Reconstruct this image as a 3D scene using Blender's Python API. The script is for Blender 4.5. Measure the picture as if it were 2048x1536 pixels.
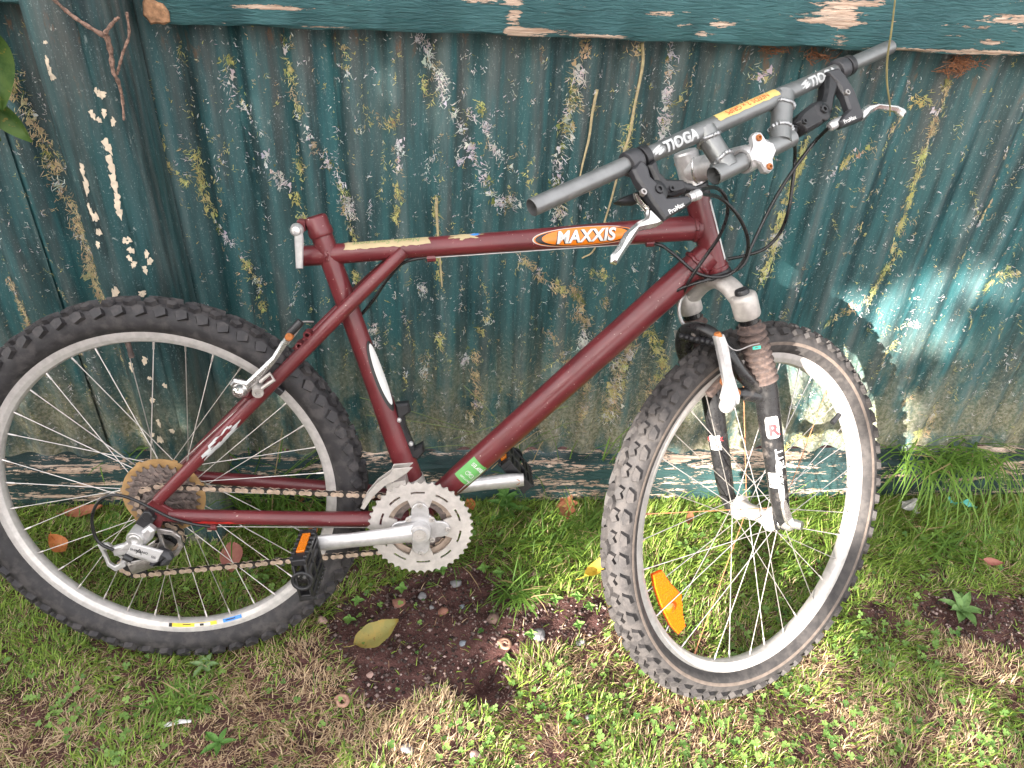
import bpy, bmesh, math, random
import numpy as np
from mathutils import Vector, Matrix
R = math.radians
for o in list(bpy.data.objects): bpy.data.objects.remove(o)
scene = bpy.context.scene
COL = scene.collection
random.seed(7); RNG = np.random.default_rng(11)

# ------------------------------------------------------------------ camera
PITCH, ROLL, YAW = 0.6226, 0.0617, 0.1050
fwd = Vector((math.sin(YAW)*math.cos(PITCH), math.cos(YAW)*math.cos(PITCH), -math.sin(PITCH)))
rgt = Vector((math.cos(YAW), -math.sin(YAW), 0)); upv = rgt.cross(fwd)
r2 = math.cos(ROLL)*rgt + math.sin(ROLL)*upv; u2 = -math.sin(ROLL)*rgt + math.cos(ROLL)*upv
cam = bpy.data.cameras.new('camera'); cam_ob = bpy.data.objects.new('camera', cam); COL.objects.link(cam_ob)
cam.sensor_width = 36.0; cam.lens = 36.0*1562.55/2048.0; cam.clip_start = 0.02; cam.clip_end = 400
mw = Matrix.Identity(4)
for i in range(3): mw[i][0], mw[i][1], mw[i][2] = r2[i], u2[i], -fwd[i]
mw.translation = Vector((-0.0374, -1.3216, 1.2589)); cam_ob.matrix_world = mw
scene.camera = cam_ob

# ------------------------------------------------------------------ sky and sun
SUN_AZ, SUN_EL = R(39.0), R(14.0)          # light travels towards +X,+Y and down
SUN_DIR = Vector((math.sin(SUN_AZ)*math.cos(SUN_EL), math.cos(SUN_AZ)*math.cos(SUN_EL), -math.sin(SUN_EL)))
world = bpy.data.worlds.new('World'); scene.world = world; world.use_nodes = True
wn = world.node_tree; wn.nodes.clear()
sky = wn.nodes.new('ShaderNodeTexSky'); sky.sky_type = 'NISHITA'; sky.sun_disc = False
sky.sun_elevation = R(14.0); sky.sun_rotation = math.atan2(-SUN_DIR.x, -SUN_DIR.y)
sky.dust_density = 3.0; sky.air_density = 1.0; sky.ozone_density = 1.0
hs = wn.nodes.new('ShaderNodeHueSaturation'); hs.inputs['Saturation'].default_value = 0.35   # thin bright cloud
bg = wn.nodes.new('ShaderNodeBackground'); bg.inputs['Strength'].default_value = 0.15
wo = wn.nodes.new('ShaderNodeOutputWorld')
veil = wn.nodes.new('ShaderNodeMix'); veil.data_type = 'RGBA'; veil.inputs[0].default_value = 0.55; veil.inputs[7].default_value = (3.05, 2.88, 2.80, 1)   # even veil of high cloud
wn.links.new(sky.outputs[0], hs.inputs['Color']); wn.links.new(hs.outputs[0], veil.inputs[6]); wn.links.new(veil.outputs[2], bg.inputs['Color']); wn.links.new(bg.outputs[0], wo.inputs['Surface'])
sun = bpy.data.lights.new('sun', 'SUN'); sun.energy = 3.8; sun.angle = R(0.55); sun.color = (1.0, 0.93, 0.84)
sun_ob = bpy.data.objects.new('sun', sun); COL.objects.link(sun_ob)
sun_ob.rotation_mode = 'QUATERNION'; sun_ob.rotation_quaternion = SUN_DIR.to_track_quat('-Z', 'Y')
sun_ob.location = (-4, -5, 4)
scene.view_settings.view_transform = 'Standard'; scene.view_settings.look = 'None'
scene.view_settings.gamma = 1.0; scene.view_settings.exposure = 3.0
scene.view_settings.use_curve_mapping = False
scene.cycles.max_bounces = 4; scene.cycles.diffuse_bounces = 3; scene.cycles.glossy_bounces = 3; scene.cycles.transmission_bounces = 2
scene.cycles.caustics_reflective = False; scene.cycles.caustics_refractive = False

# ------------------------------------------------------------------ helpers
def srgb(r, g, b):
    f = lambda c: (c/255/12.92) if c/255 <= 0.04045 else ((c/255+0.055)/1.055)**2.4
    return (f(r), f(g), f(b), 1.0)

class Nodes:
    """small wrapper for writing shader trees"""
    def __init__(s, name):
        s.m = bpy.data.materials.new(name); s.m.use_nodes = True; s.t = s.m.node_tree; s.t.nodes.clear()
        s.out = s.t.nodes.new('ShaderNodeOutputMaterial'); s.co = None
    def new(s, kind, **kw):
        n = s.t.nodes.new(kind)
        for k, v in kw.items(): setattr(n, k, v)
        return n
    def link(s, a, b): s.t.links.new(a, b)
    def put(s, sock, v):
        if isinstance(v, (int, float)): sock.default_value = v
        elif isinstance(v, (tuple, list)): sock.default_value = tuple(v) if len(sock.default_value) == len(v) else tuple(v)[:len(sock.default_value)]
        else: s.link(v, sock)
    def coord(s, scale=(1, 1, 1), kind='Object', loc=(0, 0, 0)):
        if s.co is None: s.co = s.new('ShaderNodeTexCoord')
        mp = s.new('ShaderNodeMapping'); s.link(s.co.outputs[kind], mp.inputs['Vector'])
        mp.inputs['Scale'].default_value = scale; mp.inputs['Location'].default_value = loc
        return mp.outputs[0]
    def noise(s, scale, detail=4, rough=0.55, vec=None, dist=0.0):
        n = s.new('ShaderNodeTexNoise'); n.inputs['Scale'].default_value = scale; n.inputs['Detail'].default_value = detail
        n.inputs['Roughness'].default_value = rough; n.inputs['Distortion'].default_value = dist
        s.link(vec if vec is not None else s.coord(), n.inputs['Vector']); return n.outputs['Fac']
    def vor(s, scale, vec=None, feature='F1'):
        n = s.new('ShaderNodeTexVoronoi'); n.feature = feature; n.inputs['Scale'].default_value = scale
        s.link(vec if vec is not None else s.coord(), n.inputs['Vector']); return n.outputs['Distance']
    def ramp(s, fac, lo, hi, a=0.0, b=1.0):
        n = s.new('ShaderNodeMapRange'); n.interpolation_type = 'SMOOTHSTEP'
        s.put(n.inputs['Value'], fac); n.inputs['From Min'].default_value = lo; n.inputs['From Max'].default_value = hi
        n.inputs['To Min'].default_value = a; n.inputs['To Max'].default_value = b; return n.outputs[0]
    def math(s, op, a, b=0.0, c=0.0):
        n = s.new('ShaderNodeMath', operation=op); s.put(n.inputs[0], a); s.put(n.inputs[1], b); s.put(n.inputs[2], c); return n.outputs[0]
    def mix(s, fac, a, b):
        n = s.new('ShaderNodeMix', data_type='RGBA'); s.put(n.inputs[0], fac); s.put(n.inputs[6], a); s.put(n.inputs[7], b); return n.outputs[2]
    def sep(s, vec):
        n = s.new('ShaderNodeSeparateXYZ'); s.link(vec, n.inputs[0]); return n.outputs
    def bump(s, h, strength=0.3, dist=0.001):
        n = s.new('ShaderNodeBump'); n.inputs['Strength'].default_value = strength; n.inputs['Distance'].default_value = dist
        s.put(n.inputs['Height'], h); return n.outputs[0]
    def bsdf(s, color, rough=0.5, metal=0.0, normal=None, coat=0.0, spec=None, trans=None):
        b = s.new('ShaderNodeBsdfPrincipled'); s.put(b.inputs['Base Color'], color); s.put(b.inputs['Roughness'], rough)
        s.put(b.inputs['Metallic'], metal); b.inputs['Coat Weight'].default_value = coat
        if spec is not None: b.inputs['Specular IOR Level'].default_value = spec
        if normal is not None: s.link(normal, b.inputs['Normal'])
        s.link(b.outputs[0], s.out.inputs['Surface']); return b

def simple(name, col, rough=0.5, metal=0.0, var=0.12, vscale=60, bump=0.0, bscale=300, dirt=None, dirt_amt=0.0, dscale=25, coat=0.0, spec=None):
    """one coloured material with a little variation, grain and dirt"""
    n = Nodes(name)
    f = n.noise(vscale, 5, 0.6)
    c = n.mix(n.ramp(f, 0.3, 0.7), tuple(x*(1-var) for x in col[:3])+(1,), tuple(min(1, x*(1+var)) for x in col[:3])+(1,))
    rg = n.ramp(n.noise(vscale*2, 3), 0.3, 0.7, max(0.02, rough-0.07), min(1, rough+0.07))
    if dirt is not None:
        d = n.ramp(n.noise(dscale, 6, 0.65), 0.62-dirt_amt*0.5, 0.78-dirt_amt*0.4)
        c = n.mix(d, c, dirt); rg = n.mix(d, rg, (0.85, 0.85, 0.85, 1))
        mt = n.ramp(d, 0, 1, metal, metal*0.3)
    else: mt = metal
    nm = n.bump(n.noise(bscale, 4), bump, 0.001) if bump > 0 else None
    n.bsdf(c, rg, mt, nm, coat, spec); return n.m

class MB:
    """collects shapes, builds ONE mesh object"""
    def __init__(s): s.v = []; s.f = []; s.mi = []; s.cur = 0
    def add(s, vs, fs):
        o = len(s.v); s.v += [tuple(p) for p in vs]; s.f += [tuple(i+o for i in f) for f in fs]; s.mi += [s.cur]*len(fs); return s
    def build(s, name, mat, parent=None, smooth=35, bevel=0.0):
        me = bpy.data.meshes.new(name); me.from_pydata(s.v, [], s.f)
        bm = bmesh.new(); bm.from_mesh(me); bmesh.ops.recalc_face_normals(bm, faces=bm.faces); bm.to_mesh(me); bm.free()
        return link_mesh(name, me, mat, parent, smooth, s.mi, bevel)

def link_mesh(name, me, mat, parent=None, smooth=35, mi=None, bevel=0.0):
    o = bpy.data.objects.new(name, me); COL.objects.link(o)
    for m in (mat if isinstance(mat, (list, tuple)) else [mat]): me.materials.append(m)
    if mi is not None and max(mi, default=0) > 0: me.polygons.foreach_set('material_index', mi)
    if smooth:
        me.polygons.foreach_set('use_smooth', [True]*len(me.polygons)); me.set_sharp_from_angle(angle=R(smooth))
    if bevel > 0:
        b = o.modifiers.new('bevel', 'BEVEL'); b.width = bevel; b.segments = 2; b.limit_method = 'ANGLE'; b.angle_limit = R(40)
    if parent is not None: o.parent = parent
    return o

def np_mesh(name, verts, faces_flat, loop_tot, mat, tint=None, smooth=False, parent=None):
    """fast mesh from numpy arrays"""
    me = bpy.data.meshes.new(name); nv = len(verts); nl = len(faces_flat); nf = len(loop_tot)
    me.vertices.add(nv); me.vertices.foreach_set('co', np.asarray(verts, np.float32).ravel())
    me.loops.add(nl); me.loops.foreach_set('vertex_index', np.asarray(faces_flat, np.int32))
    me.polygons.add(nf); ls = np.concatenate([[0], np.cumsum(loop_tot)[:-1]]).astype(np.int32)
    me.polygons.foreach_set('loop_start', ls)
    if smooth: me.polygons.foreach_set('use_smooth', np.ones(nf, bool))
    me.update(calc_edges=True)
    if tint is not None:
        at = me.attributes.new('tint', 'FLOAT_COLOR', 'POINT'); c = np.ones((nv, 4), np.float32); c[:, :3] = tint
        at.data.foreach_set('color', c.ravel())
    o = bpy.data.objects.new(name, me); COL.objects.link(o); me.materials.append(mat)
    if parent is not None: o.parent = parent
    return o

def tag(o, label=None, cat=None, group=None, kind=None):
    if label: o['label'] = label
    if cat: o['category'] = cat
    if group: o['group'] = group
    if kind: o['kind'] = kind
    return o
def empty(name, loc=(0, 0, 0), rot=(0, 0, 0), parent=None):
    o = bpy.data.objects.new(name, None); COL.objects.link(o); o.location = loc; o.rotation_euler = rot; o.empty_display_size = 0.05
    if parent is not None: o.parent = parent
    return o

def frame_for(t, ref=Vector((0, 0, 1))):
    t = t.normalized()
    if abs(t.dot(ref)) > 0.95: ref = Vector((1, 0, 0))
    a = t.cross(ref).normalized(); return a, a.cross(t).normalized()
def tube(mb, pts, rad, n=14, cap=True, ref=None, squash=None):
    """swept tube, radius per point"""
    pts = [Vector(p) for p in pts]; k = len(pts)
    if not isinstance(rad, (list, tuple)): rad = [rad]*k
    vs = []; fs = []
    t0 = (pts[1]-pts[0]).normalized(); a, b = frame_for(t0, Vector(ref) if ref is not None else Vector((0, 0, 1)))
    for i, p in enumerate(pts):
        t = (pts[min(i+1, k-1)]-pts[max(i-1, 0)]).normalized()
        a = (a - t*a.dot(t)).normalized(); b = t.cross(a)
        sa, sb = (1, 1) if squash is None else squash[i]
        for j in range(n):
            w = 2*math.pi*j/n; vs.append(p + (a*math.cos(w)*sa + b*math.sin(w)*sb)*rad[i])
    for i in range(k-1):
        for j in range(n): fs.append((i*n+j, i*n+(j+1) % n, (i+1)*n+(j+1) % n, (i+1)*n+j))
    if cap: fs.append(tuple(range(n-1, -1, -1))); fs.append(tuple((k-1)*n+j for j in range(n)))
    mb.add(vs, fs); return mb
def smooth_path(pts, sub=6):
    pts = [Vector(p) for p in pts]; out = []
    P = [pts[0]*2-pts[1]] + pts + [pts[-1]*2-pts[-2]]
    for i in range(1, len(P)-2):
        for s in range(sub):
            t = s/sub; a, b, c, d = P[i-1], P[i], P[i+1], P[i+2]
            out.append(0.5*((2*b)+(c-a)*t+(2*a-5*b+4*c-d)*t*t+(3*b-a-3*c+d)*t**3))
    out.append(pts[-1]); return out
def lathe(mb, org, axis, prof, n=32, closed=False, ref=Vector((0, 0, 1)), a0=0.0, a1=2*math.pi):
    """prof: list of (radius, height along axis)"""
    org = Vector(org); ax = Vector(axis).normalized(); a, b = frame_for(ax, ref); vs = []; fs = []
    full = abs(a1-a0-2*math.pi) < 1e-6; m = n if full else n+1; k = len(prof)
    for j in range(m):
        w = a0+(a1-a0)*j/n; dd = a*math.cos(w)+b*math.sin(w)
        for r, h in prof: vs.append(org+ax*h+dd*r)
    for j in range(n):
        j2 = (j+1) % m
        for i in range(k if closed else k-1): i2 = (i+1) % k; fs.append((j*k+i, j2*k+i, j2*k+i2, j*k+i2))
    mb.add(vs, fs); return mb
def disc_cyl(mb, c0, c1, r0, r1=None, n=20):
    return tube(mb, [c0, c1], [r0, r0 if r1 is None else r1], n)
def slab(mb, pts, nrm, th, ch=0.15):
    """plate with an outline (3-D points in a plane), thickness along nrm, chamfered rim"""
    pts = [Vector(p) for p in pts]; nrm = Vector(nrm).normalized(); n = len(pts)
    c = sum(pts, Vector())/n; area = Vector()
    for i in range(n): area += (pts[i]-c).cross(pts[(i+1) % n]-c)
    if area.dot(nrm) < 0: pts.reverse()
    ins = []; dd = th*ch
    for i in range(n):
        e1 = (pts[i]-pts[i-1]); e2 = (pts[(i+1) % n]-pts[i])
        n1 = nrm.cross(e1).normalized(); n2 = nrm.cross(e2).normalized(); m = n1+n2
        m = m.normalized() if m.length > 1e-6 else n1
        ins.append(pts[i]+m*dd)
    L = [[p-nrm*th/2 for p in ins], [p-nrm*(th/2-dd) for p in pts], [p+nrm*(th/2-dd) for p in pts], [p+nrm*th/2 for p in ins]]
    vs = [p for l in L for p in l]; fs = []
    for k in range(3):
        for i in range(n): fs.append((k*n+i, k*n+(i+1) % n, (k+1)*n+(i+1) % n, (k+1)*n+i))
    fs.append(tuple(range(n-1, -1, -1))); fs.append(tuple(3*n+i for i in range(n)))
    mb.add(vs, fs); return mb
def box(mb, c, ex, ey, ez, sx, sy, sz):
    c = Vector(c); ex, ey, ez = Vector(ex), Vector(ey), Vector(ez); vs = []
    for i in (-1, 1):
        for j in (-1, 1):
            for k in (-1, 1): vs.append(c+ex*i*sx/2+ey*j*sy/2+ez*k*sz/2)
    mb.add(vs, [(0, 1, 3, 2), (4, 6, 7, 5), (0, 4, 5, 1), (2, 3, 7, 6), (0, 2, 6, 4), (1, 5, 7, 3)]); return mb

def text_bm(txt, size, shear=0.0, bold=0.0, step=0.0015, xstep=0):
    """flat lettering as a bmesh, centred on the origin, sliced so it can wrap a tube"""
    cu = bpy.data.curves.new('lettering', 'FONT'); cu.body = txt; cu.size = size; cu.shear = shear; cu.offset = bold
    cu.align_x = 'CENTER'; cu.align_y = 'CENTER'; cu.resolution_u = 4; cu.space_character = 1.02
    ob = bpy.data.objects.new('lettering', cu); COL.objects.link(ob)
    dg = bpy.context.evaluated_depsgraph_get(); me = bpy.data.meshes.new_from_object(ob.evaluated_get(dg))
    bpy.data.objects.remove(ob); bpy.data.curves.remove(cu)
    bm = bmesh.new(); bm.from_mesh(me); bpy.data.meshes.remove(me)
    ys = [v.co.y for v in bm.verts]
    if ys and step:
        y = min(ys)+step
        while y < max(ys):
            bmesh.ops.bisect_plane(bm, geom=bm.verts[:]+bm.edges[:]+bm.faces[:], plane_co=(0, y, 0), plane_no=(0, 1, 0)); y += step
    if xstep:
        xs_ = [v.co.x for v in bm.verts]; x = min(xs_)+xstep
        while x < max(xs_):
            bmesh.ops.bisect_plane(bm, geom=bm.verts[:]+bm.edges[:]+bm.faces[:], plane_co=(x, 0, 0), plane_no=(1, 0, 0)); x += xstep
    return bm
def wrap_obj(name, bm, mat, parent, org, e, m, r, lift=0.0004):
    """bend a flat bmesh round a tube: org on the axis, e along it, m facing out; r=None keeps it flat"""
    org, e, m = Vector(org), Vector(e).normalized(), Vector(m); m = (m-e*m.dot(e)).normalized(); u = m.cross(e)
    for v in bm.verts:
        x, y = v.co.x, v.co.y
        rr = r(x) if callable(r) else r
        v.co = org+e*x+(m*lift+u*y if rr is None else (m*math.cos(y/rr)+u*math.sin(y/rr))*(rr+lift))
    me = bpy.data.meshes.new(name); bm.to_mesh(me); bm.free()
    return link_mesh(name, me, mat, parent, 0)
def ellipse_bm(a, b, nr=5, na=48, cx=0, cy=0, rag=0.0, power=2.0):
    bm = bmesh.new(); rings = []
    c = bm.verts.new((cx, cy, 0))
    for i in range(1, nr+1):
        ring = []
        for j in range(na):
            t = 2*math.pi*j/na; ct, st = math.cos(t), math.sin(t)
            k = 1.0/((abs(ct)**power+abs(st)**power)**(1/power)) if power != 2 else 1.0
            q = (i/nr)*k*(1+(rag*math.sin(t*7+1.3)+rag*0.7*math.sin(t*13)) if i == nr else 1)
            ring.append(bm.verts.new((cx+a*q*ct, cy+b*q*st, 0)))
        rings.append(ring)
    for j in range(na): bm.faces.new((c, rings[0][j], rings[0][(j+1) % na]))
    for i in range(nr-1):
        for j in range(na): bm.faces.new((rings[i][j], rings[i+1][j], rings[i+1][(j+1) % na], rings[i][(j+1) % na]))
    return bm
def rect_bm(w, h, nx=12, ny=8, rag=0.0):
    bm = bmesh.new(); g = [[bm.verts.new((w*(i/nx-0.5)+(random.uniform(-rag, rag) if i in (0, nx) else 0), h*(j/ny-0.5)+(random.uniform(-rag, rag)*0.5 if j in (0, ny) else 0), 0)) for j in range(ny+1)] for i in range(nx+1)]
    for i in range(nx):
        for j in range(ny): bm.faces.new((g[i][j], g[i+1][j], g[i+1][j+1], g[i][j+1]))
    return bm

# measured points of the place (metres): bicycle points as (along, up) or (along, up, side) from the rear axle,
# fence points as (x, z), ground points as (x, y)
D = {'bar': [[0.5686, 0.5196, 0.2416], [1.1521, 0.7343, -0.1188]],
 'bar_basis': [[0.812, 0.2987, -0.5015], [0.5061, -0.7883, 0.3499], [0.2908, 0.5379, 0.7913], [0.5686, -0.2102, 0.7953], [-0.1322, 0.9309, 0.3405]],
 'bare_down': [[0.8036, 0.3556, 0.01], [0.6941, 0.2316, 0.012], [0.484, 0.0105, 0.02]],
 'bare_stay': [[0.0893, -0.0303, 0.066], [0.3415, -0.0402, 0.05]],
 'bare_top': [[0.4428, 0.406, 0.004], [0.7688, 0.4374, 0.004]],
 'barrel_far': [[0.5236, 0.0712], [0.4992, 0.0726]],
 'barrel_near': [[0.2116, 0.0745], [0.2294, 0.0756]],
 'bolts_far': [[0.496, 0.0476], [0.4512, 0.0508], [0.5556, 0.0396]],
 'bolts_near': [[0.1653, 0.0492], [0.1847, 0.0554], [0.1412, 0.044]],
 'bottle_mount': [[0.3815, 0.1638], [0.4018, 0.1668], [0.4058, 0.1518], [0.3951, 0.1427], [0.3973, 0.1248], [0.4119, 0.0857], [0.4252, 0.0942], [0.4285, 0.0795], [0.4184, 0.0663],
                  [0.4051, 0.068], [0.3938, 0.0974], [0.3827, 0.1336]],
 'bottomrail_arris': [[1.1149, 0.1196], [-0.3448, 0.1285]],
 'brake_noodle': [[0.8394, 0.3708, 0.0], [0.8317, 0.348, 0.0], [0.8317, 0.3275, -0.0], [0.8404, 0.3086, 0.0], [0.8552, 0.2961, 0.002]],
 'cable_down_tube': [[0.8742, 0.3916, 0.03], [0.8463, 0.3839, 0.03], [0.8235, 0.3724, 0.024], [0.8077, 0.3578, 0.012]],
 'cable_far_brake': [[1.0321, 0.615, -0.02], [1.0058, 0.5945, 0.0], [0.9819, 0.5563, 0.0], [0.9604, 0.5137, 0.0], [0.9435, 0.4678, 0.0], [0.9309, 0.4353, 0.005], [0.9205, 0.4087, 0.01],
                     [0.8929, 0.3972, 0.025], [0.8611, 0.3897, 0.03], [0.8418, 0.379, 0.02], [0.8384, 0.366, -0.0]],
 'cable_far_shift': [[0.976, 0.6083, -0.0], [0.9788, 0.5743, 0.0], [0.9819, 0.538, 0.0], [0.9825, 0.4933, 0.0], [0.979, 0.4571, -0.01], [0.961, 0.4306, -0.015], [0.9325, 0.4177, -0.02],
                     [0.9068, 0.4103, -0.025]],
 'cable_mech': [[0.0867, -0.0278, 0.07], [0.0627, -0.0185, 0.078], [0.0319, -0.0027, 0.085], [0.0055, 0.0179, 0.09], [-0.0213, 0.0337, 0.09], [-0.0461, 0.0396, 0.09],
                [-0.0702, 0.0288, 0.09], [-0.0851, -0.0007, 0.09], [-0.0855, -0.0341, 0.09], [-0.0764, -0.0506, 0.09], [-0.06, -0.0598, 0.09]],
 'cable_near_shift': [[0.8144, 0.5344, 0.1], [0.8358, 0.5332, 0.09], [0.8564, 0.5203, 0.075], [0.8682, 0.4952, 0.06], [0.8649, 0.4608, 0.05], [0.8529, 0.4309, 0.04], [0.84, 0.4043, 0.035],
                      [0.8316, 0.3807, 0.028], [0.8319, 0.3587, 0.01]],
 'cable_rear_brake': [[0.8152, 0.5277, 0.1], [0.8448, 0.5191, 0.09], [0.8783, 0.4943, 0.075], [0.9031, 0.46, 0.06], [0.9104, 0.4297, 0.045], [0.8969, 0.402, 0.035], [0.8717, 0.3936, 0.032],
                      [0.842, 0.3994, 0.03], [0.8093, 0.423, 0.026], [0.789, 0.4361, 0.018], [0.7758, 0.4376, 0.004]],
 'cable_seat_tube': [[0.4307, 0.4057, 0.004], [0.4112, 0.4025, 0.006], [0.3913, 0.3931, 0.004], [0.3692, 0.3667, 0.0], [0.3497, 0.3366, -0.004], [0.3297, 0.3103, -0.01]],
 'cam': [1562.5508, 0.6226, 0.0617, 0.105, -0.0374, -1.3216, 1.2589],
 'clover': [[0.6416, -0.391, 0.07], [0.7636, -0.2679, 0.06], [0.8379, -0.4549, 0.09], [0.436, -0.6388, 0.12], [0.2681, -0.6142, 0.1], [0.1458, -0.5541, 0.06], [0.0382, -0.6049, 0.07],
            [0.6166, -0.6283, 0.12], [-0.1453, -0.3194, 0.05], [-0.2329, -0.2155, 0.05], [-0.3276, -0.1155, 0.07], [0.0823, -0.1242, 0.06], [1.1096, -0.1459, 0.09], [-0.4249, -0.2623, 0.06],
            [0.513, -0.1922, 0.07], [0.8741, -0.6568, 0.1], [-0.6714, -0.5229, 0.05], [-0.5632, -0.5807, 0.06], [-0.1081, -0.2709, 0.04], [0.5618, -0.5305, 0.08]],
 'dip': [[0.0398, -0.4708], [0.0205, -0.5007], [0.065, -0.4292], [0.0226, -0.2872]],
 'dirt': [[[-0.2757, -0.3567], [-0.2254, -0.2927], [-0.1284, -0.264], [-0.048, -0.2335], [0.0248, -0.2152], [0.0963, -0.2439], [0.0932, -0.2891], [0.1623, -0.3099], [0.223, -0.3116],
           [0.2768, -0.2942], [0.2817, -0.3561], [0.2554, -0.3963], [0.1603, -0.4213], [0.1017, -0.4412], [0.0712, -0.4822], [0.095, -0.5281], [0.0579, -0.5555], [-0.0024, -0.5245],
           [-0.0465, -0.5082], [-0.1163, -0.5251], [-0.1719, -0.5345], [-0.2127, -0.5118], [-0.2089, -0.4621], [-0.2417, -0.4081]],
          [[0.9343, -0.3254], [1.0168, -0.3147], [1.1837, -0.3325], [1.1475, -0.4538], [1.0853, -0.4856], [1.0047, -0.4491], [0.9422, -0.4122], [0.909, -0.375]],
          [[0.7818, -0.3527], [0.8534, -0.336], [0.8702, -0.3677], [0.7995, -0.3839]], [[0.9861, -0.2461], [1.0423, -0.2475], [1.0091, -0.2879], [0.9706, -0.2869]],
          [[-0.3106, -0.2398], [-0.2355, -0.1884], [-0.2102, -0.2424], [-0.2728, -0.3036]]],
 'dry': [[-0.3543, -0.535, 0.11], [-0.2748, -0.4998, 0.09], [-0.4216, -0.6036, 0.1], [-0.2455, -0.5935, 0.1], [-0.1315, -0.5621, 0.1], [-0.5445, -0.5091, 0.05], [-0.6564, -0.5417, 0.1],
         [-0.0707, -0.618, 0.09], [-0.3887, -0.4456, 0.05], [0.2748, -0.4251, 0.06], [0.1993, -0.4868, 0.07], [0.3587, -0.5997, 0.1], [0.4997, -0.5772, 0.1], [0.6472, -0.4814, 0.06],
         [0.6648, -0.6211, 0.12], [0.8544, -0.61, 0.1], [0.9692, -0.4925, 0.09], [-0.7308, -0.5739, 0.1], [-0.2861, -0.4175, 0.04], [0.1228, -0.6084, 0.06]],
 'dry_nest': [[0.8111, 0.9766], [0.803, 0.9646], [0.4955, 0.985], [0.5634, 0.9798]],
 'far_lever_blade': [[0.5737, 0.0708], [0.5936, 0.0674], [0.6151, 0.0713], [0.6502, 0.0867], [0.6616, 0.0977], [0.6618, 0.1066], [0.6514, 0.1082], [0.6433, 0.0949], [0.6129, 0.08],
                     [0.5924, 0.0807], [0.5734, 0.0861], [0.5648, 0.0847]],
 'far_lever_body': [[0.542, -0.0018], [0.5687, 0.0], [0.5741, 0.0154], [0.5748, 0.0412], [0.5655, 0.0806], [0.5575, 0.0846], [0.5152, 0.0814], [0.5114, 0.0717], [0.5446, 0.0624],
                    [0.5505, 0.0433], [0.5491, 0.0217]],
 'far_shift_body': [[0.5436, 0.0019], [0.5666, 0.0025], [0.5598, 0.02], [0.5318, 0.0403], [0.5151, 0.0556], [0.4807, 0.0643], [0.4487, 0.0652], [0.4414, 0.0462], [0.4582, 0.0358],
                    [0.4904, 0.0303], [0.5109, 0.0332], [0.5259, 0.0214]],
 'flakes': [[-0.5305, 0.8444, 9, 12], [-0.5324, 0.8158, 8, 16], [-0.5345, 0.7887, 8, 14], [-0.536, 0.7608, 7, 12], [-0.5376, 0.7446, 8, 12], [-0.576, 0.8071, 5, 10],
            [-0.5767, 0.7822, 5, 16], [-0.5255, 0.9208, 6, 8], [-0.5196, 0.9175, 7, 5], [-0.5393, 0.8904, 6, 7], [-0.5237, 0.8923, 6, 6], [-0.5152, 0.8791, 4, 8], [-0.5331, 0.8821, 4, 5],
            [-0.5373, 0.6943, 8, 8], [-0.5351, 0.677, 7, 6], [-0.5396, 0.6638, 6, 6], [-0.536, 0.6523, 6, 6], [-0.5764, 0.7315, 6, 10], [-0.5774, 0.7064, 5, 8], [-0.5842, 0.6849, 6, 6],
            [-0.5212, 0.6418, 6, 7], [-0.5121, 0.6553, 5, 8], [-0.5346, 0.5983, 10, 5], [-0.5779, 0.5997, 8, 12], [-0.5807, 0.7437, 4, 12], [-0.5139, 0.6686, 4, 9], [-0.5826, 0.9591, 4, 10],
            [-0.5824, 0.9459, 5, 9], [-0.5809, 0.9393, 5, 5], [-0.5778, 0.985, 3, 3], [-0.5592, 0.466, 8, 9], [-0.5863, 0.45, 7, 10], [-0.5587, 0.4286, 5, 5], [-0.565, 0.3786, 8, 6],
            [-0.5363, 0.4122, 5, 6], [-0.5643, 0.3266, 6, 9], [-0.5712, 0.2846, 8, 12], [-0.5822, 0.2968, 6, 5], [-0.5437, 0.3086, 8, 5], [-0.5692, -0.001, 8, 10], [-0.5731, 0.0216, 6, 5],
            [-0.5492, 0.0255, 5, 6], [-0.5173, 0.0052, 10, 16], [-0.5211, 0.0426, 8, 6], [-0.5653, -0.024, 9, 6], [-0.5455, -0.0108, 4, 4]],
 'fork': [[0.7969, 0.3165, -0.5146], [-0.3691, 0.9294, 0.0], [0.4783, 0.19, 0.8574], [1.0001, -0.0204, 0.0267], [0.881, 0.4, 0.0]],
 'fork_crown': [[-0.0167, 0.4206], [0.0392, 0.395], [0.0966, 0.3598]],
 'fork_label_R': [[-0.0101, 0.2242], [0.0154, 0.2145], [0.0098, 0.1794], [-0.0151, 0.1883]],
 'fork_label_brand': [[-0.0421, 0.1334], [-0.0168, 0.1216], [-0.0203, 0.0962], [-0.0432, 0.1086]],
 'front_brake_far': [[-0.0175, 0.3567], [-0.0095, 0.3529], [-0.0101, 0.3259], [-0.0073, 0.2948], [-0.017, 0.2943], [-0.0229, 0.3231]],
 'front_brake_near': [[-0.0423, 0.3536], [-0.0415, 0.3682], [-0.0244, 0.3631], [-0.0214, 0.3432], [-0.0265, 0.3031], [-0.0248, 0.2584], [-0.0324, 0.2466], [-0.0576, 0.257],
                      [-0.0601, 0.2724], [-0.0476, 0.2883], [-0.0443, 0.3294]],
 'front_derailleur': [[0.327, 0.0033], [0.3383, 0.0284], [0.3549, 0.0496], [0.3768, 0.0671], [0.3802, 0.0761], [0.4122, 0.0792], [0.4145, 0.0657], [0.3951, 0.0537], [0.3708, 0.0407],
                      [0.3518, 0.0221], [0.3359, -0.0003]],
 'front_valve': [[0.2502, 0.0534], [0.2686, 0.0485]],
 'grey_scrap': [[1.0141, -0.0722], [1.0385, -0.121]],
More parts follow.
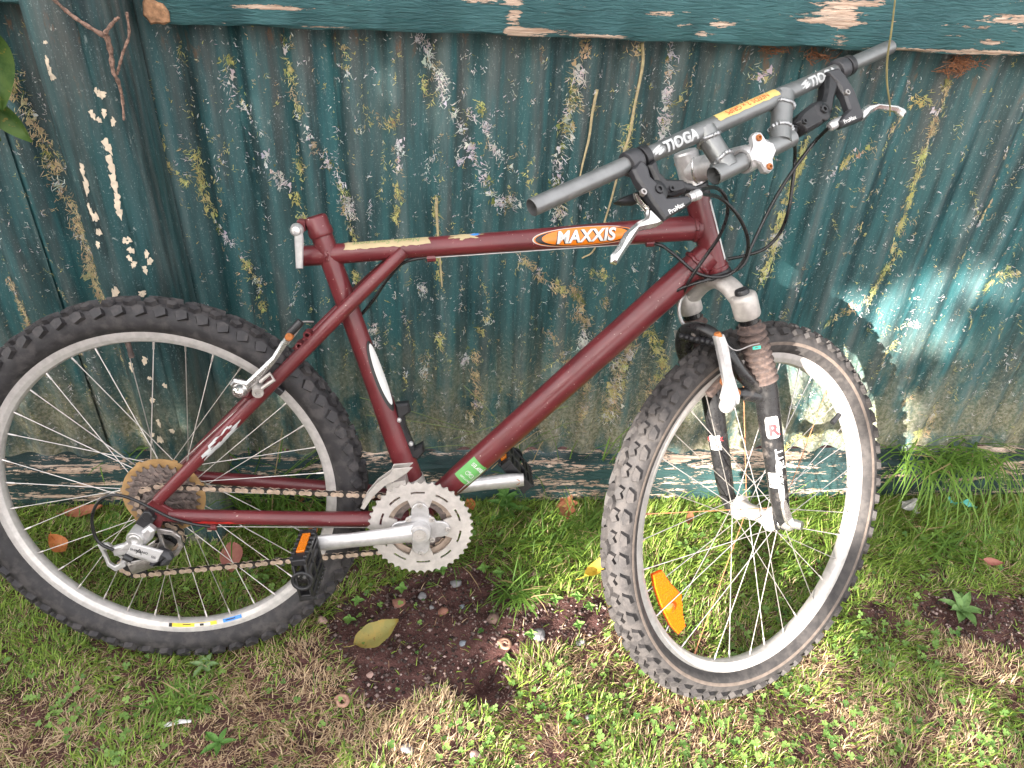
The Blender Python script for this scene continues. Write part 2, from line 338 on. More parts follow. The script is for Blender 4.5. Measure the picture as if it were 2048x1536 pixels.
 'hang': [[0.5414, 1.0973], [0.5512, 1.0616], [0.56, 1.0243], [0.5726, 0.9921], [0.5889, 0.9622], [0.5971, 0.9451]],
 'leaf_pts': {'brown_crumpled': [[-0.4216, -0.0301], [-0.3469, -0.0549]],
              'brown_far': [[-0.3233, -0.1082], [-0.3102, -0.1518]],
              'brown_long': [[-0.8606, -0.0825], [-0.7704, -0.077]],
              'brown_right': [[0.516, -0.0948], [0.4996, -0.136]],
              'brown_small': [[0.0132, -0.0378], [0.0232, -0.0851]],
              'oak_brown': [[0.2384, -0.0255], [0.2331, -0.1123]],
              'orange_curl': [[-0.8486, -0.1397], [-0.7811, -0.2017]],
              'pink_oval': [[-0.4818, -0.155], [-0.4616, -0.2359]],
              'pink_small': [[1.1101, -0.2492], [1.1471, -0.2642]],
              'yellow_broad': [[-0.2209, -0.4325], [-0.1363, -0.395]],
              'yellow_curl': [[0.2276, -0.2929], [0.2979, -0.2424]]},
 'lichen': [('tan', 14,
             [[-0.7106, 0.9301], [-0.7119, 0.8779], [-0.705, 0.8511], [-0.6987, 0.8073], [-0.694, 0.7826], [-0.6889, 0.7445], [-0.6877, 0.7049], [-0.6785, 0.6779], [-0.6826, 0.631],
              [-0.6756, 0.5923], [-0.6797, 0.5419], [-0.6769, 0.5001], [-0.6603, 0.4569]]),
            ('tan', 8, [[-0.8238, 0.54], [-0.8174, 0.4446], [-0.8616, 0.388]]),
            ('yellow', 6, [[-0.5083, 0.9072], [-0.5109, 0.8842], [-0.5105, 0.8608], [-0.5014, 0.7706], [-0.4934, 0.7492], [-0.4727, 0.7276]]),
            ('yellow', 9, [[-0.4574, 0.7888], [-0.4555, 0.7545], [-0.456, 0.728], [-0.4567, 0.7009], [-0.4427, 0.6687]]),
            ('white', 5, [[-0.5262, 0.787], [-0.5161, 0.7177], [-0.5121, 0.6532], [-0.5149, 0.5849], [-0.5124, 0.5125]]), ('yellow', 9, [[-0.3841, 0.9413], [-0.3788, 0.9266]]),
            ('white', 9, [[-0.3812, 0.9114], [-0.3759, 0.8807]]), ('yellow', 6, [[-0.3663, 0.8927], [-0.3599, 0.8614]]),
            ('white', 6, [[-0.4417, 0.664], [-0.4248, 0.6357], [-0.4007, 0.5917]]), ('yellow', 5, [[-0.4014, 0.5866], [-0.3862, 0.5352], [-0.3825, 0.4593]]),
            ('yellow', 10, [[-0.2871, 0.9667], [-0.282, 0.9448], [-0.2823, 0.9146], [-0.2794, 0.8837]]), ('yellow', 6, [[-0.2767, 0.8719], [-0.2729, 0.8397]]),
            ('white', 8, [[-0.2675, 0.8291], [-0.2487, 0.7857], [-0.2251, 0.7468]]), ('white', 11, [[-0.2251, 0.7468], [-0.2139, 0.7153], [-0.2061, 0.6781]]),
            ('white', 8, [[-0.3405, 0.7919], [-0.3272, 0.7532], [-0.3099, 0.7223]]), ('yellow', 8, [[-0.3003, 0.7088], [-0.2886, 0.6812], [-0.284, 0.6671]]),
            ('yellow', 6, [[-0.2846, 0.7761], [-0.2866, 0.7409]]), ('yellow', 6, [[-0.2194, 0.7334], [-0.2075, 0.659], [-0.2001, 0.6099]]),
            ('yellow', 4, [[-0.194, 0.9626], [-0.1926, 0.9175]]), ('white', 4, [[-0.1832, 0.8298], [-0.1585, 0.8288]]), ('yellow', 6, [[-0.1376, 0.8353], [-0.1078, 0.8608]]),
            ('white', 5, [[-0.1151, 0.8149], [-0.1149, 0.7716]]), ('yellow', 7, [[-0.1227, 0.7447], [-0.1208, 0.6988], [-0.1275, 0.6605]]),
            ('white', 10, [[-0.0784, 0.985], [-0.0655, 0.9559], [-0.0491, 0.9299], [-0.0411, 0.9108]]), ('white', 12, [[-0.0411, 0.9108], [-0.0363, 0.8912], [-0.033, 0.8833]]),
            ('white', 5, [[-0.033, 0.8833], [-0.023, 0.8592], [-0.0085, 0.833]]), ('white', 9, [[-0.004, 0.8136], [0.018, 0.7794], [0.0366, 0.7393], [0.0602, 0.7007]]),
            ('white', 10, [[0.065, 0.6932], [0.0776, 0.7124], [0.096, 0.7033]]), ('yellow', 4, [[-0.074, 0.9214], [-0.0705, 0.8901]]),
            ('yellow', 4, [[-0.0554, 0.7188], [-0.0531, 0.6716], [-0.0508, 0.592], [-0.0473, 0.5502]]), ('white', 5, [[-0.0191, 0.7916], [-0.0078, 0.7743]]),
            ('white', 4, [[0.0246, 0.8524], [0.0474, 0.802], [0.079, 0.772]]), ('yellow', 5, [[0.1058, 0.7637], [0.1214, 0.7274]]), ('white', 7, [[0.0034, 0.8682], [0.012, 0.8561]]),
            ('yellow', 4, [[0.0179, 0.8849], [0.0237, 0.8565]]), ('tan', 7, [[0.1858, 0.9834], [0.1825, 0.9607]]),
            ('mix', 13, [[0.1789, 0.9567], [0.1749, 0.9138], [0.1705, 0.8732], [0.1623, 0.8224]]), ('white', 13, [[0.1605, 0.8137], [0.1618, 0.7785], [0.1582, 0.7375]]),
            ('white', 10, [[0.1768, 0.7098], [0.1615, 0.6758]]), ('yellow', 7, [[0.2766, 0.8928], [0.2751, 0.8426]]), ('yellow', 8, [[0.2725, 0.8426], [0.2685, 0.8078]]),
            ('tan', 12, [[0.2629, 0.9711], [0.2862, 0.9794]]), ('white', 9, [[0.3276, 0.9771], [0.3278, 0.9424], [0.3278, 0.9025], [0.3318, 0.8528], [0.3327, 0.8095]]),
            ('yellow', 6, [[0.3384, 0.8906], [0.3695, 0.9078]]), ('mix', 14, [[0.4701, 0.955], [0.4825, 0.9316], [0.4973, 0.948]]),
            ('yellow', 15, [[0.5921, 0.8296], [0.5923, 0.7892], [0.5906, 0.7614]]), ('yellow', 18, [[0.5885, 0.752], [0.5823, 0.7038], [0.5827, 0.6538], [0.5791, 0.6016], [0.5768, 0.5584]]),
            ('tan', 13, [[0.81, 0.9503], [0.8063, 0.9256], [0.8091, 0.8836], [0.8106, 0.831]]), ('yellow', 13, [[0.8106, 0.831], [0.8164, 0.7855], [0.8185, 0.738]]),
            ('yellow', 12, [[0.8184, 0.7332], [0.8234, 0.6786], [0.8268, 0.6268]]), ('yellow', 9, [[0.7809, 0.9099], [0.763, 0.8976]]), ('tan', 8, [[0.7512, 0.8802], [0.7371, 0.8556]]),
            ('mix', 9, [[0.7142, 0.8285], [0.6908, 0.8008]]), ('yellow', 10, [[0.6902, 0.8026], [0.6682, 0.7837]]), ('white', 6, [[0.6627, 0.7863], [0.6404, 0.7673]]),
            ('yellow', 9, [[1.1067, 0.5932], [1.0662, 0.5704], [1.039, 0.5475]]), ('tan', 7, [[0.9847, 0.722], [0.972, 0.6814]]), ('yellow', 5, [[0.7433, 0.6971], [0.7417, 0.672]]),
            ('yellow', 10, [[0.8398, 0.6185], [0.8233, 0.5782], [0.8074, 0.5333]]), ('tan', 9, [[0.8041, 0.5276], [0.7786, 0.4927], [0.7542, 0.4689]]),
            ('yellow', 9, [[0.7503, 0.4748], [0.7383, 0.4509]]), ('white', 9, [[0.9012, 0.446], [0.9379, 0.4645]]), ('yellow', 8, [[0.8824, 0.3901], [0.9034, 0.4091]]),
            ('tan', 6, [[0.9957, 0.2782], [0.9825, 0.2505]]), ('tan', 9, [[0.1092, 0.6027], [0.1369, 0.5686], [0.1577, 0.5475]]),
            ('mix', 11, [[0.1577, 0.5475], [0.1929, 0.5316], [0.2094, 0.5427]]), ('tan', 11, [[0.2124, 0.5318], [0.2262, 0.493], [0.2359, 0.4471]]),
            ('white', 12, [[0.2441, 0.4646], [0.2415, 0.3933]]), ('tan', 11, [[0.2603, 0.3437], [0.2587, 0.279], [0.2549, 0.2112]]),
            ('mix', 20, [[0.3335, 0.4537], [0.333, 0.406], [0.3257, 0.3439], [0.3181, 0.2789], [0.3156, 0.2109]]),
            ('yellow', 13, [[0.3552, 0.4655], [0.3901, 0.4063], [0.4119, 0.3693], [0.415, 0.3183]]), ('tan', 12, [[0.3988, 0.3183], [0.397, 0.2245]]),
            ('tan', 10, [[0.0184, 0.3432], [0.0302, 0.2792], [0.0157, 0.2123]]), ('white', 7, [[-0.0022, 0.3493], [0.0123, 0.3922]]), ('yellow', 7, [[0.029, 0.4513], [0.0334, 0.4339]]),
            ('white', 7, [[0.0382, 0.4742], [0.0454, 0.4629]]), ('tan', 7, [[0.0272, 0.4043], [0.023, 0.3679]]), ('white', 7, [[-0.0942, 0.5496], [-0.076, 0.5175]]),
            ('yellow', 6, [[-0.2046, 0.569], [-0.1989, 0.5429]]), ('white', 6, [[-0.1734, 0.461], [-0.1744, 0.4032]]), ('yellow', 8, [[-0.0526, 0.4391], [-0.0429, 0.392]]),
            ('mix', 7, [[-0.0832, 0.3676], [-0.0793, 0.2923]]), ('yellow', 5, [[-0.1168, 0.3491], [-0.1201, 0.3051]]), ('tan', 9, [[0.1593, 0.4348], [0.188, 0.4172]]),
            ('tan', 8, [[0.1952, 0.3931], [0.2135, 0.3624]]), ('yellow', 7, [[0.2393, 0.5539], [0.2508, 0.5808]]), ('yellow', 7, [[0.2604, 0.581], [0.2704, 0.5544]]),
            ('tan', 7, [[0.2682, 0.5159], [0.2808, 0.4936]]), ('tan', 10, [[-0.6597, 0.3173], [-0.6486, 0.28], [-0.6477, 0.2153]]), ('tan', 9, [[-0.6671, 0.3889], [-0.6585, 0.3356]]),
            ('yellow', 12, [[0.7282, 0.1212], [0.7677, 0.1507], [0.8065, 0.1798]]), ('yellow', 16, [[1.039, 0.1931], [1.0368, 0.1336]]), ('tan', 12, [[1.0638, 0.2219], [1.0677, 0.1485]])],
 'mech_body': [[-0.0644, -0.0572], [-0.0343, -0.0468], [0.0124, -0.0671], [0.0041, -0.0898], [-0.0167, -0.0804], [-0.0468, -0.0711], [-0.0627, -0.0731]],
 'mech_cage': [[0.0015, -0.0303], [0.0269, -0.0348], [0.0391, -0.0459], [0.041, -0.0647], [0.0321, -0.0799], [0.021, -0.0867], [0.007, -0.0706], [0.005, -0.0536]],
 'mech_cover': [[0.0088, -0.0574], [0.0251, -0.0648], [0.0293, -0.0761], [0.0209, -0.0874], [0.008, -0.0903], [-0.0089, -0.0866], [0.0059, -0.0809]],
 'mech_knuckle': [[-0.0163, -0.0277], [-0.0017, -0.0166], [0.0065, -0.0257], [-0.0001, -0.0414], [-0.0143, -0.0554], [-0.0309, -0.063], [-0.054, -0.0603], [-0.034, -0.0388]],
 'mech_loop': [[-0.0883, -0.0552], [-0.0731, -0.0524], [-0.0562, -0.071], [-0.0461, -0.0832], [-0.0546, -0.0994], [-0.0672, -0.1052], [-0.0784, -0.0947], [-0.0824, -0.0739]],
 'mech_plate': [[-0.0284, -0.0436], [0.0177, -0.0591], [0.0068, -0.0788], [-0.0377, -0.0612]],
 'near_lever_blade': [[0.137, 0.0381], [0.1425, 0.049], [0.1457, 0.0633], [0.153, 0.0843], [0.1531, 0.088], [0.1412, 0.0888], [0.1151, 0.083], [0.087, 0.0959], [0.0699, 0.104],
                      [0.0605, 0.1082], [0.0544, 0.1028], [0.0598, 0.0947], [0.0721, 0.0909], [0.0962, 0.0772], [0.1195, 0.0727], [0.1333, 0.0726], [0.1404, 0.0647], [0.1368, 0.051]],
 'near_lever_body': [[0.1464, 0.0114], [0.1648, 0.0046], [0.1703, 0.0169], [0.1659, 0.0297], [0.1701, 0.0401], [0.1707, 0.0622], [0.2032, 0.0722], [0.2032, 0.0825], [0.1517, 0.0871],
                     [0.1478, 0.0624], [0.1459, 0.04], [0.1441, 0.0249]],
 'near_shift_body': [[0.1737, 0.0138], [0.189, 0.0108], [0.1852, 0.0293], [0.1888, 0.0396], [0.2133, 0.0513], [0.2071, 0.0653], [0.1839, 0.0635], [0.1715, 0.0556], [0.1714, 0.0365]],
 'near_thumb': [[0.1167, 0.0349], [0.1308, 0.0332], [0.1601, 0.0353], [0.1591, 0.0498], [0.1404, 0.0475], [0.1253, 0.0414]],
 'promax_far': [[0.5184, 0.0769], [0.5437, 0.0774]],
 'promax_near': [[0.1623, 0.0811], [0.1844, 0.0799]],
 'qr_lever': [[-0.0166, 0.0616], [-0.0038, 0.0583], [0.0009, 0.0453], [-0.0075, 0.0157], [0.0016, 0.0077], [0.001, -0.0021], [-0.0161, 0.0012], [-0.0298, 0.0144], [-0.0268, 0.0385]],
 'rail_patches': [[0.0703, 1.0221], [0.0811, 1.0036], [0.021, 1.042], [0.58, 1.0122], [0.5504, 1.0434], [0.4866, 1.0445], [0.5698, 1.0582]],
 'rear_brake_arm': [[0.1367, 0.2166], [0.1442, 0.2249], [0.1626, 0.2212], [0.1813, 0.2395], [0.2038, 0.2616], [0.2188, 0.2858], [0.2275, 0.2938], [0.2315, 0.2876], [0.2241, 0.2764],
                    [0.206, 0.2505], [0.1838, 0.2233], [0.1675, 0.2065], [0.1606, 0.1957], [0.145, 0.1987]],
 'rear_brake_link': [[0.2192, 0.2858], [0.2311, 0.3002], [0.2451, 0.3137], [0.2508, 0.3099], [0.238, 0.2925], [0.2268, 0.2781]],
 'rear_valve': [[-0.0212, 0.267], [-0.0175, 0.2491]],
 'reflector': [[-0.2382, 0.0344], [-0.2185, 0.0293], [-0.2119, 0.001], [-0.1979, -0.0343], [-0.208, -0.0713], [-0.2102, -0.0934], [-0.2294, -0.0968], [-0.2388, -0.0711], [-0.243, -0.0235],
               [-0.2425, 0.0111]],
 'reflector_hub': [[-0.2292, -0.0392]],
 'root': [[-0.5, -0.327, 0.3219], 0.2583376413605602, -0.028951483787056247],
 'roots': [[[0.2754, 0.9833], [0.2821, 0.9492], [0.2773, 0.8852], [0.2752, 0.839], [0.2686, 0.8041], [0.2612, 0.7452], [0.2553, 0.6979], [0.2415, 0.6182], [0.22, 0.5971]],
           [[0.2128, 0.9075], [0.2085, 0.8708], [0.2072, 0.8286], [0.2009, 0.7891], [0.1971, 0.7575]], [[-0.0528, 0.715], [-0.0522, 0.6725], [-0.0471, 0.593], [-0.0435, 0.5406]]],
 'seat_lever': [[0.2406, 0.4332], [0.2536, 0.4336], [0.2504, 0.3897], [0.2402, 0.3894]],
 'seat_tube_decal': [[0.3336, 0.297], [0.3395, 0.284], [0.3497, 0.2543], [0.3653, 0.2037], [0.3751, 0.1672], [0.3624, 0.1793], [0.347, 0.2102], [0.3376, 0.244], [0.3329, 0.2706]],
 'shells': [[0.0755, -0.4119], [-0.2149, -0.5328]],
 'shift_boot_far': [[0.4492, 0.0474], [0.4347, 0.0577]],
 'shift_boot_near': [[0.2114, 0.0565], [0.2321, 0.0692]],
 'stones': [[0.1389, -0.396, 0.013, 'grey'], [0.0545, -0.3575, 0.013, 'brown'], [-0.0154, -0.267, 0.01, 'grey'], [-0.0823, -0.3029, 0.008, 'grey'], [-0.0042, -0.3235, 0.006, 'blue'],
            [-0.0641, -0.3278, 0.006, 'grey'], [-0.0425, -0.338, 0.01, 'red'], [-0.0048, -0.4104, 0.007, 'blue'], [0.0193, -0.2971, 0.003, 'white'], [0.1943, -0.556, 0.009, 'brown'],
            [0.2121, -0.5736, 0.007, 'grey'], [0.012, -0.6317, 0.01, 'pink'], [-0.0996, -0.6168, 0.01, 'grey'], [-0.1279, -0.3175, 0.011, 'red'], [-0.3752, -0.2093, 0.012, 'grey'],
            [-0.4338, -0.2171, 0.012, 'grey'], [0.2187, -0.4143, 0.008, 'grey'], [0.1476, -0.2518, 0.012, 'brown'], [-0.271, -0.3569, 0.011, 'pink'], [-0.1723, -0.4736, 0.006, 'pink'],
            [0.0774, -0.4415, 0.008, 'brown']],
 'teal_scrap': [[1.1277, -0.0792], [1.1903, -0.1]],
 'tufts': {'t1': [0.1075, -0.3021],
           't10': [-0.0482, -0.1929],
           't2': [-0.4926, -0.5157],
           't3': [0.1861, -0.1845],
           't4': [0.6345, -0.0893],
           't5': [1.0617, -0.1903],
           't6': [-0.4505, -0.0217],
           't7': [-0.3624, -0.0232],
           't8': [0.8056, -0.0765],
           't9': [0.2479, -0.1277]},
 'twig': [[[-0.5484, 1.0417], [-0.5345, 1.0243], [-0.5154, 1.0128], [-0.4936, 0.9982]], [[-0.4707, 1.0218], [-0.4781, 1.0173], [-0.4902, 1.0045], [-0.4941, 0.9963]],
          [[-0.4936, 0.9982], [-0.4945, 0.976], [-0.4934, 0.9534], [-0.4921, 0.9369], [-0.4937, 0.9131], [-0.4954, 0.8853]],
          [[-0.4603, 1.0283], [-0.4648, 1.0002], [-0.4732, 0.9809], [-0.4844, 0.961], [-0.4928, 0.9475]]],
 'weeds': {'flat': [-0.4671, -0.448], 'leafy': [0.0961, -0.0788], 'plantain': [-0.4075, -0.5956], 'rosette': [1.0068, -0.3718], 'trefoil': [-0.7296, -0.107]},
 'white_stick': [[-0.5036, -0.5656], [-0.4609, -0.5583]]}

# ------------------------------------------------------------------ materials of the setting
def fence_paint(name, grey=0.0, dk=1.0):
    n = Nodes(name)
    P = n.coord(); xyz = n.sep(P)
    streak = n.noise(1, 6, 0.62, n.coord((38, 38, 3.2)))
    broad = n.noise(1, 5, 0.6, n.coord((7, 7, 2.2), loc=(3, 1, 2)))
    fine = n.noise(420, 3, 0.6); grain = n.noise(150, 6, 0.7)
    c = n.mix(n.ramp(streak, 0.36, 0.64), (0.0058*dk, 0.029*dk, 0.034*dk, 1), (0.024*dk, 0.100*dk, 0.108*dk, 1))
    c = n.mix(n.ramp(broad, 0.45, 0.66, 0, 0.45), c, (0.040, 0.098, 0.102, 1))
    # grey algae film, thicker at the top under the rail and on the old sheet
    top = n.ramp(xyz[2], 0.70, 1.02); film = n.ramp(n.noise(1, 6, 0.65, n.coord((26, 26, 2.0), loc=(5, 0, 1))), 0.40, 0.66)
    film = n.math('MULTIPLY', film, n.math('MULTIPLY_ADD', top, 0.55, 0.11+grey))
    c = n.mix(film, c, (0.105, 0.100, 0.090, 1))
    # pale splash-back dirt and green algae along the foot
    foot = n.ramp(xyz[2], 0.50, 0.13); dirt = n.ramp(n.noise(1, 7, 0.7, n.coord((13, 13, 7), loc=(1, 4, 0))), 0.36, 0.60)
    c = n.mix(n.math('MULTIPLY', dirt, n.math('MULTIPLY', foot, 0.95)), c, n.mix(n.ramp(grain, 0.4, 0.6), (0.115, 0.115, 0.062, 1), (0.28, 0.255, 0.185, 1)))
    # chalky dust held on the crests of the corrugation
    crest = n.math('COSINE', n.math('MULTIPLY', xyz[0], 2*math.pi/0.0762)); ch = n.math('MULTIPLY', n.ramp(crest, -0.35, -0.95), n.ramp(n.noise(1, 4, 0.65, n.coord((30, 30, 5), loc=(2, 8, 4))), 0.38, 0.68))
    c = n.mix(n.math('MULTIPLY', ch, 0.36), c, (0.14, 0.15, 0.145, 1))
    # brown rust runs below the rail
    rust = n.math('MULTIPLY', n.ramp(xyz[2], 0.86, 1.0), n.ramp(n.noise(1, 5, 0.6, n.coord((45, 45, 14), loc=(0, 7, 3))), 0.60, 0.70))
    c = n.mix(n.math('MULTIPLY', rust, 0.75), c, (0.17, 0.075, 0.028, 1))
    # chalking specks
    c = n.mix(n.math('MULTIPLY', n.ramp(fine, 0.60, 0.70), n.ramp(grain, 0.42, 0.62, 0.1, 0.75)), c, (0.30, 0.36, 0.36, 1))
    c = n.mix(n.ramp(n.noise(75, 6, 0.75), 0.635, 0.70, 0, 0.8), c, (0.38, 0.38, 0.35, 1))
    c = n.mix(n.ramp(n.noise(1, 5, 0.7, n.coord((260, 260, 60), loc=(0, 3, 9))), 0.60, 0.68, 0, 0.45), c, (0.25, 0.29, 0.28, 1))
    h = n.math('ADD', n.math('MULTIPLY', grain, 0.6), n.math('MULTIPLY', fine, 0.4))
    n.bsdf(c, n.ramp(broad, 0.3, 0.7, 0.42, 0.68), 0, n.bump(h, 0.45, 0.0016), spec=0.4); return n.m

def flaking_wood(name, patches=(), amount=0.5, ref_scale=(5, 30, 42), dark=False):
    """teal paint, cracked along the grain, flaked to pale wood"""
    n = Nodes(name); P = n.coord()
    grain = n.noise(1, 6, 0.65, n.coord((12, 160, 160))); wavy = n.noise(1, 5, 0.6, n.coord((30, 190, 230)), dist=1.2)
    mask = n.noise(1, 8, 0.72, n.coord(ref_scale, loc=(2.3, 0, 0.7)), dist=0.8)
    fray = n.noise(1, 6, 0.7, n.coord((55, 200, 260)), dist=0.5)
    mask = n.math('ADD', mask, n.math('MULTIPLY', n.math('SUBTRACT', fray, 0.5), 0.62))
    sliver = n.noise(1, 4, 0.6, n.coord((26, 90, 210), loc=(4, 1, 2)), dist=0.4); mask = n.math('ADD', mask, n.ramp(sliver, 0.62, 0.74, 0, 0.16))
    for (x, z, rx, rz) in patches:
        vs = n.new('ShaderNodeVectorMath', operation='SUBTRACT'); n.link(P, vs.inputs[0]); vs.inputs[1].default_value = (x, 0, z)
        vm = n.new('ShaderNodeVectorMath', operation='MULTIPLY'); n.link(vs.outputs[0], vm.inputs[0]); vm.inputs[1].default_value = (1/rx, 0, 1/rz)
        ln = n.new('ShaderNodeVectorMath', operation='LENGTH'); n.link(vm.outputs[0], ln.inputs[0])
        mask = n.math('ADD', mask, n.ramp(ln.outputs['Value'], 1.7, 0.3, 0, 0.22))
    m = n.ramp(mask, 0.74-amount*0.25, 0.752-amount*0.25)
    paint = n.mix(n.ramp(n.noise(9, 4), 0.35, 0.65), (0.024, 0.082, 0.090, 1), (0.040, 0.118, 0.124, 1))
    paint = n.mix(n.ramp(n.noise(1, 6, 0.7, n.coord((14, 60, 60))), 0.55, 0.75, 0, 0.55), paint, (0.012, 0.030, 0.032, 1))
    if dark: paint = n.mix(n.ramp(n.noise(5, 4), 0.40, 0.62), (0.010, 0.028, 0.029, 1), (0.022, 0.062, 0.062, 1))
    wood = n.mix(n.ramp(grain, 0.3, 0.7), (0.36, 0.235, 0.165, 1), (0.66, 0.52, 0.415, 1))
    wood = n.mix(n.ramp(n.noise(1, 5, 0.6, n.coord((6, 40, 40), loc=(9, 0, 0))), 0.45, 0.75, 0, 0.8), wood, (0.30, 0.24, 0.20, 1))
    c = n.mix(m, paint, wood)
    hgt = n.math('ADD', n.math('MULTIPLY', n.math('SUBTRACT', 1.0, m), 0.8), n.math('MULTIPLY', wavy, 1.1))
    n.bsdf(c, n.ramp(m, 0, 1, 0.55, 0.85), 0, n.bump(hgt, 0.95, 0.0042), spec=0.35); return n.m

def tinted(name, rough=0.6, transl=0.3, spec=0.3, vscale=200):
    """colour from the 'tint' attribute of each blade or leaf, with light passing through it"""
    n = Nodes(name); at = n.new('ShaderNodeAttribute'); at.attribute_name = 'tint'
    c = at.outputs['Color']
    b = n.bsdf(c, rough, spec=spec)
    if transl > 0:
        t = n.new('ShaderNodeBsdfTranslucent'); n.put(t.inputs['Color'], c)
        mx = n.new('ShaderNodeMixShader'); mx.inputs[0].default_value = transl
        n.link(b.outputs[0], mx.inputs[1]); n.link(t.outputs[0], mx.inputs[2]); n.link(mx.outputs[0], n.out.inputs['Surface'])
    return n.m

def soil_mat():
    n = Nodes('soil')
    a = n.noise(28, 7, 0.65); b = n.noise(160, 6, 0.7); c3 = n.noise(6, 4)
    c = n.mix(n.ramp(a, 0.35, 0.65), (0.036, 0.0165, 0.0150, 1), (0.115, 0.056, 0.050, 1))
    c = n.mix(n.ramp(b, 0.56, 0.70, 0, 0.7), c, (0.19, 0.13, 0.115, 1))
    c = n.mix(n.ramp(n.vor(260), 0.16, 0.10, 0, 0.55), c, (0.26, 0.23, 0.21, 1))
    c = n.mix(n.ramp(c3, 0.5, 0.7, 0, 0.35), c, (0.085, 0.05, 0.035, 1))
    n.bsdf(c, 0.95, 0, n.bump(n.math('ADD', b, n.math('MULTIPLY', a, 1.5)), 1.0, 0.006), spec=0.15); return n.m

M = {}
M['sheet'] = fence_paint('weathered teal sheet'); M['sheet_old'] = fence_paint('greyed teal sheet', 0.22)
PT = [(0.066, 1.024, 0.013, 0.034), (0.083, 0.998, 0.030, 0.009), (0.02, 1.046, 0.045, 0.010), (0.10, 1.005, 0.05, 0.004), (0.575, 1.018, 0.020, 0.026), (0.55, 1.033, 0.055, 0.006),
      (0.555, 1.052, 0.035, 0.010), (0.60, 1.064, 0.045, 0.008), (0.36, 1.010, 0.020, 0.006), (0.385, 1.022, 0.022, 0.005), (0.33, 1.020, 0.017, 0.004), (0.29, 1.035, 0.03, 0.004), (0.83, 1.015, 0.03, 0.006), (0.76, 1.035, 0.04, 0.005), (0.85, 1.05, 0.05, 0.008),
      (-0.28, 1.022, 0.05, 0.003), (-0.2, 0.999, 0.06, 0.004), (0.2, 1.0, 0.05, 0.0035), (0.7, 0.9985, 0.10, 0.004), (0.9, 0.9985, 0.1, 0.005)]
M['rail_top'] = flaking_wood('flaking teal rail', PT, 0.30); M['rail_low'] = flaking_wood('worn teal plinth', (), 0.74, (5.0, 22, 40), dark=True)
M['post'] = fence_paint('painted post', -0.08, 0.62)
M['bare'] = simple('bare pale wood', (0.62, 0.52, 0.40), 0.85, 0, 0.15, 90, 0.4, 200)
M['lichen'] = tinted('lichen', 0.9, 0.0, 0.1); M['hedge'] = tinted('hedge leaf', 0.7, 0.0, 0.2); M['grass'] = tinted('grass blade', 0.55, 0.35, 0.35); M['clover'] = tinted('clover leaf', 0.6, 0.25, 0.3)
M['soil'] = soil_mat()
M['twig'] = simple('dead twig bark', (0.17, 0.105, 0.08), 0.95, 0, 0.55, 220, 1.0, 260)
M['root'] = simple('pale ivy root', (0.40, 0.33, 0.19), 0.9, 0, 0.2, 120, 0.3, 250)
M['stone_grey'] = simple('grey stone', (0.16, 0.155, 0.16), 0.8, 0, 0.25, 90, 0.4, 200); M['stone_blue'] = simple('blue grey stone', (0.17, 0.19, 0.22), 0.75, 0, 0.2, 90, 0.4, 200)
M['stone_brown'] = simple('brown stone', (0.12, 0.075, 0.06), 0.85, 0, 0.25, 90, 0.4, 200); M['stone_red'] = simple('reddish stone', (0.22, 0.10, 0.07), 0.85, 0, 0.25, 90, 0.4, 200)
M['stone_pink'] = simple('pinkish stone', (0.34, 0.22, 0.19), 0.85, 0, 0.2, 90, 0.4, 200); M['stone_white'] = simple('white stone', (0.6, 0.58, 0.55), 0.7, 0, 0.1, 90, 0.3, 200)

# ------------------------------------------------------------------ ground
def gz(x, y):
    h = 0.0035*np.sin(x*7+1)*np.cos(y*9)+0.0028*np.sin(x*19+y*13)+0.0018*np.sin(x*37-y*31+2)
    for (px, py), r, d in zip(D['dip'], (0.055, 0.04, 0.045, 0.05), (0.026, 0.022, 0.014, 0.012)):
        h = h - d*np.exp(-((x-px)**2+(y-py)**2)/(r*r))
    return h
xs = np.array([-60, -30, -15, -8, -5, -3.5, -2.6]+list(np.arange(-2.2, 2.8, 0.022))+[3.2, 4, 6, 9, 16, 30, 60])
ys = np.array([-60, -30, -15, -8, -5, -3.5, -2.5]+list(np.arange(-1.9, 0.12, 0.022))+[0.3, 1, 4, 12, 30, 60])
X, Y = np.meshgrid(xs, ys, indexing='ij'); inn = (np.abs(X) < 2.8) & (Y > -1.9) & (Y < 0.12)
Z = np.where(inn, gz(X, Y)+0.0022*np.sin(X*90+Y*60)*np.cos(Y*110-X*20), 0)
idx = np.arange(len(xs)*len(ys)).reshape(len(xs), len(ys))
q = np.stack([idx[:-1, :-1], idx[1:, :-1], idx[1:, 1:], idx[:-1, 1:]], -1).reshape(-1, 4)
ground = np_mesh('ground', np.stack([X.ravel(), Y.ravel(), Z.ravel()], 1), q.ravel(), np.full(len(q), 4), M['soil'], smooth=True)
ground['kind'] = 'structure'

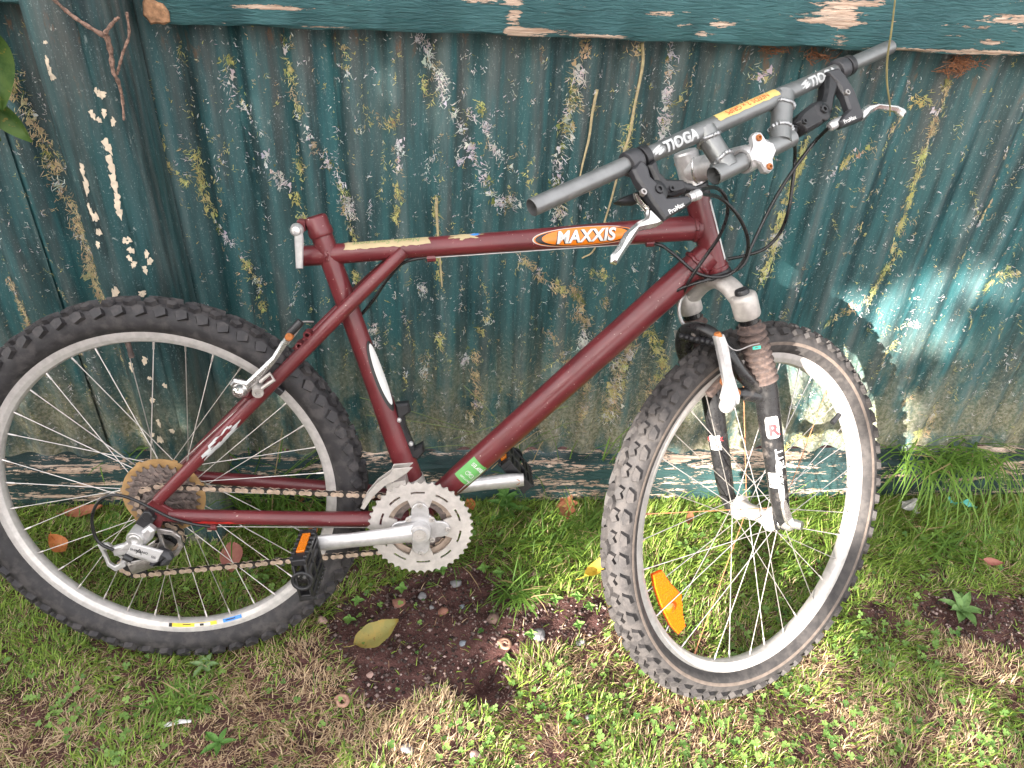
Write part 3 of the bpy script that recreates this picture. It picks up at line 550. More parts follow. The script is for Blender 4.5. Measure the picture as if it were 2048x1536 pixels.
# ------------------------------------------------------------------ fence
PITCH_C, AMP = 0.0762, 0.0088
def sheet_y(x): return AMP*math.cos(2*math.pi*x/PITCH_C)
fence = empty('corrugated_fence', (0, 0, 0))
tag(fence, 'old teal painted corrugated iron fence with peeling wooden rails behind the bicycle', 'fence')
bounds = [-2.70, -2.052, -1.40, -0.7504, -0.1044, 0.548, 1.20, 1.852, 2.50]
def sheet(i, x0, x1):
    nx = int((x1-x0)/(PITCH_C/14)); zs = [0.122, 0.128, 0.2, 0.35, 0.55, 0.75, 0.95, 1.2, 1.5, 1.8]; rnd = random.Random(i); ph = rnd.uniform(0, 6)
    vs = []; n1 = nx+1; off = -0.0004
    for s in (0, 1):
        for z in zs:
            for j in range(n1):
                x = x0+(x1-x0)*j/nx
                dent = 0.0016*math.sin(x*9+ph)*math.sin(z*5+ph)+0.0008*math.sin(x*41+z*23+ph)
                zz = z+(0.0035*math.sin(x*33+ph)+0.003*math.sin(x*91) if z < 0.125 else 0)
                vs.append((x, sheet_y(x)+off-0.0055*((x-x0)/(x1-x0))**3+dent*(1-((x-x0)/(x1-x0))**6)+s*0.0009, zz))
    fs = []; m = len(zs)
    for s in (0, 1):
        for k in range(m-1):
            for j in range(nx):
                a = s*m*n1+k*n1+j; fs.append((a, a+1, a+1+n1, a+n1))
    b = m*n1
    for k in range(m-1):
        for j in (0, nx): a = k*n1+j; fs.append((a, a+n1, a+n1+b, a+b))
    for j in range(nx): fs.append((j, j+1, j+1+b, j+b)); a = (m-1)*n1+j; fs.append((a, a+1, a+1+b, a+b))
    mb = MB(); mb.add(vs, fs); return mb.build('corrugated_sheet', M['sheet_old'] if x1 < -0.7 else M['sheet'], fence, 60)
for i in range(8): sheet(i, bounds[i]-0.03, bounds[i+1])

def board(name, x0, x1, yf, yb, z0, z1, mat, seed, sag=0.0015):
    rnd = random.Random(seed); mb = MB(); n = max(8, int((x1-x0)/0.02)); ring = []; vs = []
    prof = [(yf+0.004, z0), (yf, z0+0.005), (yf-0.0005, z0+0.3*(z1-z0)), (yf, z1-0.006), (yf+0.006, z1), (yb, z1), (yb, z0)]
    for i in range(n+1):
        x = x0+(x1-x0)*i/n
        for k, (y, z) in enumerate(prof):
            w = sag*math.sin(x*3+seed)+0.0010*math.sin(x*37+k*2+seed)+rnd.uniform(-0.0006, 0.0006)
            vs.append((x, y+(rnd.uniform(-0.0005, 0.0005) if k < 5 else 0), z+w))
    K = len(prof); fs = [(i*K+k, (i+1)*K+k, (i+1)*K+(k+1) % K, i*K+(k+1) % K) for i in range(n) for k in range(K)]
    fs += [tuple(range(K)), tuple(n*K+k for k in range(K-1, -1, -1))]
    mb.add(vs, fs); return mb.build(name, mat, fence, 40)
board('top_rail', -0.462, 3.2, -0.056, -0.012, 0.9945, 1.16, M['rail_top'], 1)
board('top_rail', -3.2, -0.615, -0.056, -0.012, 1.012, 1.17, M['rail_top'], 2)
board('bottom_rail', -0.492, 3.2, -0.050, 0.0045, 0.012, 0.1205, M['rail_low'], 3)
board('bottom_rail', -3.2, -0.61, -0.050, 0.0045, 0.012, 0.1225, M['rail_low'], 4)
# broken end grain of the rail beside the post
spl = simple('splintered wood', (0.30, 0.165, 0.09), 0.95, 0, 0.45, 90, 1.0, 160)
for zc, hh, w0 in ((1.012, 0.034, 0.026), (1.043, 0.026, 0.020)):
    mb = MB(); rnd = random.Random(int(zc*1000)); ol = []
    for k in range(16):
        t = 2*math.pi*k/16; q = 1+rnd.uniform(-0.28, 0.22); ol.append((-0.455+w0*q*math.cos(t)*0.8, -0.0585, zc+hh/2*q*math.sin(t)))
    slab(mb, ol, (0, -1, 0), 0.010, 0.3); mb.build('splintered_end', spl, fence, 30)
# round edged timber post with two long checks
post_prof = [(-0.606, -0.02), (-0.609, -0.115), (-0.604, -0.136), (-0.592, -0.148), (-0.580, -0.1515), (-0.573, -0.1490), (-0.567, -0.1528), (-0.550, -0.1550), (-0.536, -0.1535), (-0.531, -0.1492), (-0.525, -0.1520), (-0.512, -0.148), (-0.501, -0.137), (-0.496, -0.115), (-0.498, -0.02)]
vs = []; zs = [-0.06, 0.0, 0.05, 0.15, 0.3, 0.45, 0.6, 0.75, 0.9, 1.05, 1.25, 1.6]; K = len(post_prof)
for z in zs:
    for k, (x, y) in enumerate(post_prof): vs.append((x+0.0006*math.sin(z*5)-0.004*(z < 0.02)*math.sin(k*2.1), y, z))
fs = [(i*K+k, i*K+(k+1) % K, (i+1)*K+(k+1) % K, (i+1)*K+k) for i in range(len(zs)-1) for k in range(K)]+[tuple(range(K)), tuple((len(zs)-1)*K+k for k in range(K))]
mb = MB(); mb.add(vs, fs); post = mb.build('post', M['post'], fence, 50)
mb = MB(); rnd = random.Random(5)
def post_front(x):
    for (x0, y0), (x1, y1) in zip(post_prof[1:-1], post_prof[2:]):
        if x0 <= x <= x1: return y0+(y1-y0)*(x-x0)/(x1-x0)
    return -0.13
for x, z, sx, sy in D['flakes']:
    if not (-0.605 < x < -0.498): continue
    na = 17; c = (x, z); sx *= 0.00062; sy *= 0.00085; ph = rnd.uniform(0, 6); ring = []
    for k in range(na):
        t = 2*math.pi*k/na; q = 1+0.26*math.sin(2*t+ph)+0.24*math.sin(5*t+ph*2)+0.16*math.sin(8*t+ph*3); px, pz = x+sx*q*math.cos(t), z+sy*q*math.sin(t)
        px = min(max(px, -0.606), -0.498); ring.append((px, post_front(px)-0.0011, pz))
    vs = ring+[(p[0], p[1]+0.006, p[2]) for p in ring]
    mb.add(vs, [tuple(range(na))]+[(k, (k+1) % na, na+(k+1) % na, na+k) for k in range(na)])
o = mb.build('bare_patch', M['bare'], post, 20); o['kind'] = 'stuff'

# lichen and ivy traces growing along the ridges
TINT = dict(yellow=(0.37, 0.35, 0.15), tan=(0.36, 0.29, 0.175), white=(0.45, 0.44, 0.43), mix=(0.38, 0.35, 0.24), olive=(0.16, 0.17, 0.06))
LV, LF, LT = [], [], []
def lap(x):
    for p0, p1 in zip(bounds[:-1], bounds[1:]):
        if p0 <= x < p1: return 0.0055*((x-p0+0.03)/(p1-p0+0.03))**3
    return 0.0
def bristle(x, z, ang, ln, wd, col, y=None, lift=0.0025):
    dx, dz = math.cos(ang), math.sin(ang); px, pz = -dz, dx; bend = random.uniform(-0.5, 0.5); b = len(LV)
    for s, w in ((0, 1.0), (0.5, 0.9), (1.0, 0.25)):
        cx, cz = x+dx*ln*s+px*bend*ln*s*s*0.5, z+dz*ln*s+pz*bend*ln*s*s*0.5
        yy = (sheet_y(cx)-lap(cx) if y is None else y)-0.0030-lift*math.sin(s*2.4)
        LV.extend([(cx-px*wd*w/2, yy, cz-pz*wd*w/2), (cx+px*wd*w/2, yy, cz+pz*wd*w/2)]); LT.extend([col, col])
    LF.extend([(b, b+1, b+3, b+2), (b+2, b+3, b+5, b+4)])
def jit(c, v=0.25): k = 1+random.uniform(-v, v); return tuple(x*k*(1+random.uniform(-0.08, 0.08)) for x in c)
for kind, wpx, pts in D['lichen']:
    w = wpx*0.00062; ph0 = random.uniform(0, 9)
    for (x0, z0), (x1, z1) in zip(pts[:-1], pts[1:]):
        L = math.hypot(x1-x0, z1-z0); ax = math.atan2(z1-z0, x1-x0); nclump = max(2, int(L/0.0052))
        for c_ in range(nclump):
            tc = (c_+random.random())/nclump; s_here = tc*L
            amt = max(0.0, random.gauss(0.95, 0.55))*(0.75+0.6*math.sin(s_here*140+ph0))
            if amt < 0.2: continue
            lat = random.gauss(0, 0.36)*w; cx_ = x0+(x1-x0)*tc-math.sin(ax)*lat; cz_ = z0+(z1-z0)*tc+math.cos(ax)*lat
            kk = kind if kind != 'mix' else random.choice(('white', 'yellow', 'tan'))
            if random.random() < 0.18: kk = random.choice(('white', 'tan', 'olive'))
            col = jit(TINT[kk], 0.22); sp = 0.36*w+0.0026; s = random.choice((-1, 1)); a1 = ax+s*random.uniform(0.2, 1.4)
            for k in range(int((4+wpx*0.85)*amt)):
                bristle(cx_+random.gauss(0, sp), cz_+random.gauss(0, sp*1.3), a1+random.gauss(0, 1.0), random.uniform(0.0035, 0.0090)*(0.75+wpx/26), random.uniform(0.0006, 0.0014), jit(col, 0.22))
            for k in range(random.choice((0, 1, 2))):      # crust
                b = len(LV); na = 8; r = random.uniform(0.0012, 0.0034)*(0.5+wpx/16); ph = random.uniform(0, 6); c2 = jit(col, 0.15); ex, ez = cx_+random.gauss(0, sp*0.7), cz_+random.gauss(0, sp)
                for m in range(na):
                    a = 2*math.pi*m/na; q = r*(1+0.45*math.sin(3*a+ph)); px_, pz_ = ex+q*math.cos(a), ez+1.5*q*math.sin(a); LV.append((px_, sheet_y(px_)-lap(px_)-0.0030, pz_)); LT.append(c2)
                LF.append(tuple(range(b, b+na)))
# fainter feathery strokes everywhere between the big ones
def stroke(x, z, ang, L, w, kk):
    for k in range(int(L/0.0028)):
        t = random.random(); d_ = random.gauss(0, w); col = jit(TINT[kk if random.random() < 0.8 else random.choice(('white', 'tan', 'olive'))], 0.3)
        bristle(x+math.cos(ang)*L*t-math.sin(ang)*d_, z+math.sin(ang)*L*t+math.cos(ang)*d_, ang+random.choice((-1, 1))*random.uniform(0.3, 1.3), random.uniform(0.003, 0.0075), random.uniform(0.0005, 0.0011), col)
for k in range(330):
    x, z = random.uniform(-1.05, 1.45), random.uniform(0.16, 0.97)
    if -0.62 < x < -0.49: continue
    stroke(x, z, random.choice((-1.05, -1.2, -1.5, -1.75, -2.0))+random.gauss(0, 0.15), random.uniform(0.012, 0.06), random.uniform(0.0008, 0.003), random.choice(('white', 'white', 'tan', 'yellow', 'yellow')))
# scattered flecks and little stars all over
for k in range(5200):
    x, z = random.uniform(-1.1, 1.5), random.uniform(0.14, 0.99)
    if -0.62 < x < -0.49: continue
    ns = random.choice((1, 1, 1, 2, 3, 6)); col = TINT[random.choice(('white', 'white', 'tan', 'yellow'))]; a0 = math.pi/2+random.uniform(-0.9, 0.9)
    for s in range(ns): bristle(x+random.gauss(0, 0.002), z+random.gauss(0, 0.003), a0+random.gauss(0, 0.8)*(ns > 1), random.uniform(0.002, 0.0065), random.uniform(0.0006, 0.0016), jit(col, 0.4))
# feathery grey web in the lower middle and on the right
for k in range(1500):
    x = random.gauss(0.32, 0.10); z = random.uniform(0.13, 0.42); bristle(x, z, random.uniform(0, 6.28), random.uniform(0.005, 0.012), random.uniform(0.0005, 0.0009), jit((0.30, 0.28, 0.22)))
tot = [len(f) for f in LF]; flat = [i for f in LF for i in f]
lichen = np_mesh('lichen', np.array(LV), flat, np.array(tot), M['lichen'], np.array(LT))
tag(lichen, 'yellow and grey lichen and ivy traces on the corrugated fence', 'lichen', kind='stuff')
for i, pts in enumerate(D['roots']):
    mb = MB(); pp = smooth_path([(x, sheet_y(x)-0.005, z) for x, z in pts], 5); tube(mb, pp, [0.0028*(1-0.5*k/len(pp)) for k in range(len(pp))], 7)
    tag(mb.build('ivy_root', M['root']), ['long pale dead ivy root climbing the fence behind the shift lever', 'short pale ivy root beside the longer one on the fence', 'thin pale root crossing the fence above the top tube'][i], 'root', 'dead ivy roots on the fence')
# forked twig hanging in front of the post
mb = MB()
for i, pts in enumerate(D['twig']):
    r0 = (0.0034, 0.0032, 0.0040, 0.0026)[i]; yy = (-0.160, -0.160, -0.158, -0.158)[i]
    pp = smooth_path([(x+random.uniform(-0.0015, 0.0015), yy+0.003*math.sin(k*2), z) for k, (x, z) in enumerate(pts)], 5); N = len(pp)
    tube(mb, pp, [max(0.0012, r0*((0.55+0.45*k/N) if i < 2 else (1-0.65*k/N) if i == 2 else 0.7)*(1+0.22*math.sin(k*1.9)+random.uniform(-0.12, 0.12))) for k in range(N)], 9)
tag(mb.build('dead_twig', M['twig']), 'forked brown dead twig hanging down the fence post', 'twig')

# ------------------------------------------------------------------ grass
def in_poly(px, py, poly):
    c = np.zeros(len(px), bool); P = np.array(poly); j = len(P)-1
    for i in range(len(P)):
        c ^= ((P[i, 1] > py) != (P[j, 1] > py)) & (px < (P[j, 0]-P[i, 0])*(py-P[i, 1])/(P[j, 1]-P[i, 1]+1e-12)+P[i, 0]); j = i
    return c
def nz(x, y, s, ph=0.0):
    return (np.sin(x*s+ph)*np.cos(y*s*1.13-ph)+0.6*np.sin(x*s*2.1+y*s*1.7+ph*3)+0.4*np.cos(x*s*3.9-y*s*4.3+ph))/2.0
def dirt_at(x, y):
    wx, wy = x+0.012*nz(x, y, 60, 1), y+0.012*nz(x, y, 55, 4); d = np.zeros(len(x), bool)
    for poly in D['dirt']: d |= in_poly(wx, wy, poly)
    return d
def blobs(x, y, L, k=1.0):
    v = np.zeros(len(x))
    for bx, by, r in L: v = np.maximum(v, np.exp(-((x-bx)**2+((y-by)*1.2)**2)/(r*k)**2))
    return v
def blades(n, x, y, z, length, width, az, lean, curl, tint, name, label, mat=None, kind='stuff', cat='grass', droop=None):
    """n tapered blades of three segments"""
    dx, dy = np.cos(az), np.sin(az); sx, sy = -dy, dx; tw = RNG.uniform(-0.8, 0.8, n); V = np.zeros((n, 7, 3)); k = 0
    for s, w in ((0, 1.0), (0.4, 0.95), (0.75, 0.65), (1.0, 0)):
        a = lean+curl*s; h = length*s
        bx = x+dx*h*np.sin(a); by = y+dy*h*np.sin(a); bz = z+h*np.cos(a)
        if droop is not None: bz = bz-droop*s*s
        hw = width*w/2; cx, cy = sx*np.cos(tw)-dx*np.sin(tw)*0.5, sy*np.cos(tw)-dy*np.sin(tw)*0.5
        if s < 1:
            V[:, k] = np.stack([bx-cx*hw, by-cy*hw, bz], 1); V[:, k+1] = np.stack([bx+cx*hw, by+cy*hw, bz+0.15*hw], 1); k += 2
        else: V[:, k] = np.stack([bx, by, bz], 1)
    base = np.arange(n)[:, None]*7
    f = np.concatenate([base+np.array([[0, 1, 3, 2]]), base+np.array([[2, 3, 5, 4]]), base+np.array([[4, 5, 6]])], 1).ravel()
    o = np_mesh(name, V.reshape(-1, 3), f, np.tile([4, 4, 3], n), mat or M['grass'], np.repeat(tint, 7, 0), smooth=True)
    tag(o, label, cat, kind=kind); return o
N0 = 320000
gx = RNG.uniform(-1.55, 1.95, N0); gy = RNG.uniform(-1.0, -0.008, N0)
near_fence = np.clip((gy+0.30)/0.22, 0, 1)
dry = np.clip(blobs(gx, gy, D['dry'])*1.0+0.35*nz(gx, gy, 17, 2)+0.16-0.6*near_fence-0.08*(gx > 0.15)-0.12*(gx < -0.45), 0, 1)
dirt = dirt_at(gx, gy); thin = nz(gx, gy, 30, 5)
# under the post and rails
ok = ~((gx > -0.615) & (gx < -0.49) & (gy > -0.16))
dens = np.where(dirt, 0.022+0.03*(thin > 0.35), np.clip(0.72+0.35*thin, 0.18, 1))
keep = ok & (RNG.random(N0) < dens); gx, gy, dry, near_fence, dirt = gx[keep], gy[keep], dry[keep], near_fence[keep], dirt[keep]
n = len(gx); dead = RNG.random(n) < np.clip(0.18+0.75*dry, 0, 0.92); flat = RNG.random(n) < (0.30+0.3*dry)
length = RNG.uniform(0.012, 0.033, n)*(1+0.9*near_fence)*np.where(dead, 0.85, 1.0)*(1+0.35*nz(gx, gy, 12, 7)); length = np.where(dirt, length*0.75, length)
az = 2.2*nz(gx, gy, 14, 3)*np.pi*0.5+RNG.normal(0, 1.1, n); lean = np.where(flat, RNG.uniform(0.9, 1.45, n), RNG.uniform(0.15, 0.85, n)); curl = RNG.uniform(0.1, 0.9, n)*np.where(flat, 0.25, 1)
hue = np.clip(RNG.normal(0.5, 0.28, n)+0.2*nz(gx, gy, 9, 1), 0, 1)[:, None]
green = np.array([0.068, 0.140, 0.020])*(1-hue)+np.array([0.28, 0.39, 0.065])*hue
tan = np.array([0.42, 0.295, 0.175])*(1-hue)+np.array([0.66, 0.51, 0.34])*hue
brown = RNG.random(n) < 0.20; tan[brown] *= np.array([0.50, 0.42, 0.40])
tint = np.where(dead[:, None], tan, green)*RNG.uniform(0.8, 1.15, (n, 1))
blades(n, gx, gy, gz(gx, gy)-0.002, length, np.where(dead, RNG.uniform(0.0010, 0.0019, n), RNG.uniform(0.0014, 0.0030, n)), az, lean, curl, tint, 'lawn', 'short mown lawn grass with dry straw patches in front of the fence')
# dead thatch lying on the soil in the lawn
n = 26000; tx = RNG.uniform(-1.5, 1.9, n); ty = RNG.uniform(-1.0, -0.01, n); kp = ~dirt_at(tx, ty) | (RNG.random(n) < 0.08); tx, ty = tx[kp], ty[kp]; n = len(tx)
blades(n, tx, ty, gz(tx, ty)+0.001, RNG.uniform(0.01, 0.03, n), RNG.uniform(0.0007, 0.0016, n), RNG.uniform(0, 6.28, n), RNG.uniform(1.3, 1.56, n), RNG.uniform(-0.1, 0.15, n),
       np.array([0.27, 0.175, 0.105])*RNG.uniform(0.4, 1.7, (n, 1)), 'thatch', 'dead brown thatch lying between the lawn blades')

# clover: three heart leaflets on a short stalk
def clover(n, x, y, size, hgt, name, label):
    V = np.zeros((n, 3, 6, 3)); shp = np.array([(0, 0), (0.45, -0.55), (0.98, -0.42), (0.93, 0), (0.98, 0.42), (0.45, 0.55)])
    a0 = RNG.uniform(0, 6.28, n); tx, ty = RNG.normal(0, 0.28, n), RNG.normal(0, 0.28, n); zz = gz(x, y)+hgt
    for l in range(3):
        a = a0+l*2.094+RNG.normal(0, 0.12, n); c, s = np.cos(a), np.sin(a)
        for k, (p, q_) in enumerate(shp):
            lx, ly = (p*c-q_*s)*size, (p*s+q_*c)*size
            V[:, l, k] = np.stack([x+lx, y+ly, zz+lx*tx+ly*ty+(0.22*abs(q_)+0.10*p)*size], 1)
    base = np.arange(n*3)[:, None]*6; f = np.concatenate([base+np.array([[0, 1, 2, 3]]), base+np.array([[0, 3, 4, 5]])], 1).ravel()
    h = np.clip(RNG.normal(0.5, 0.25, n), 0, 1)[:, None]; t = np.array([0.055, 0.13, 0.028])*(1-h)+np.array([0.20, 0.32, 0.075])*h
    return tag(np_mesh(name, V.reshape(-1, 3), f, np.full(n*6, 4), M['clover'], np.repeat(t, 18, 0)), label, 'clover', kind='stuff')
cx = RNG.uniform(-1.3, 1.7, 60000); cy = RNG.uniform(-0.95, -0.03, 60000); pr = np.clip(0.012+0.22*blobs(cx, cy, D['clover'], 1.25)*(0.6+0.6*nz(cx, cy, 33, 2)), 0, 1)
k = (RNG.random(60000) < pr) & (~dirt_at(cx, cy) | (RNG.random(60000) < 0.25)); cx, cy = cx[k], cy[k]
clover(len(cx), cx, cy, RNG.uniform(0.0034, 0.0074, len(cx)), RNG.uniform(0.006, 0.022, len(cx)), 'clover_patch', 'low clover leaves spread through the lawn')
# gravel on the bare soil
n = 5200; sx_ = RNG.uniform(-0.5, 1.5, 60000); sy_ = RNG.uniform(-0.75, -0.1, 60000); k = dirt_at(sx_, sy_); sx_, sy_ = sx_[k][:n], sy_[k][:n]; n = len(sx_)
oc = np.array([(1, 0, 0), (0, 1, 0), (-1, 0, 0), (0, -1, 0), (0, 0, 0.8), (0, 0, -0.8)]); of = np.array([(0, 1, 4), (1, 2, 4), (2, 3, 4), (3, 0, 4), (1, 0, 5), (2, 1, 5), (3, 2, 5), (0, 3, 5)])
sz = 0.0008+0.0040*RNG.random(n)**4; V = oc[None]*sz[:, None, None]*RNG.uniform(0.7, 1.3, (n, 6, 1)); V[:, :, 0] += sx_[:, None]; V[:, :, 1] += sy_[:, None]; V[:, :, 2] += (gz(sx_, sy_)+sz*0.3)[:, None]
g = RNG.uniform(0.04, 0.34, (n, 1))*np.where(RNG.random((n, 1)) < 0.72, 0.35, 1.0); tint = np.concatenate([g*1.15, g*0.85, g*0.78], 1)
tag(np_mesh('gravel', V.reshape(-1, 3), (np.arange(n)[:, None, None]*6+of[None]).ravel(), np.full(n*8, 3), M['lichen'], np.repeat(tint, 6, 0)), 'tiny pale grit scattered on the bare soil', 'gravel', kind='stuff')

# ------------------------------------------------------------------ bicycle materials
DUST = (0.20, 0.155, 0.125, 1)
def frame_paint():
    n = Nodes('maroon frame paint')
    c = n.mix(n.ramp(n.noise(14, 4), 0.35, 0.65), (0.092, 0.0125, 0.0160, 1), (0.118, 0.0165, 0.0205, 1))
    c = n.mix(n.ramp(n.noise(60, 6, 0.7), 0.62, 0.74, 0, 0.35), c, (0.22, 0.12, 0.11, 1))
    chips = n.ramp(n.noise(210, 3, 0.6), 0.695, 0.715); c = n.mix(n.math('MULTIPLY', chips, 0.8), c, (0.42, 0.30, 0.26, 1))
    n.bsdf(c, n.ramp(n.noise(40, 5), 0.3, 0.7, 0.30, 0.46), 0, n.bump(n.noise(330, 3), 0.05, 0.0005), coat=0.12, spec=0.5); return n.m
def brushed(name, col, rough, dirt_amt, dscale=30, metal=0.9):
    n = Nodes(name); f = n.noise(1, 5, 0.6, n.coord((90, 90, 90))); d = n.ramp(n.noise(dscale, 6, 0.7), 0.66-dirt_amt*0.4, 0.82-dirt_amt*0.3)
    c = n.mix(n.ramp(f, 0.3, 0.7), tuple(x*0.86 for x in col)+(1,), tuple(min(1, x*1.08) for x in col)+(1,)); c = n.mix(n.math('MULTIPLY', d, 0.75), c, (0.24, 0.18, 0.145, 1))
    n.bsdf(c, n.ramp(n.noise(70, 5), 0.3, 0.7, rough-0.06, rough+0.1), n.ramp(d, 0, 1, metal, metal*0.5), n.bump(n.noise(500, 3), 0.06, 0.0004)); return n.m
B = {}
B['frame'] = frame_paint()
B['rubber'] = simple('dusty tyre rubber', (0.0185, 0.0170, 0.0190), 0.66, 0, 0.25, 60, 0.25, 320, (0.050, 0.045, 0.045, 1), 0.36, 55)
B['rubber_dirty'] = simple('muddy tyre rubber', (0.027, 0.024, 0.024), 0.76, 0, 0.25, 60, 0.3, 320, (0.052, 0.046, 0.044, 1), 0.40, 55)
B['rim'] = brushed('rim alloy', (0.50, 0.475, 0.46), 0.38, -0.1, metal=0.35); B['rim_f'] = brushed('dusty rim alloy', (0.46, 0.435, 0.415), 0.42, 0.10, 30, 0.4)
B['alloy'] = brushed('silver alloy', (0.52, 0.51, 0.51), 0.34, -0.1, metal=0.55); B['alloy_dirty'] = brushed('tarnished alloy', (0.44, 0.41, 0.385), 0.46, 0.15, 30, 0.45)
B['polished'] = brushed('polished alloy', (0.66, 0.645, 0.63), 0.22, -0.3); B['ring'] = brushed('worn chainring alloy', (0.50, 0.465, 0.44), 0.42, 0.02, 30, 0.35)
B['bar'] = simple('grey anodised bar', (0.20, 0.205, 0.205), 0.40, 0.65, 0.10, 50, 0.04, 500, (0.24, 0.22, 0.20, 1), 0.08, 20)
B['weld'] = simple('grey weld bead', (0.30, 0.305, 0.31), 0.34, 0.7, 0.1, 60, 0.1, 400)
B['plastic'] = simple('dark grey plastic', (0.014, 0.014, 0.016), 0.42, 0, 0.15, 50, 0.12, 500); B['plastic_lt'] = simple('charcoal lever body', (0.032, 0.032, 0.036), 0.42, 0, 0.12, 50, 0.10, 500)
B['black'] = simple('black paint', (0.013, 0.013, 0.014), 0.30, 0, 0.2, 50, 0.05, 300, (0.085, 0.07, 0.062, 1), 0.14, 22)
B['stanchion'] = simple('black stanchion', (0.012, 0.012, 0.012), 0.22, 0.2, 0.2, 60)
B['boot'] = simple('dusty rubber boot', (0.060, 0.043, 0.039), 0.85, 0, 0.3, 70, 0.25, 250, (0.11, 0.075, 0.063, 1), 0.4, 120)
B['cable'] = simple('black cable housing', (0.010, 0.010, 0.011), 0.32, 0, 0.1, 80); B['wire'] = simple('steel cable', (0.36, 0.34, 0.33), 0.35, 0.9, 0.15, 200)
B['spoke'] = simple('steel spoke', (0.48, 0.45, 0.43), 0.38, 0.75, 0.15, 40); B['spoke_rust'] = simple('rusty spoke', (0.36, 0.16, 0.075), 0.7, 0.2, 0.3, 60, 0.2, 300)
B['rust'] = simple('rusty bolt', (0.34, 0.115, 0.03), 0.65, 0.25, 0.35, 150, 0.3, 300); B['steel'] = simple('dirty steel', (0.36, 0.34, 0.33), 0.38, 0.85, 0.2, 80, 0.1, 300, DUST, 0.25, 60)
B['chain_outer'] = simple('chain plate', (0.50, 0.385, 0.30), 0.42, 0.55, 0.25, 120, 0.1, 300); B['chain_inner'] = simple('greasy inner link', (0.045, 0.038, 0.034), 0.5, 0.4, 0.3, 150)
B['sprocket'] = simple('greasy sprocket', (0.15, 0.122, 0.112), 0.5, 0.4, 0.3, 120, 0.3, 300, (0.24, 0.18, 0.155, 1), 0.3, 90); B['ring_tan'] = simple('grimy inner ring', (0.33, 0.255, 0.20), 0.55, 0.2, 0.25, 60, 0.2, 300)
B['guard'] = simple('yellowed plastic guard', (0.33, 0.20, 0.085), 0.5, 0, 0.2, 40, 0.05, 300, (0.30, 0.2, 0.12, 1), 0.15, 30)
B['amber'] = None
B['white'] = simple('white decal', (0.58, 0.57, 0.56), 0.5, 0, 0.05, 60); B['decal_black'] = simple('black decal', (0.012, 0.012, 0.012), 0.4, 0, 0.1, 60)
B['letter'] = simple('pale grey lettering', (0.42, 0.43, 0.43), 0.5, 0, 0.05, 60); B['letter_red'] = simple('red lettering', (0.55, 0.035, 0.04), 0.5, 0, 0.08, 60)
B['orange'] = simple('orange decal', (0.66, 0.17, 0.006), 0.35, 0, 0.06, 60, coat=0.2); B['green'] = simple('green sticker', (0.11, 0.34, 0.09), 0.45, 0, 0.06, 60)
B['tape'] = simple('cream tape', (0.38, 0.30, 0.17), 0.6, 0, 0.08, 60, 0.1, 200); B['tape_yellow'] = simple('yellow masking tape', (0.52, 0.39, 0.13), 0.6, 0, 0.06, 60, 0.1, 200)
B['ink_green'] = simple('green pen', (0.18, 0.24, 0.09), 0.7); B['ink_red'] = simple('red pen', (0.55, 0.06, 0.02), 0.7)
B['blue'] = simple('blue decal', (0.04, 0.22, 0.62), 0.4); B['yellow'] = simple('yellow decal', (0.72, 0.50, 0.04), 0.4); B['teal_dot'] = simple('teal paint dab', (0.02, 0.30, 0.24), 0.5)
B['red_paint'] = simple('brighter red touch up', (0.38, 0.02, 0.02), 0.4, 0, 0.2, 90)
def amber(name, col, sc):
    n = Nodes(name); w = n.new('ShaderNodeTexVoronoi'); w.feature = 'F1'; w.inputs['Scale'].default_value = sc; n.link(n.coord(), w.inputs['Vector'])
    c = n.mix(n.ramp(w.outputs['Distance'], 0.2, 0.7), col, tuple(min(1, x*1.5) for x in col[:3])+(1,)); n.bsdf(c, 0.22, 0, n.bump(w.outputs['Distance'], 0.5, 0.0006), coat=0.5); return n.m
B['amber'] = amber('orange reflector', (0.58, 0.072, 0.002, 1), 420); B['amber_pedal'] = amber('amber pedal reflector', (0.46, 0.12, 0.003, 1), 420)

# ------------------------------------------------------------------ bicycle: along (u), up (w), towards the viewer (v), from the rear axle
RT = 0.333; RC = 0.3015
cr, LEAN, PSI = Vector(D['root'][0]), D['root'][1], D['root'][2]
Uw = Vector((-math.sin(PSI)*math.sin(LEAN), math.cos(PSI)*math.sin(LEAN), math.cos(LEAN)))
bike = empty('bicycle', cr-Uw*RT, (-LEAN, 0, PSI))
tag(bike, 'maroon hardtail mountain bike without a saddle leaning on the fence', 'bicycle')
def V(u, w, v=0.0): return Vector((u, -v, w+RT))
def Dv(u, w, v): return Vector((u, -v, w))
NV = Dv(0, 0, 1)
bpy.context.view_layer.update()
CAM_L = bike.matrix_world.inverted() @ Vector((-0.0374, -1.3216, 1.2589))
def to_eye(p): return (CAM_L-Vector(p)).normalized()

# frame -------------------------------------------------------------
BBp = V(0.424, -0.036); ST_top = V(0.268, 0.456); TT_a = V(0.247, 0.402); TT_b = V(0.849, 0.463); DT_t = V(0.868, 0.422)
frame = MB()
st = lambda t: BBp.lerp(ST_top, t)
tube(frame, [st(0.02), st(0.15), st(0.3), st(0.45), st(0.6), st(0.8), st(0.97)], [0.018, 0.0205, 0.0195, 0.0175, 0.0165, 0.0162, 0.0160], 24)
frame_ob = frame.build('frame', B['frame'], bike, 40)
def fpart(name, pts, rad, n=20, squash=None, mat=None, parent=None):
    mb = MB(); tube(mb, pts, rad, n, squash=squash); return mb.build(name, mat or B['frame'], parent or frame_ob, 40)
tt = lambda t: TT_a.lerp(TT_b, t)
fpart('top_tube', [tt(-0.005), tt(0.0), tt(0.2), tt(0.5), tt(0.8), tt(1.0)], [0.0135, 0.0155, 0.0150, 0.0155, 0.0178, 0.0192], 24)
dt = lambda t: BBp.lerp(DT_t, t)
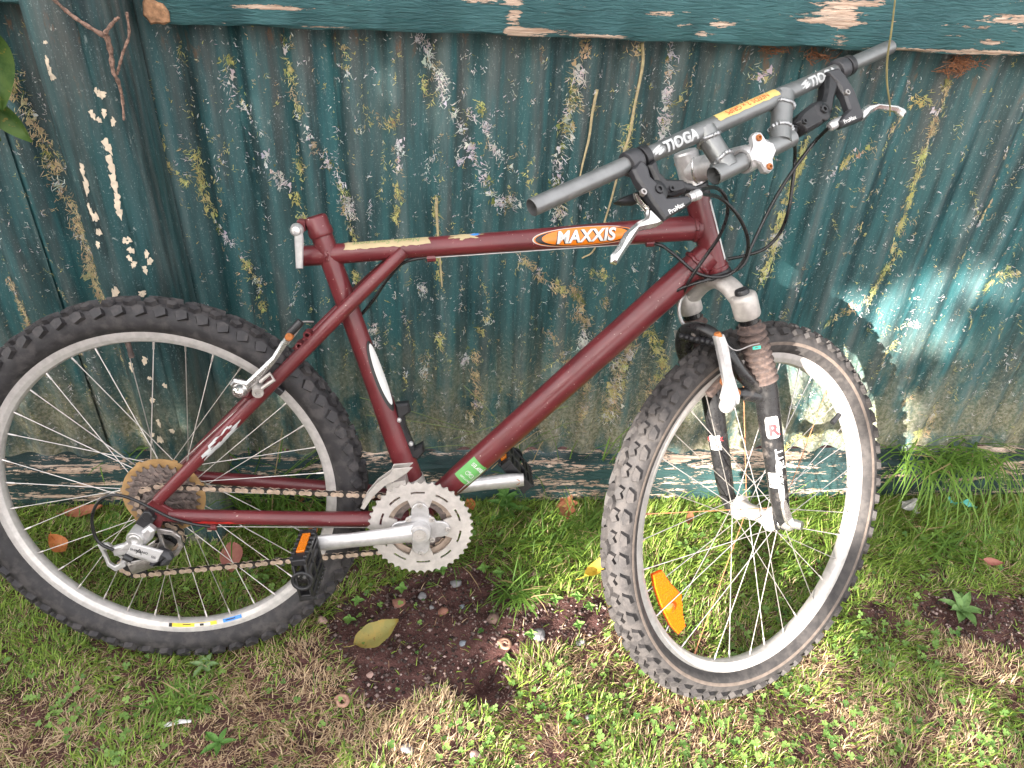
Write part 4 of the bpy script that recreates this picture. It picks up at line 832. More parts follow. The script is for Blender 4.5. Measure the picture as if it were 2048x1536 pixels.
fpart('down_tube', [dt(0.02), dt(0.15), dt(0.5), dt(0.85), dt(1.0)], [0.0190, 0.0215, 0.0228, 0.0232, 0.0225], 28)
FB = [Dv(*x) for x in D['fork'][:3]]; EK, AK, NK = FB; AX = V(*D['fork'][3]); SK = V(*D['fork'][4])   # fork back, fork up, wheel side, axle, lower head tube
fpart('head_tube', [SK-AK*0.002, SK+AK*0.004, SK+AK*0.0041, SK+AK*0.055, SK+AK*0.112, SK+AK*0.1121, SK+AK*0.120], [0.0205, 0.0205, 0.0185, 0.0180, 0.0185, 0.0205, 0.0205], 28)
# weld fillets
for c, ax_, r0 in ((tt(0.985), (TT_b-TT_a), 0.0200), (dt(0.965), (DT_t-BBp), 0.0238), (tt(0.06), (TT_b-TT_a), 0.0162)):
    mb = MB(); a_, b_ = frame_for(ax_); n = 40; vs = []
    pts = [c+(a_*math.cos(2*math.pi*k/n)+b_*math.sin(2*math.pi*k/n))*(r0-0.0012)+ax_.normalized()*0.0008*math.sin(k*2.5) for k in range(n+1)]
    tube(mb, pts, [0.0034*(1+0.16*math.sin(k*2.7)) for k in range(n+1)], 7); mb.build('weld_bead', B['frame'], frame_ob, 40)
# seat collar and clamp lever
mb = MB(); lathe(mb, st(0.955), ST_top-BBp, [(0.0135, 0.030), (0.0135, 0.0), (0.0175, 0.0), (0.0185, 0.003), (0.0185, 0.010), (0.0172, 0.013), (0.0172, 0.026), (0.0150, 0.030), (0.0135, 0.030)], 28)
box(mb, V(0.247, 0.449, 0), Dv(1, 0, 0), Dv(0, 1, 0), Dv(0, 0, 1), 0.012, 0.016, 0.020); mb.build('seat_collar', B['frame'], frame_ob, 40, 0.0008)
mb = MB(); disc_cyl(mb, V(0.246, 0.447, -0.028), V(0.246, 0.447, 0.026), 0.0028)
lathe(mb, V(0.244, 0.446, 0.020), NV, [(0.0, 0.017), (0.006, 0.0155), (0.0095, 0.010), (0.0100, 0.004), (0.0085, 0.0), (0.0, 0.0)], 18)
lv = [V(u, w, 0.030) for u, w in D['seat_lever']]; slab(mb, [lv[0]+Dv(0.001, 0.018, 0), lv[1]+Dv(-0.001, 0.018, 0), lv[1], lv[2], lv[3], lv[0]], NV, 0.006, 0.3); mb.build('seat_clamp_lever', B['alloy'], bike, 40)
# stays: seat stays run past the seat tube to the top tube
BR = []
for s in (1, -1):
    p = [V(0.398, 0.416, s*0.012), V(0.33, 0.349, s*0.0275), V(0.30, 0.319, s*0.031), V(0.16, 0.174, s*0.048), V(0.05, 0.060, s*0.062), V(0.008, 0.016, s*0.064)]
    fpart('seat_stay', p, [0.0095, 0.0105, 0.0105, 0.0102, 0.0098, 0.0092], 18)
    p = [V(0.400, -0.034, s*0.026), V(0.33, -0.026, s*0.046), V(0.25, -0.022, s*0.054), V(0.10, -0.014, s*0.063), V(0.024, -0.010, s*0.066)]
    fpart('chain_stay', p, [0.0135, 0.0130, 0.0122, 0.0115, 0.0105], 18)
    mb = MB(); slab(mb, [V(u, w, s*0.066) for u, w in [(-0.012, -0.014), (-0.006, -0.036), (0.006, -0.038), (0.012, -0.020), (0.034, -0.018), (0.034, -0.002), (0.016, 0.010), (0.020, 0.022), (0.004, 0.022), (-0.010, 0.010)]], NV, 0.006); mb.build('dropout', B['frame'], frame_ob, 30)
    mb = MB(); disc_cyl(mb, V(0.163, 0.190, s*0.040), V(0.158, 0.203, s*0.062), 0.0078); mb.build('brake_boss', B['frame'], frame_ob, 40)
mb = MB(); lathe(mb, BBp-NV*0.036, NV, [(0.0, 0), (0.0205, 0), (0.0205, 0.072), (0.0, 0.072)], 28); mb.build('bottom_bracket_shell', B['frame'], frame_ob, 40)
# braze-ons
mb = MB()
for u, w in ((0.253, 0.290), (0.240, 0.272)): lathe(mb, V(u, w, 0.026), Dv(0, 0, 1), [(0.0, 0.002), (0.0032, 0.002), (0.0032, 0.016), (0.0062, 0.016), (0.0062, 0), (0, 0)], 14)
mb.build('cable_guide', B['frame'], frame_ob, 30)
def stop(p, ax_, r=0.0062, l=0.013): mb = MB(); ax_ = Vector(ax_).normalized(); disc_cyl(mb, p-ax_*l/2, p+ax_*l/2, r, None, 10); box(mb, p+Dv(0, 0.006, 0), ax_, ax_.cross(NV), NV, l*0.9, 0.012, 0.007); return mb.build('cable_stop', B['frame'], frame_ob, 30)
bt = D['bare_top']; bd = D['bare_down']; bs = D['bare_stay']
TTd = (TT_b-TT_a).normalized(); DTd = (DT_t-BBp).normalized()
stop(V(*bt[0])-TTd*0.004, TTd); stop(V(*bt[1])+TTd*0.004, TTd); stop(V(*bd[0]), DTd); stop(V(*bs[0]), Dv(1, -0.02, 0))
# bottle bracket on the seat tube
mb = MB(); pts = [V(u, w, 0.0) for u, w in D['bottle_mount']]; slab(mb, pts, NV, 0.020, 0.2)
mb.build('bottle_bracket', B['plastic'], bike, 30)
b0 = D['bottle_mount']
for k in (3, 8):
    mb = MB(); lathe(mb, V((b0[k][0]+b0[(k+8) % 12][0])/2-0.002, (b0[k][1]+b0[(k+8) % 12][1])/2, 0.010), NV, [(0.0, 0.0035), (0.003, 0.003), (0.0042, 0.001), (0.0042, -0.002)], 12); mb.build('bracket_bolt', B['alloy'], bike, 40)
# white remains of old decals on the front faces of the tubes
STd = (ST_top-BBp).normalized(); sf = Dv(0.93, 0.25, 0.80)
wrap_obj('decal_edge', ellipse_bm(0.062, 0.0115, 5, 40), B['decal_black'], frame_ob, st(0.500), STd, sf, lambda x: 0.0172-0.006*x, 0.0009)
wrap_obj('decal_strip', ellipse_bm(0.054, 0.0080, 5, 40, 0, -0.0012), B['white'], frame_ob, st(0.505), STd, sf, lambda x: 0.0172-0.006*x, 0.0013)
bm = rect_bm(0.095, 0.010, 10, 6, 0.001); wrap_obj('decal_strip', bm, B['white'], frame_ob, SK+AK*0.06, AK, Dv(0.80, 0.3, 0.42), 0.0184)
# stickers
TTm = tt(0.703); nTT = Dv(0, 0.14, 1)
wrap_obj('decal_rim', ellipse_bm(0.0800, 0.0166, 6, 56), B['letter'], frame_ob, TTm, TTd, nTT, 0.0174, 0.0003)
wrap_obj('decal_rim', ellipse_bm(0.0782, 0.0151, 6, 56), B['orange'], frame_ob, TTm, TTd, nTT, 0.0174, 0.00055)
wrap_obj('decal_shade', ellipse_bm(0.0758, 0.0140, 6, 56), B['decal_black'], frame_ob, TTm, TTd, nTT, 0.0174, 0.0008)
wrap_obj('decal_face', ellipse_bm(0.0655, 0.0133, 6, 56, 0.0, 0.0006), B['orange'], frame_ob, TTm, TTd, nTT, 0.0174, 0.00105)
wrap_obj('decal_shadow_letters', text_bm('MAXXIS', 0.0245, 0.22, 0.0011), B['decal_black'], frame_ob, TTm-TTd*0.0012-Dv(0, 0, 0), TTd, Dv(0, 0.09, 1), 0.0174, 0.0013)
wrap_obj('decal_letters', text_bm('MAXXIS', 0.0245, 0.22, 0.0008), B['white'], frame_ob, TTm, TTd, nTT, 0.0174, 0.0016)
wrap_obj('tape', rect_bm(0.128, 0.021, 26, 6, 0.0022), B['tape'], frame_ob, tt(0.21), TTd, Dv(0, 1.0, 0.42), 0.0152, 0.0003)
wrap_obj('tape_writing', text_bm('Needs Seat post', 0.0150, 0.15, 0.0), B['ink_green'], frame_ob, tt(0.21), TTd*-1, Dv(0, 1.0, 0.36), 0.0152, 0.0006)
wrap_obj('torn_paper', ellipse_bm(0.022, 0.0065, 4, 40, rag=0.25), B['tape'], frame_ob, tt(0.405), TTd, Dv(0, 1, 0.45), 0.0156, 0.0003)
wrap_obj('torn_paper', ellipse_bm(0.007, 0.003, 3, 24, rag=0.3), B['blue'], frame_ob, tt(0.43), TTd, Dv(0, 1, 0.35), 0.0158, 0.0005)
nDT = Dv(0.02, 0.06, 1); sd = dt(0.185)
wrap_obj('sticker', rect_bm(0.046, 0.034, 10, 12), B['green'], frame_ob, sd, DTd, nDT, 0.0218, 0.0004)
wrap_obj('sticker_border', rect_bm(0.040, 0.0012, 10, 2), B['white'], frame_ob, sd, DTd, nDT+Dv(0.5, -0.46, 0)*1.1, 0.0218, 0.0007)
wrap_obj('sticker_letters', text_bm('BIKES', 0.0092, 0, 0.0002), B['white'], frame_ob, sd+DTd*0.013, DTd.cross(NV)*-1, nDT, None, 0.0222)
mb = MB(); sc_ = sd-DTd*0.004+NV*0.0224
for s in (-1, 1):
    cc = sc_+Dv(0.7, -0.7, 0)*0.0042*s; tube(mb, [cc+Dv(math.cos(t*0.5236), math.sin(t*0.5236), 0)*0.0036 for t in range(13)], 0.0005, 5)
tube(mb, [sc_+Dv(-0.003, 0.003, 0), sc_+Dv(0.002, 0.005, 0), sc_+Dv(0.003, -0.003, 0)], 0.0005, 5); mb.build('sticker_bicycle_mark', B['white'], frame_ob, 30)
wrap_obj('sticker_letters', text_bm('RECYCLED', 0.0042, 0, 0.0001), B['white'], frame_ob, sd-DTd*0.016, DTd.cross(NV)*-1, nDT, None, 0.0222)
# worn patches on the stays
ssd = (V(0.30, 0.319, 0.031)-V(0.05, 0.060, 0.062)).normalized()
wrap_obj('worn_decal', ellipse_bm(0.040, 0.0085, 5, 44, rag=0.16), B['letter'], frame_ob, V(0.112, 0.124, 0.0545), ssd, Dv(0.35, -0.25, 1), 0.0102, 0.0003)
wrap_obj('worn_decal', ellipse_bm(0.024, 0.003, 4, 40, rag=0.25), B['frame'], frame_ob, V(0.116, 0.130, 0.0545), ssd, Dv(0.30, -0.05, 1), 0.0102, 0.0007)
csd = (V(0.33, -0.026, 0.046)-V(0.024, -0.010, 0.066)).normalized()
wrap_obj('touch_up', ellipse_bm(0.040, 0.0035, 4, 40, rag=0.2), B['red_paint'], frame_ob, V(0.095, -0.0137, 0.0632), csd, Dv(0, -0.55, 1), 0.0116, 0.0003)

# wheels ------------------------------------------------------------
def tyre_mesh(seed, style):
    """casing and moulded tread blocks; axis along local Y, built about the origin"""
    rnd = random.Random(seed); mb = MB(); prof = [(RC+0.0245*math.cos(t), 0.0245*math.sin(t)) for t in [R(a) for a in range(-150, 151, 15)]]
    prof = [(0.2815, -0.0105)]+prof+[(0.2815, 0.0105)]
    lathe(mb, (0, 0, 0), (0, -1, 0), prof, 120)
    # bead line on the sidewall
    for s in (-1, 1): lathe(mb, (0, 0, 0), (0, -1, 0), [(0.2905, s*0.0196), (0.2920, s*0.0214), (0.2935, s*0.0217), (0.2945, s*0.0226)], 120)
    def P(th, ph, h): r = RC+(0.0245+h)*math.cos(ph); return Vector((math.cos(th)*r, -(0.0245+h)*math.sin(ph), math.sin(th)*r))
    def block(th, poly, h, sl=0.82):
        k = len(poly); c = (sum(p[0] for p in poly)/k, sum(p[1] for p in poly)/k)
        b = [P(th+l/RT, f, -0.0012) for l, f in poly]; t = [P(th+(c[0]+(l-c[0])*sl)/RT, c[1]+(f-c[1])*sl, h*rnd.uniform(0.92, 1.04)) for l, f in poly]
        mb.add(b+t, [(i, (i+1) % k, k+(i+1) % k, k+i) for i in range(k)]+[tuple(range(k, 2*k))])
    N = 64 if style == 'lug' else 60
    for i in range(N):
        th = 2*math.pi*i/N; L = 2*math.pi*RT/N
        if style == 'lug':
            for s in (-1, 1):
                block(th, [(l*L, s*f) for l, f in [(-0.42, 1.10), (-0.30, 0.72), (0.06, 0.66), (0.34, 0.84), (0.10, 1.34)]], 0.0085)        # shoulder lug
                block(th+0.5*L/RT, [(l*L, s*f) for l, f in [(-0.32, 0.34), (0.02, 0.12), (0.34, 0.22), (0.30, 0.50), (-0.08, 0.60)]], 0.0080)
            if i % 2: block(th, [(l*L, f) for l, f in [(-0.30, -0.16), (0.22, -0.22), (0.36, 0.0), (0.22, 0.22), (-0.30, 0.16), (-0.12, 0.0)]], 0.0078)
        else:
            for s in (-1, 1):
                block(th+(0.5*L/RT if s > 0 else 0), [(l*L, s*f) for l, f in [(-0.38, 0.80), (0.10, 0.74), (0.36, 0.86), (0.30, 1.22), (-0.18, 1.16)]], 0.0072)
                block(th+0.5*L/RT, [(l*L, s*f) for l, f in [(-0.36, 0.26), (0.0, 0.10), (0.34, 0.30), (0.22, 0.62), (-0.02, 0.46), (-0.26, 0.62)]], 0.0072)
            if i % 2 == 0: block(th, [(l*L, f) for l, f in [(-0.34, 0.0), (-0.1, -0.24), (0.36, -0.20), (0.22, 0.0), (0.36, 0.20), (-0.1, 0.24)]], 0.0072)
    return mb
def rim_mesh():
    mb = MB(); lathe(mb, (0, 0, 0), (0, -1, 0), [(0.2855, 0.0122), (0.2850, 0.0128), (0.2720, 0.0126), (0.2705, 0.0118), (0.2645, 0.0088), (0.2622, 0.0045), (0.2618, 0.0), (0.2622, -0.0045), (0.2645, -0.0088), (0.2705, -0.0118), (0.2720, -0.0126), (0.2850, -0.0128), (0.2855, -0.0122), (0.2845, -0.0108), (0.2800, -0.0105), (0.2800, 0.0105), (0.2845, 0.0108)], 144, True); return mb
def make_wheel(M4, style, seed, near_off, far_off, fl_r, rusty, spin):
    """wheel about its own axis; local -Y is the side facing the viewer"""
    w = empty('wheel', (0, 0, 0), parent=bike); w.matrix_local = M4
    rim = rim_mesh().build('rim', B['rim'] if style == 'lug' else B['rim_f'], w, 30)
    tyre_mesh(seed, style).build('tyre', B['rubber'] if style == 'lug' else B['rubber_dirty'], w, 40)
    if style != 'lug':
        mb = MB(); lathe(mb, (0, 0, 0), (0, -1, 0), [(0.2945, 0.0236), (0.2960, 0.0241), (0.2985, 0.0248), (0.3000, 0.0250)], 120); mb.build('sidewall_stripe', simple('tan sidewall', (0.125, 0.098, 0.082), 0.8, 0, 0.2, 80), w, 40)
    def at(r, th, y): return Vector((r*math.cos(th), -y, r*math.sin(th)))
    for j in range(36):
        near = j % 2 == 0; th = 2*math.pi*(j+0.5)/36+spin; sgn = 1 if (j//2) % 2 == 0 else -1; off = near_off if near else -far_off
        hub_a = th+sgn*R(62); a = at(fl_r, hub_a, off+0.001*sgn); b = at(0.2625, th, 0.003 if near else -0.003)
        mb = MB(); tube(mb, [a, b], 0.00078, 6); tube(mb, [b.lerp(a, 0.052), b.lerp(a, 0.048), b], [0.0010, 0.0016, 0.0018], 6)
        rust = j in rusty; mb.build('spoke', B['spoke_rust'] if rust else B['spoke'], w, 40)
    return w, at, rim
# rear wheel
w1, at1, rim1 = make_wheel(Matrix.Translation(V(0, 0, 0)), 'lug', 3, 0.020, 0.034, 0.024, (), R(3))
mb = MB(); lathe(mb, (0, 0, 0), (0, -1, 0), [(0.0, -0.06), (0.008, -0.058), (0.010, -0.040), (0.0275, -0.0355), (0.0275, -0.0325), (0.018, -0.028), (0.0165, 0.010), (0.0275, 0.018), (0.0275, 0.021), (0.012, 0.022), (0.008, 0.06), (0.0, 0.06)], 28); mb.build('hub', B['alloy_dirty'], w1, 40)
# toothed sprockets
def gear(mb, org, T_, thick, r_in=None, tooth=0.0052, lean=0.0):
    pr = T_*0.0127/(2*math.pi); pts = []
    for k in range(T_):
        for q_, dr in ((-0.36, -tooth*0.55), (-0.17, tooth*0.05), (-0.09, tooth*0.62), (0.09, tooth*0.62), (0.17, tooth*0.05), (0.36, -tooth*0.55)):
            a = 2*math.pi*(k+q_)/T_+lean; pts.append((math.cos(a)*(pr+dr), math.sin(a)*(pr+dr)))
    m = len(pts); ri = r_in if r_in else pr*0.55; inn = [(math.cos(math.atan2(y, x))*ri, math.sin(math.atan2(y, x))*ri) for x, y in pts]
    org = Vector(org); vs = []
    for y0 in (thick/2, -thick/2):
        for ring in (pts, inn):
            for x, z in ring: vs.append(org+Vector((x, y0, z)))
    fs = []
    for i in range(m):
        j = (i+1) % m
        fs += [(i, j, m+j, m+i), (2*m+i, 3*m+i, 3*m+j, 2*m+j), (i, 2*m+i, 2*m+j, j), (m+i, m+j, 3*m+j, 3*m+i)]
    mb.add(vs, fs); return pr
for k, T_ in enumerate((28, 24, 21, 18, 16, 14, 12)):
    mb = MB(); gear(mb, (0, -(0.024+k*0.0046), 0), T_, 0.0019, 0.014 if k < 6 else 0.010, 0.0056, 0.12*k); 
    lathe(mb, (0, 0, 0), (0, -1, 0), [(0.014, 0.024+k*0.0046), (0.017, 0.0245+k*0.0046), (0.017, 0.0285+k*0.0046)], 20); mb.build('sprocket', B['sprocket'], w1, 30)
mb = MB(); pr = [(0.056, 0.0165)]+[(0.0645, 0.0175), (0.0672, 0.019), (0.0672, 0.0205), (0.0640, 0.0205), (0.0600, 0.0195), (0.020, 0.0195)]
lathe(mb, (0, 0, 0), (0, -1, 0), pr, 48)
for k in range(7): a = 2*math.pi*k/7+0.3; box(mb, at1(0.0670, a, 0.0195), Vector((math.cos(a), 0, math.sin(a))), Vector((0, 1, 0)), Vector((-math.sin(a), 0, math.cos(a))), 0.005, 0.0022, 0.008)
mb.build('spoke_guard', B['guard'], w1, 40)
mb = MB(); tube(mb, [at1(0.263, R(97), 0), at1(0.243, R(97), 0), at1(0.2429, R(97), 0), at1(0.236, R(97), 0)], [0.004, 0.004, 0.0046, 0.0042], 10); mb.build('valve', B['boot'], w1, 40)
def rim_strip(w, a0, a1, r0, r1, y0, y1, mat, name='rim_decal', lift=0.0004):
    mb = MB(); n = 10; vs = []
    for i in range(n+1):
        a = a0+(a1-a0)*i/n
        for r, y in ((r0, y0), (r1, y1)): vs.append(Vector((r*math.cos(a), -(y+lift), r*math.sin(a))))
    mb.add(vs, [(2*i, 2*i+2, 2*i+3, 2*i+1) for i in range(n)]); return mb.build(name, mat, w, 0)
rim_strip(w1, R(-95), R(-77.5), 0.2643, 0.2703, 0.0090, 0.0117, B['yellow']); rim_strip(w1, R(-95.6), R(-94.4), 0.2643, 0.2703, 0.0090, 0.0117, B['decal_black'], lift=0.0008)
rim_strip(w1, R(-86), R(-80), 0.2650, 0.2698, 0.0094, 0.0115, B['white'], lift=0.0008); rim_strip(w1, R(-90.5), R(-87.5), 0.2655, 0.2668, 0.0097, 0.0103, B['decal_black'], lift=0.0008); rim_strip(w1, R(-84), R(-82.5), 0.2655, 0.2690, 0.0097, 0.0112, B['decal_black'], lift=0.0012)
rim_strip(w1, R(-75), R(-67.5), 0.2645, 0.2703, 0.0091, 0.0117, B['blue']); rim_strip(w1, R(-74), R(-70), 0.2660, 0.2678, 0.0099, 0.0107, B['decal_black'], lift=0.0008)
rim_strip(w1, R(46), R(51), 0.2722, 0.2848, 0.0127, 0.0128, B['boot'], 'rim_joint')
# front wheel, turned with the fork
Mf = Matrix.Identity(4)
for i in range(3): Mf[i][0], Mf[i][1], Mf[i][2] = EK[i], -NK[i], AK[i]
Mf.translation = AX
w2, at2, rim2 = make_wheel(Mf, 'block', 9, 0.034, 0.034, 0.020, (2, 7, 14, 21), R(2))
mb = MB(); lathe(mb, (0, 0, 0), (0, -1, 0), [(0.0, -0.050), (0.008, -0.050), (0.011, -0.040), (0.0225, -0.0365), (0.0225, -0.0335), (0.0155, -0.028), (0.0130, -0.015), (0.0130, 0.015), (0.0155, 0.028), (0.0225, 0.0335), (0.0225, 0.0365), (0.0125, 0.040), (0.010, 0.050), (0.0, 0.050)], 28); mb.build('hub', B['alloy_dirty'], w2, 40)
mb = MB(); slab(mb, [Vector((x, 0.004, z)) for x, z in D['reflector']], (0, -1, 0), 0.010, 0.2); rh = D['reflector_hub'][0]
lathe(mb, (rh[0], -0.001, rh[1]), (0, -1, 0), [(0.0, 0.005), (0.006, 0.0045), (0.009, 0.003), (0.0095, 0.0)], 20); mb.build('spoke_reflector', B['amber'], w2, 30)
fv = D['front_valve']; a = math.atan2(fv[0][1], fv[0][0]); mb = MB(); tube(mb, [at2(0.263, a, 0), at2(0.245, a, 0), at2(0.2449, a, 0), at2(0.238, a, 0)], [0.0045, 0.0045, 0.0055, 0.005], 10); mb.build('valve', B['plastic'], w2, 40)

# fork --------------------------------------------------------------
def K3(x, z, y): return AX+EK*x+AK*z+NK*y
def kpart(name, mb, mat, par=None, sm=40): return mb.build(name, mat, par or fork, sm)
mb = MB(); tube(mb, [K3(0.050, 0.412, 0), K3(0.052, 0.430, 0)], [0.019, 0.0185], 20)
pp = smooth_path([K3(0.034, 0.378, -0.060), K3(0.037, 0.392, -0.050), K3(0.043, 0.408, -0.030), K3(0.047, 0.4155, -0.012), K3(0.048, 0.417, 0.0), K3(0.047, 0.4155, 0.012), K3(0.043, 0.408, 0.030), K3(0.037, 0.392, 0.050), K3(0.034, 0.378, 0.060)], 5)
tube(mb, pp, [0.0165]*len(pp), 20, squash=[(0.80, 1.05)]*len(pp), ref=EK)
for s in (-1, 1): lathe(mb, K3(0.034, 0.364, s*0.060), AK, [(0.0, 0), (0.0185, 0), (0.0200, 0.003), (0.0205, 0.030), (0.0195, 0.036), (0.0160, 0.0385), (0.0, 0.0385)], 28)
fork = mb.build('fork', B['alloy_dirty'], bike, 50)
for s in (-1, 1):
    mb = MB(); lathe(mb, K3(0.034, 0.400, s*0.060), AK, [(0.0, 0.010), (0.0095, 0.0095), (0.0110, 0.007), (0.0115, 0.0), (0.0115, -0.006)], 18); box(mb, K3(0.034, 0.4095, s*0.060), EK, AK, NK, 0.016, 0.003, 0.004); kpart('preload_knob', mb, B['plastic'])
    mb = MB(); tube(mb, [K3(0.034, 0.24, s*0.060), K3(0.034, 0.372, s*0.060)], 0.0150, 22); kpart('stanchion', mb, B['stanchion'])
    mb = MB(); prof = []
    nb = 9
    for k in range(nb*4+1): q_ = k/4; prof.append((0.0186+0.0034*(1 if k % 4 == 1 else 0.75 if k % 4 == 2 else -0.5)+0.0014*(1-q_/nb), 0.252+0.098*q_/nb))
    prof = [(0.0165, 0.250)]+prof+[(0.0175, 0.3535), (0.0152, 0.3545)]
    lathe(mb, K3(0.034, 0, s*0.060), AK, prof, 26); kpart('boot', mb, B['boot'], None, 28)
    mb = MB(); tube(mb, [K3(0.0, -0.008, s*0.060), K3(0.0, 0.014, s*0.060), K3(0.004, 0.05, s*0.060), K3(0.0185, 0.1425, s*0.060), K3(0.033, 0.235, s*0.060), K3(0.034, 0.255, s*0.060)], [0.0095, 0.0125, 0.0155, 0.0172, 0.0189, 0.0185], 26)
    tube(mb, [K3(0.030, 0.225, s*0.058), K3(-0.010, 0.252, s*0.052), K3(-0.018, 0.256, s*0.048)], [0.012, 0.010, 0.008], 14)
    leg = kpart('leg', mb, B['black'])
    mb = MB(); slab(mb, [K3(x, z, s*0.053) for x, z in [(-0.013, -0.010), (0.010, -0.012), (0.013, 0.012), (0.010, 0.03), (-0.008, 0.03), (-0.013, 0.012)]], NK, 0.007); kpart('dropout', mb, B['black'])
# brace arch in front of the wheel
pp = smooth_path([K3(0.020, 0.245, 0.054), K3(-0.004, 0.290, 0.052), K3(-0.012, 0.325, 0.046), K3(-0.014, 0.352, 0.028), K3(-0.015, 0.360, 0.0), K3(-0.014, 0.352, -0.028), K3(-0.012, 0.325, -0.046), K3(-0.004, 0.290, -0.052), K3(0.020, 0.245, -0.054)], 6)
mb = MB(); tube(mb, pp, 0.0138, 16, squash=[(1.1, 0.85)]*len(pp)); kpart('arch', mb, B['black'])
mb = MB(); lathe(mb, K3(-0.0255, 0.357, 0.0), -EK, [(0.0045, 0), (0.0045, 0.002), (0.0, 0.003)], 12); kpart('arch_plug', mb, B['steel'])
# fork graphics, bent round the legs
legd = (K3(0.033, 0.235, 0)-K3(0.004, 0.05, 0)).normalized(); face = Dv(0.10, 0.42, 1.0)
def leg_at(t, s=1): return K3(0.004, 0.05, s*0.060).lerp(K3(0.033, 0.235, s*0.060), t)
lr = lambda t: 0.0157+0.0034*t
face = to_eye(K3(0.02, 0.16, 0.06))
def ring_face(ang): m0 = (face-legd*face.dot(legd)).normalized(); return (Matrix.Rotation(ang, 3, legd) @ m0)
up_r = legd; right_dir = lambda m: m.cross(legd)*-1
def leg_text(txt, size, t, ang, mat, vertical=False, lift=0.0008, bold=0.0002, s=1, shear=0.0):
    m = ring_face(ang); org = leg_at(t, s); bm = text_bm(txt, size, shear, bold, 0.001, 0 if vertical else 0.001)
    if not vertical:    # reading across the leg: x bends round it
        r = lr(t); ra = legd.cross(m)
        for v in bm.verts: x, y = v.co.x, v.co.y; v.co = org+legd*y+(m*math.cos(x/r)+ra*math.sin(x/r))*(r+lift)
        me = bpy.data.meshes.new('letters'); bm.to_mesh(me); bm.free(); return link_mesh('letters', me, mat, fork, 0)
    return wrap_obj('letters', bm, mat, fork, org, legd, m, lr(t), lift)
def leg_patch(w_, h_, t, ang, mat, s=1, lift=0.0004, name='leg_label', power=None):
    m = ring_face(ang); bm = rect_bm(h_, w_, 6, 10) if power is None else ellipse_bm(h_/2, w_/2, 5, 40, power=power); r = lr(t)
    return wrap_obj(name, bm, mat, fork, leg_at(t, s), legd, m, r, lift)
leg_patch(0.0215, 0.037, 0.70, 0.18, B['white'], power=6); leg_patch(0.0190, 0.0335, 0.70, 0.18, B['decal_black'], lift=0.0006, power=6); leg_patch(0.0178, 0.0322, 0.70, 0.18, B['white'], lift=0.0008, power=6)
leg_text('R', 0.0265, 0.672, 0.22, B['letter_red'], lift=0.0011, bold=0.0012); leg_text('ROCK', 0.0062, 0.762, 0.20, B['letter'], lift=0.0011)
leg_text('JETT', 0.0180, 0.40, 0.55, B['letter'], True, 0.0006, 0.0004)
leg_patch(0.010, 0.105, 0.20, 0.30, B['letter'], lift=0.0003, power=2); leg_patch(0.0050, 0.085, 0.215, 0.30, B['rust'], lift=0.0005, power=2); leg_patch(0.0046, 0.083, 0.215, 0.30, B['letter'], lift=0.0007, power=2)
for s, t, a_ in ((1, 0.205, -0.22), (-1, 0.42, -0.30)):
    leg_patch(0.0190, 0.0135, t+0.035, a_, B['white'], s, 0.0010); leg_patch(0.0190, 0.0120, t-0.04, a_, B['white'], s, 0.0010)
    leg_text('ROCK', 0.0098, t+0.03, a_, B['letter_red'] if s < 0 else B['decal_black'], lift=0.0013, bold=0.0003, s=s); leg_text('SHOX', 0.0098, t-0.042, a_, B['decal_black'], lift=0.0013, bold=0.0003, s=s)
mb = MB(); box(mb, K3(0.034, 0.318, 0.060)+ring_face(0.1)*0.0218, right_dir(ring_face(0.1)), legd, ring_face(0.1), 0.012, 0.005, 0.0006); kpart('paint_dab', mb, B['teal_dot'])
# quick release
mb = MB(); disc_cyl(mb, K3(0, 0, 0.046), K3(0, 0, 0.072), 0.0085); lathe(mb, K3(0, 0, 0.056), NK, [(0.0, 0.022), (0.008, 0.021), (0.0105, 0.017), (0.0105, 0.003), (0.0125, 0.0), (0.0, 0.0)], 20)
slab(mb, [K3(x, z, 0.0755) for x, z in [(-0.010, 0.006), (-0.013, 0.024), (-0.012, 0.048), (-0.006, 0.058), (0.001, 0.052), (0.004, 0.030), (0.006, 0.006), (0.0, -0.006)]], NK, 0.006, 0.35)
disc_cyl(mb, K3(0.004, 0.0, 0.066), K3(0.010, -0.003, 0.088), 0.0085, 0.0075); disc_cyl(mb, K3(0, 0, -0.072), K3(0, 0, 0.06), 0.0035); kpart('quick_release', mb, B['polished'], bike)
# headset
mb = MB(); lathe(mb, SK-AK*0.012, AK, [(0.0165, -0.002), (0.0225, 0.0), (0.0235, 0.004), (0.0215, 0.009), (0.0195, 0.0105)], 28); lathe(mb, SK+AK*0.120, AK, [(0.0195, 0.0), (0.0225, 0.002), (0.0230, 0.006), (0.0200, 0.0105), (0.0215, 0.0115), (0.0215, 0.0155), (0.016, 0.018), (0.013, 0.020)], 28); mb.build('headset', B['plastic'], bike, 40)

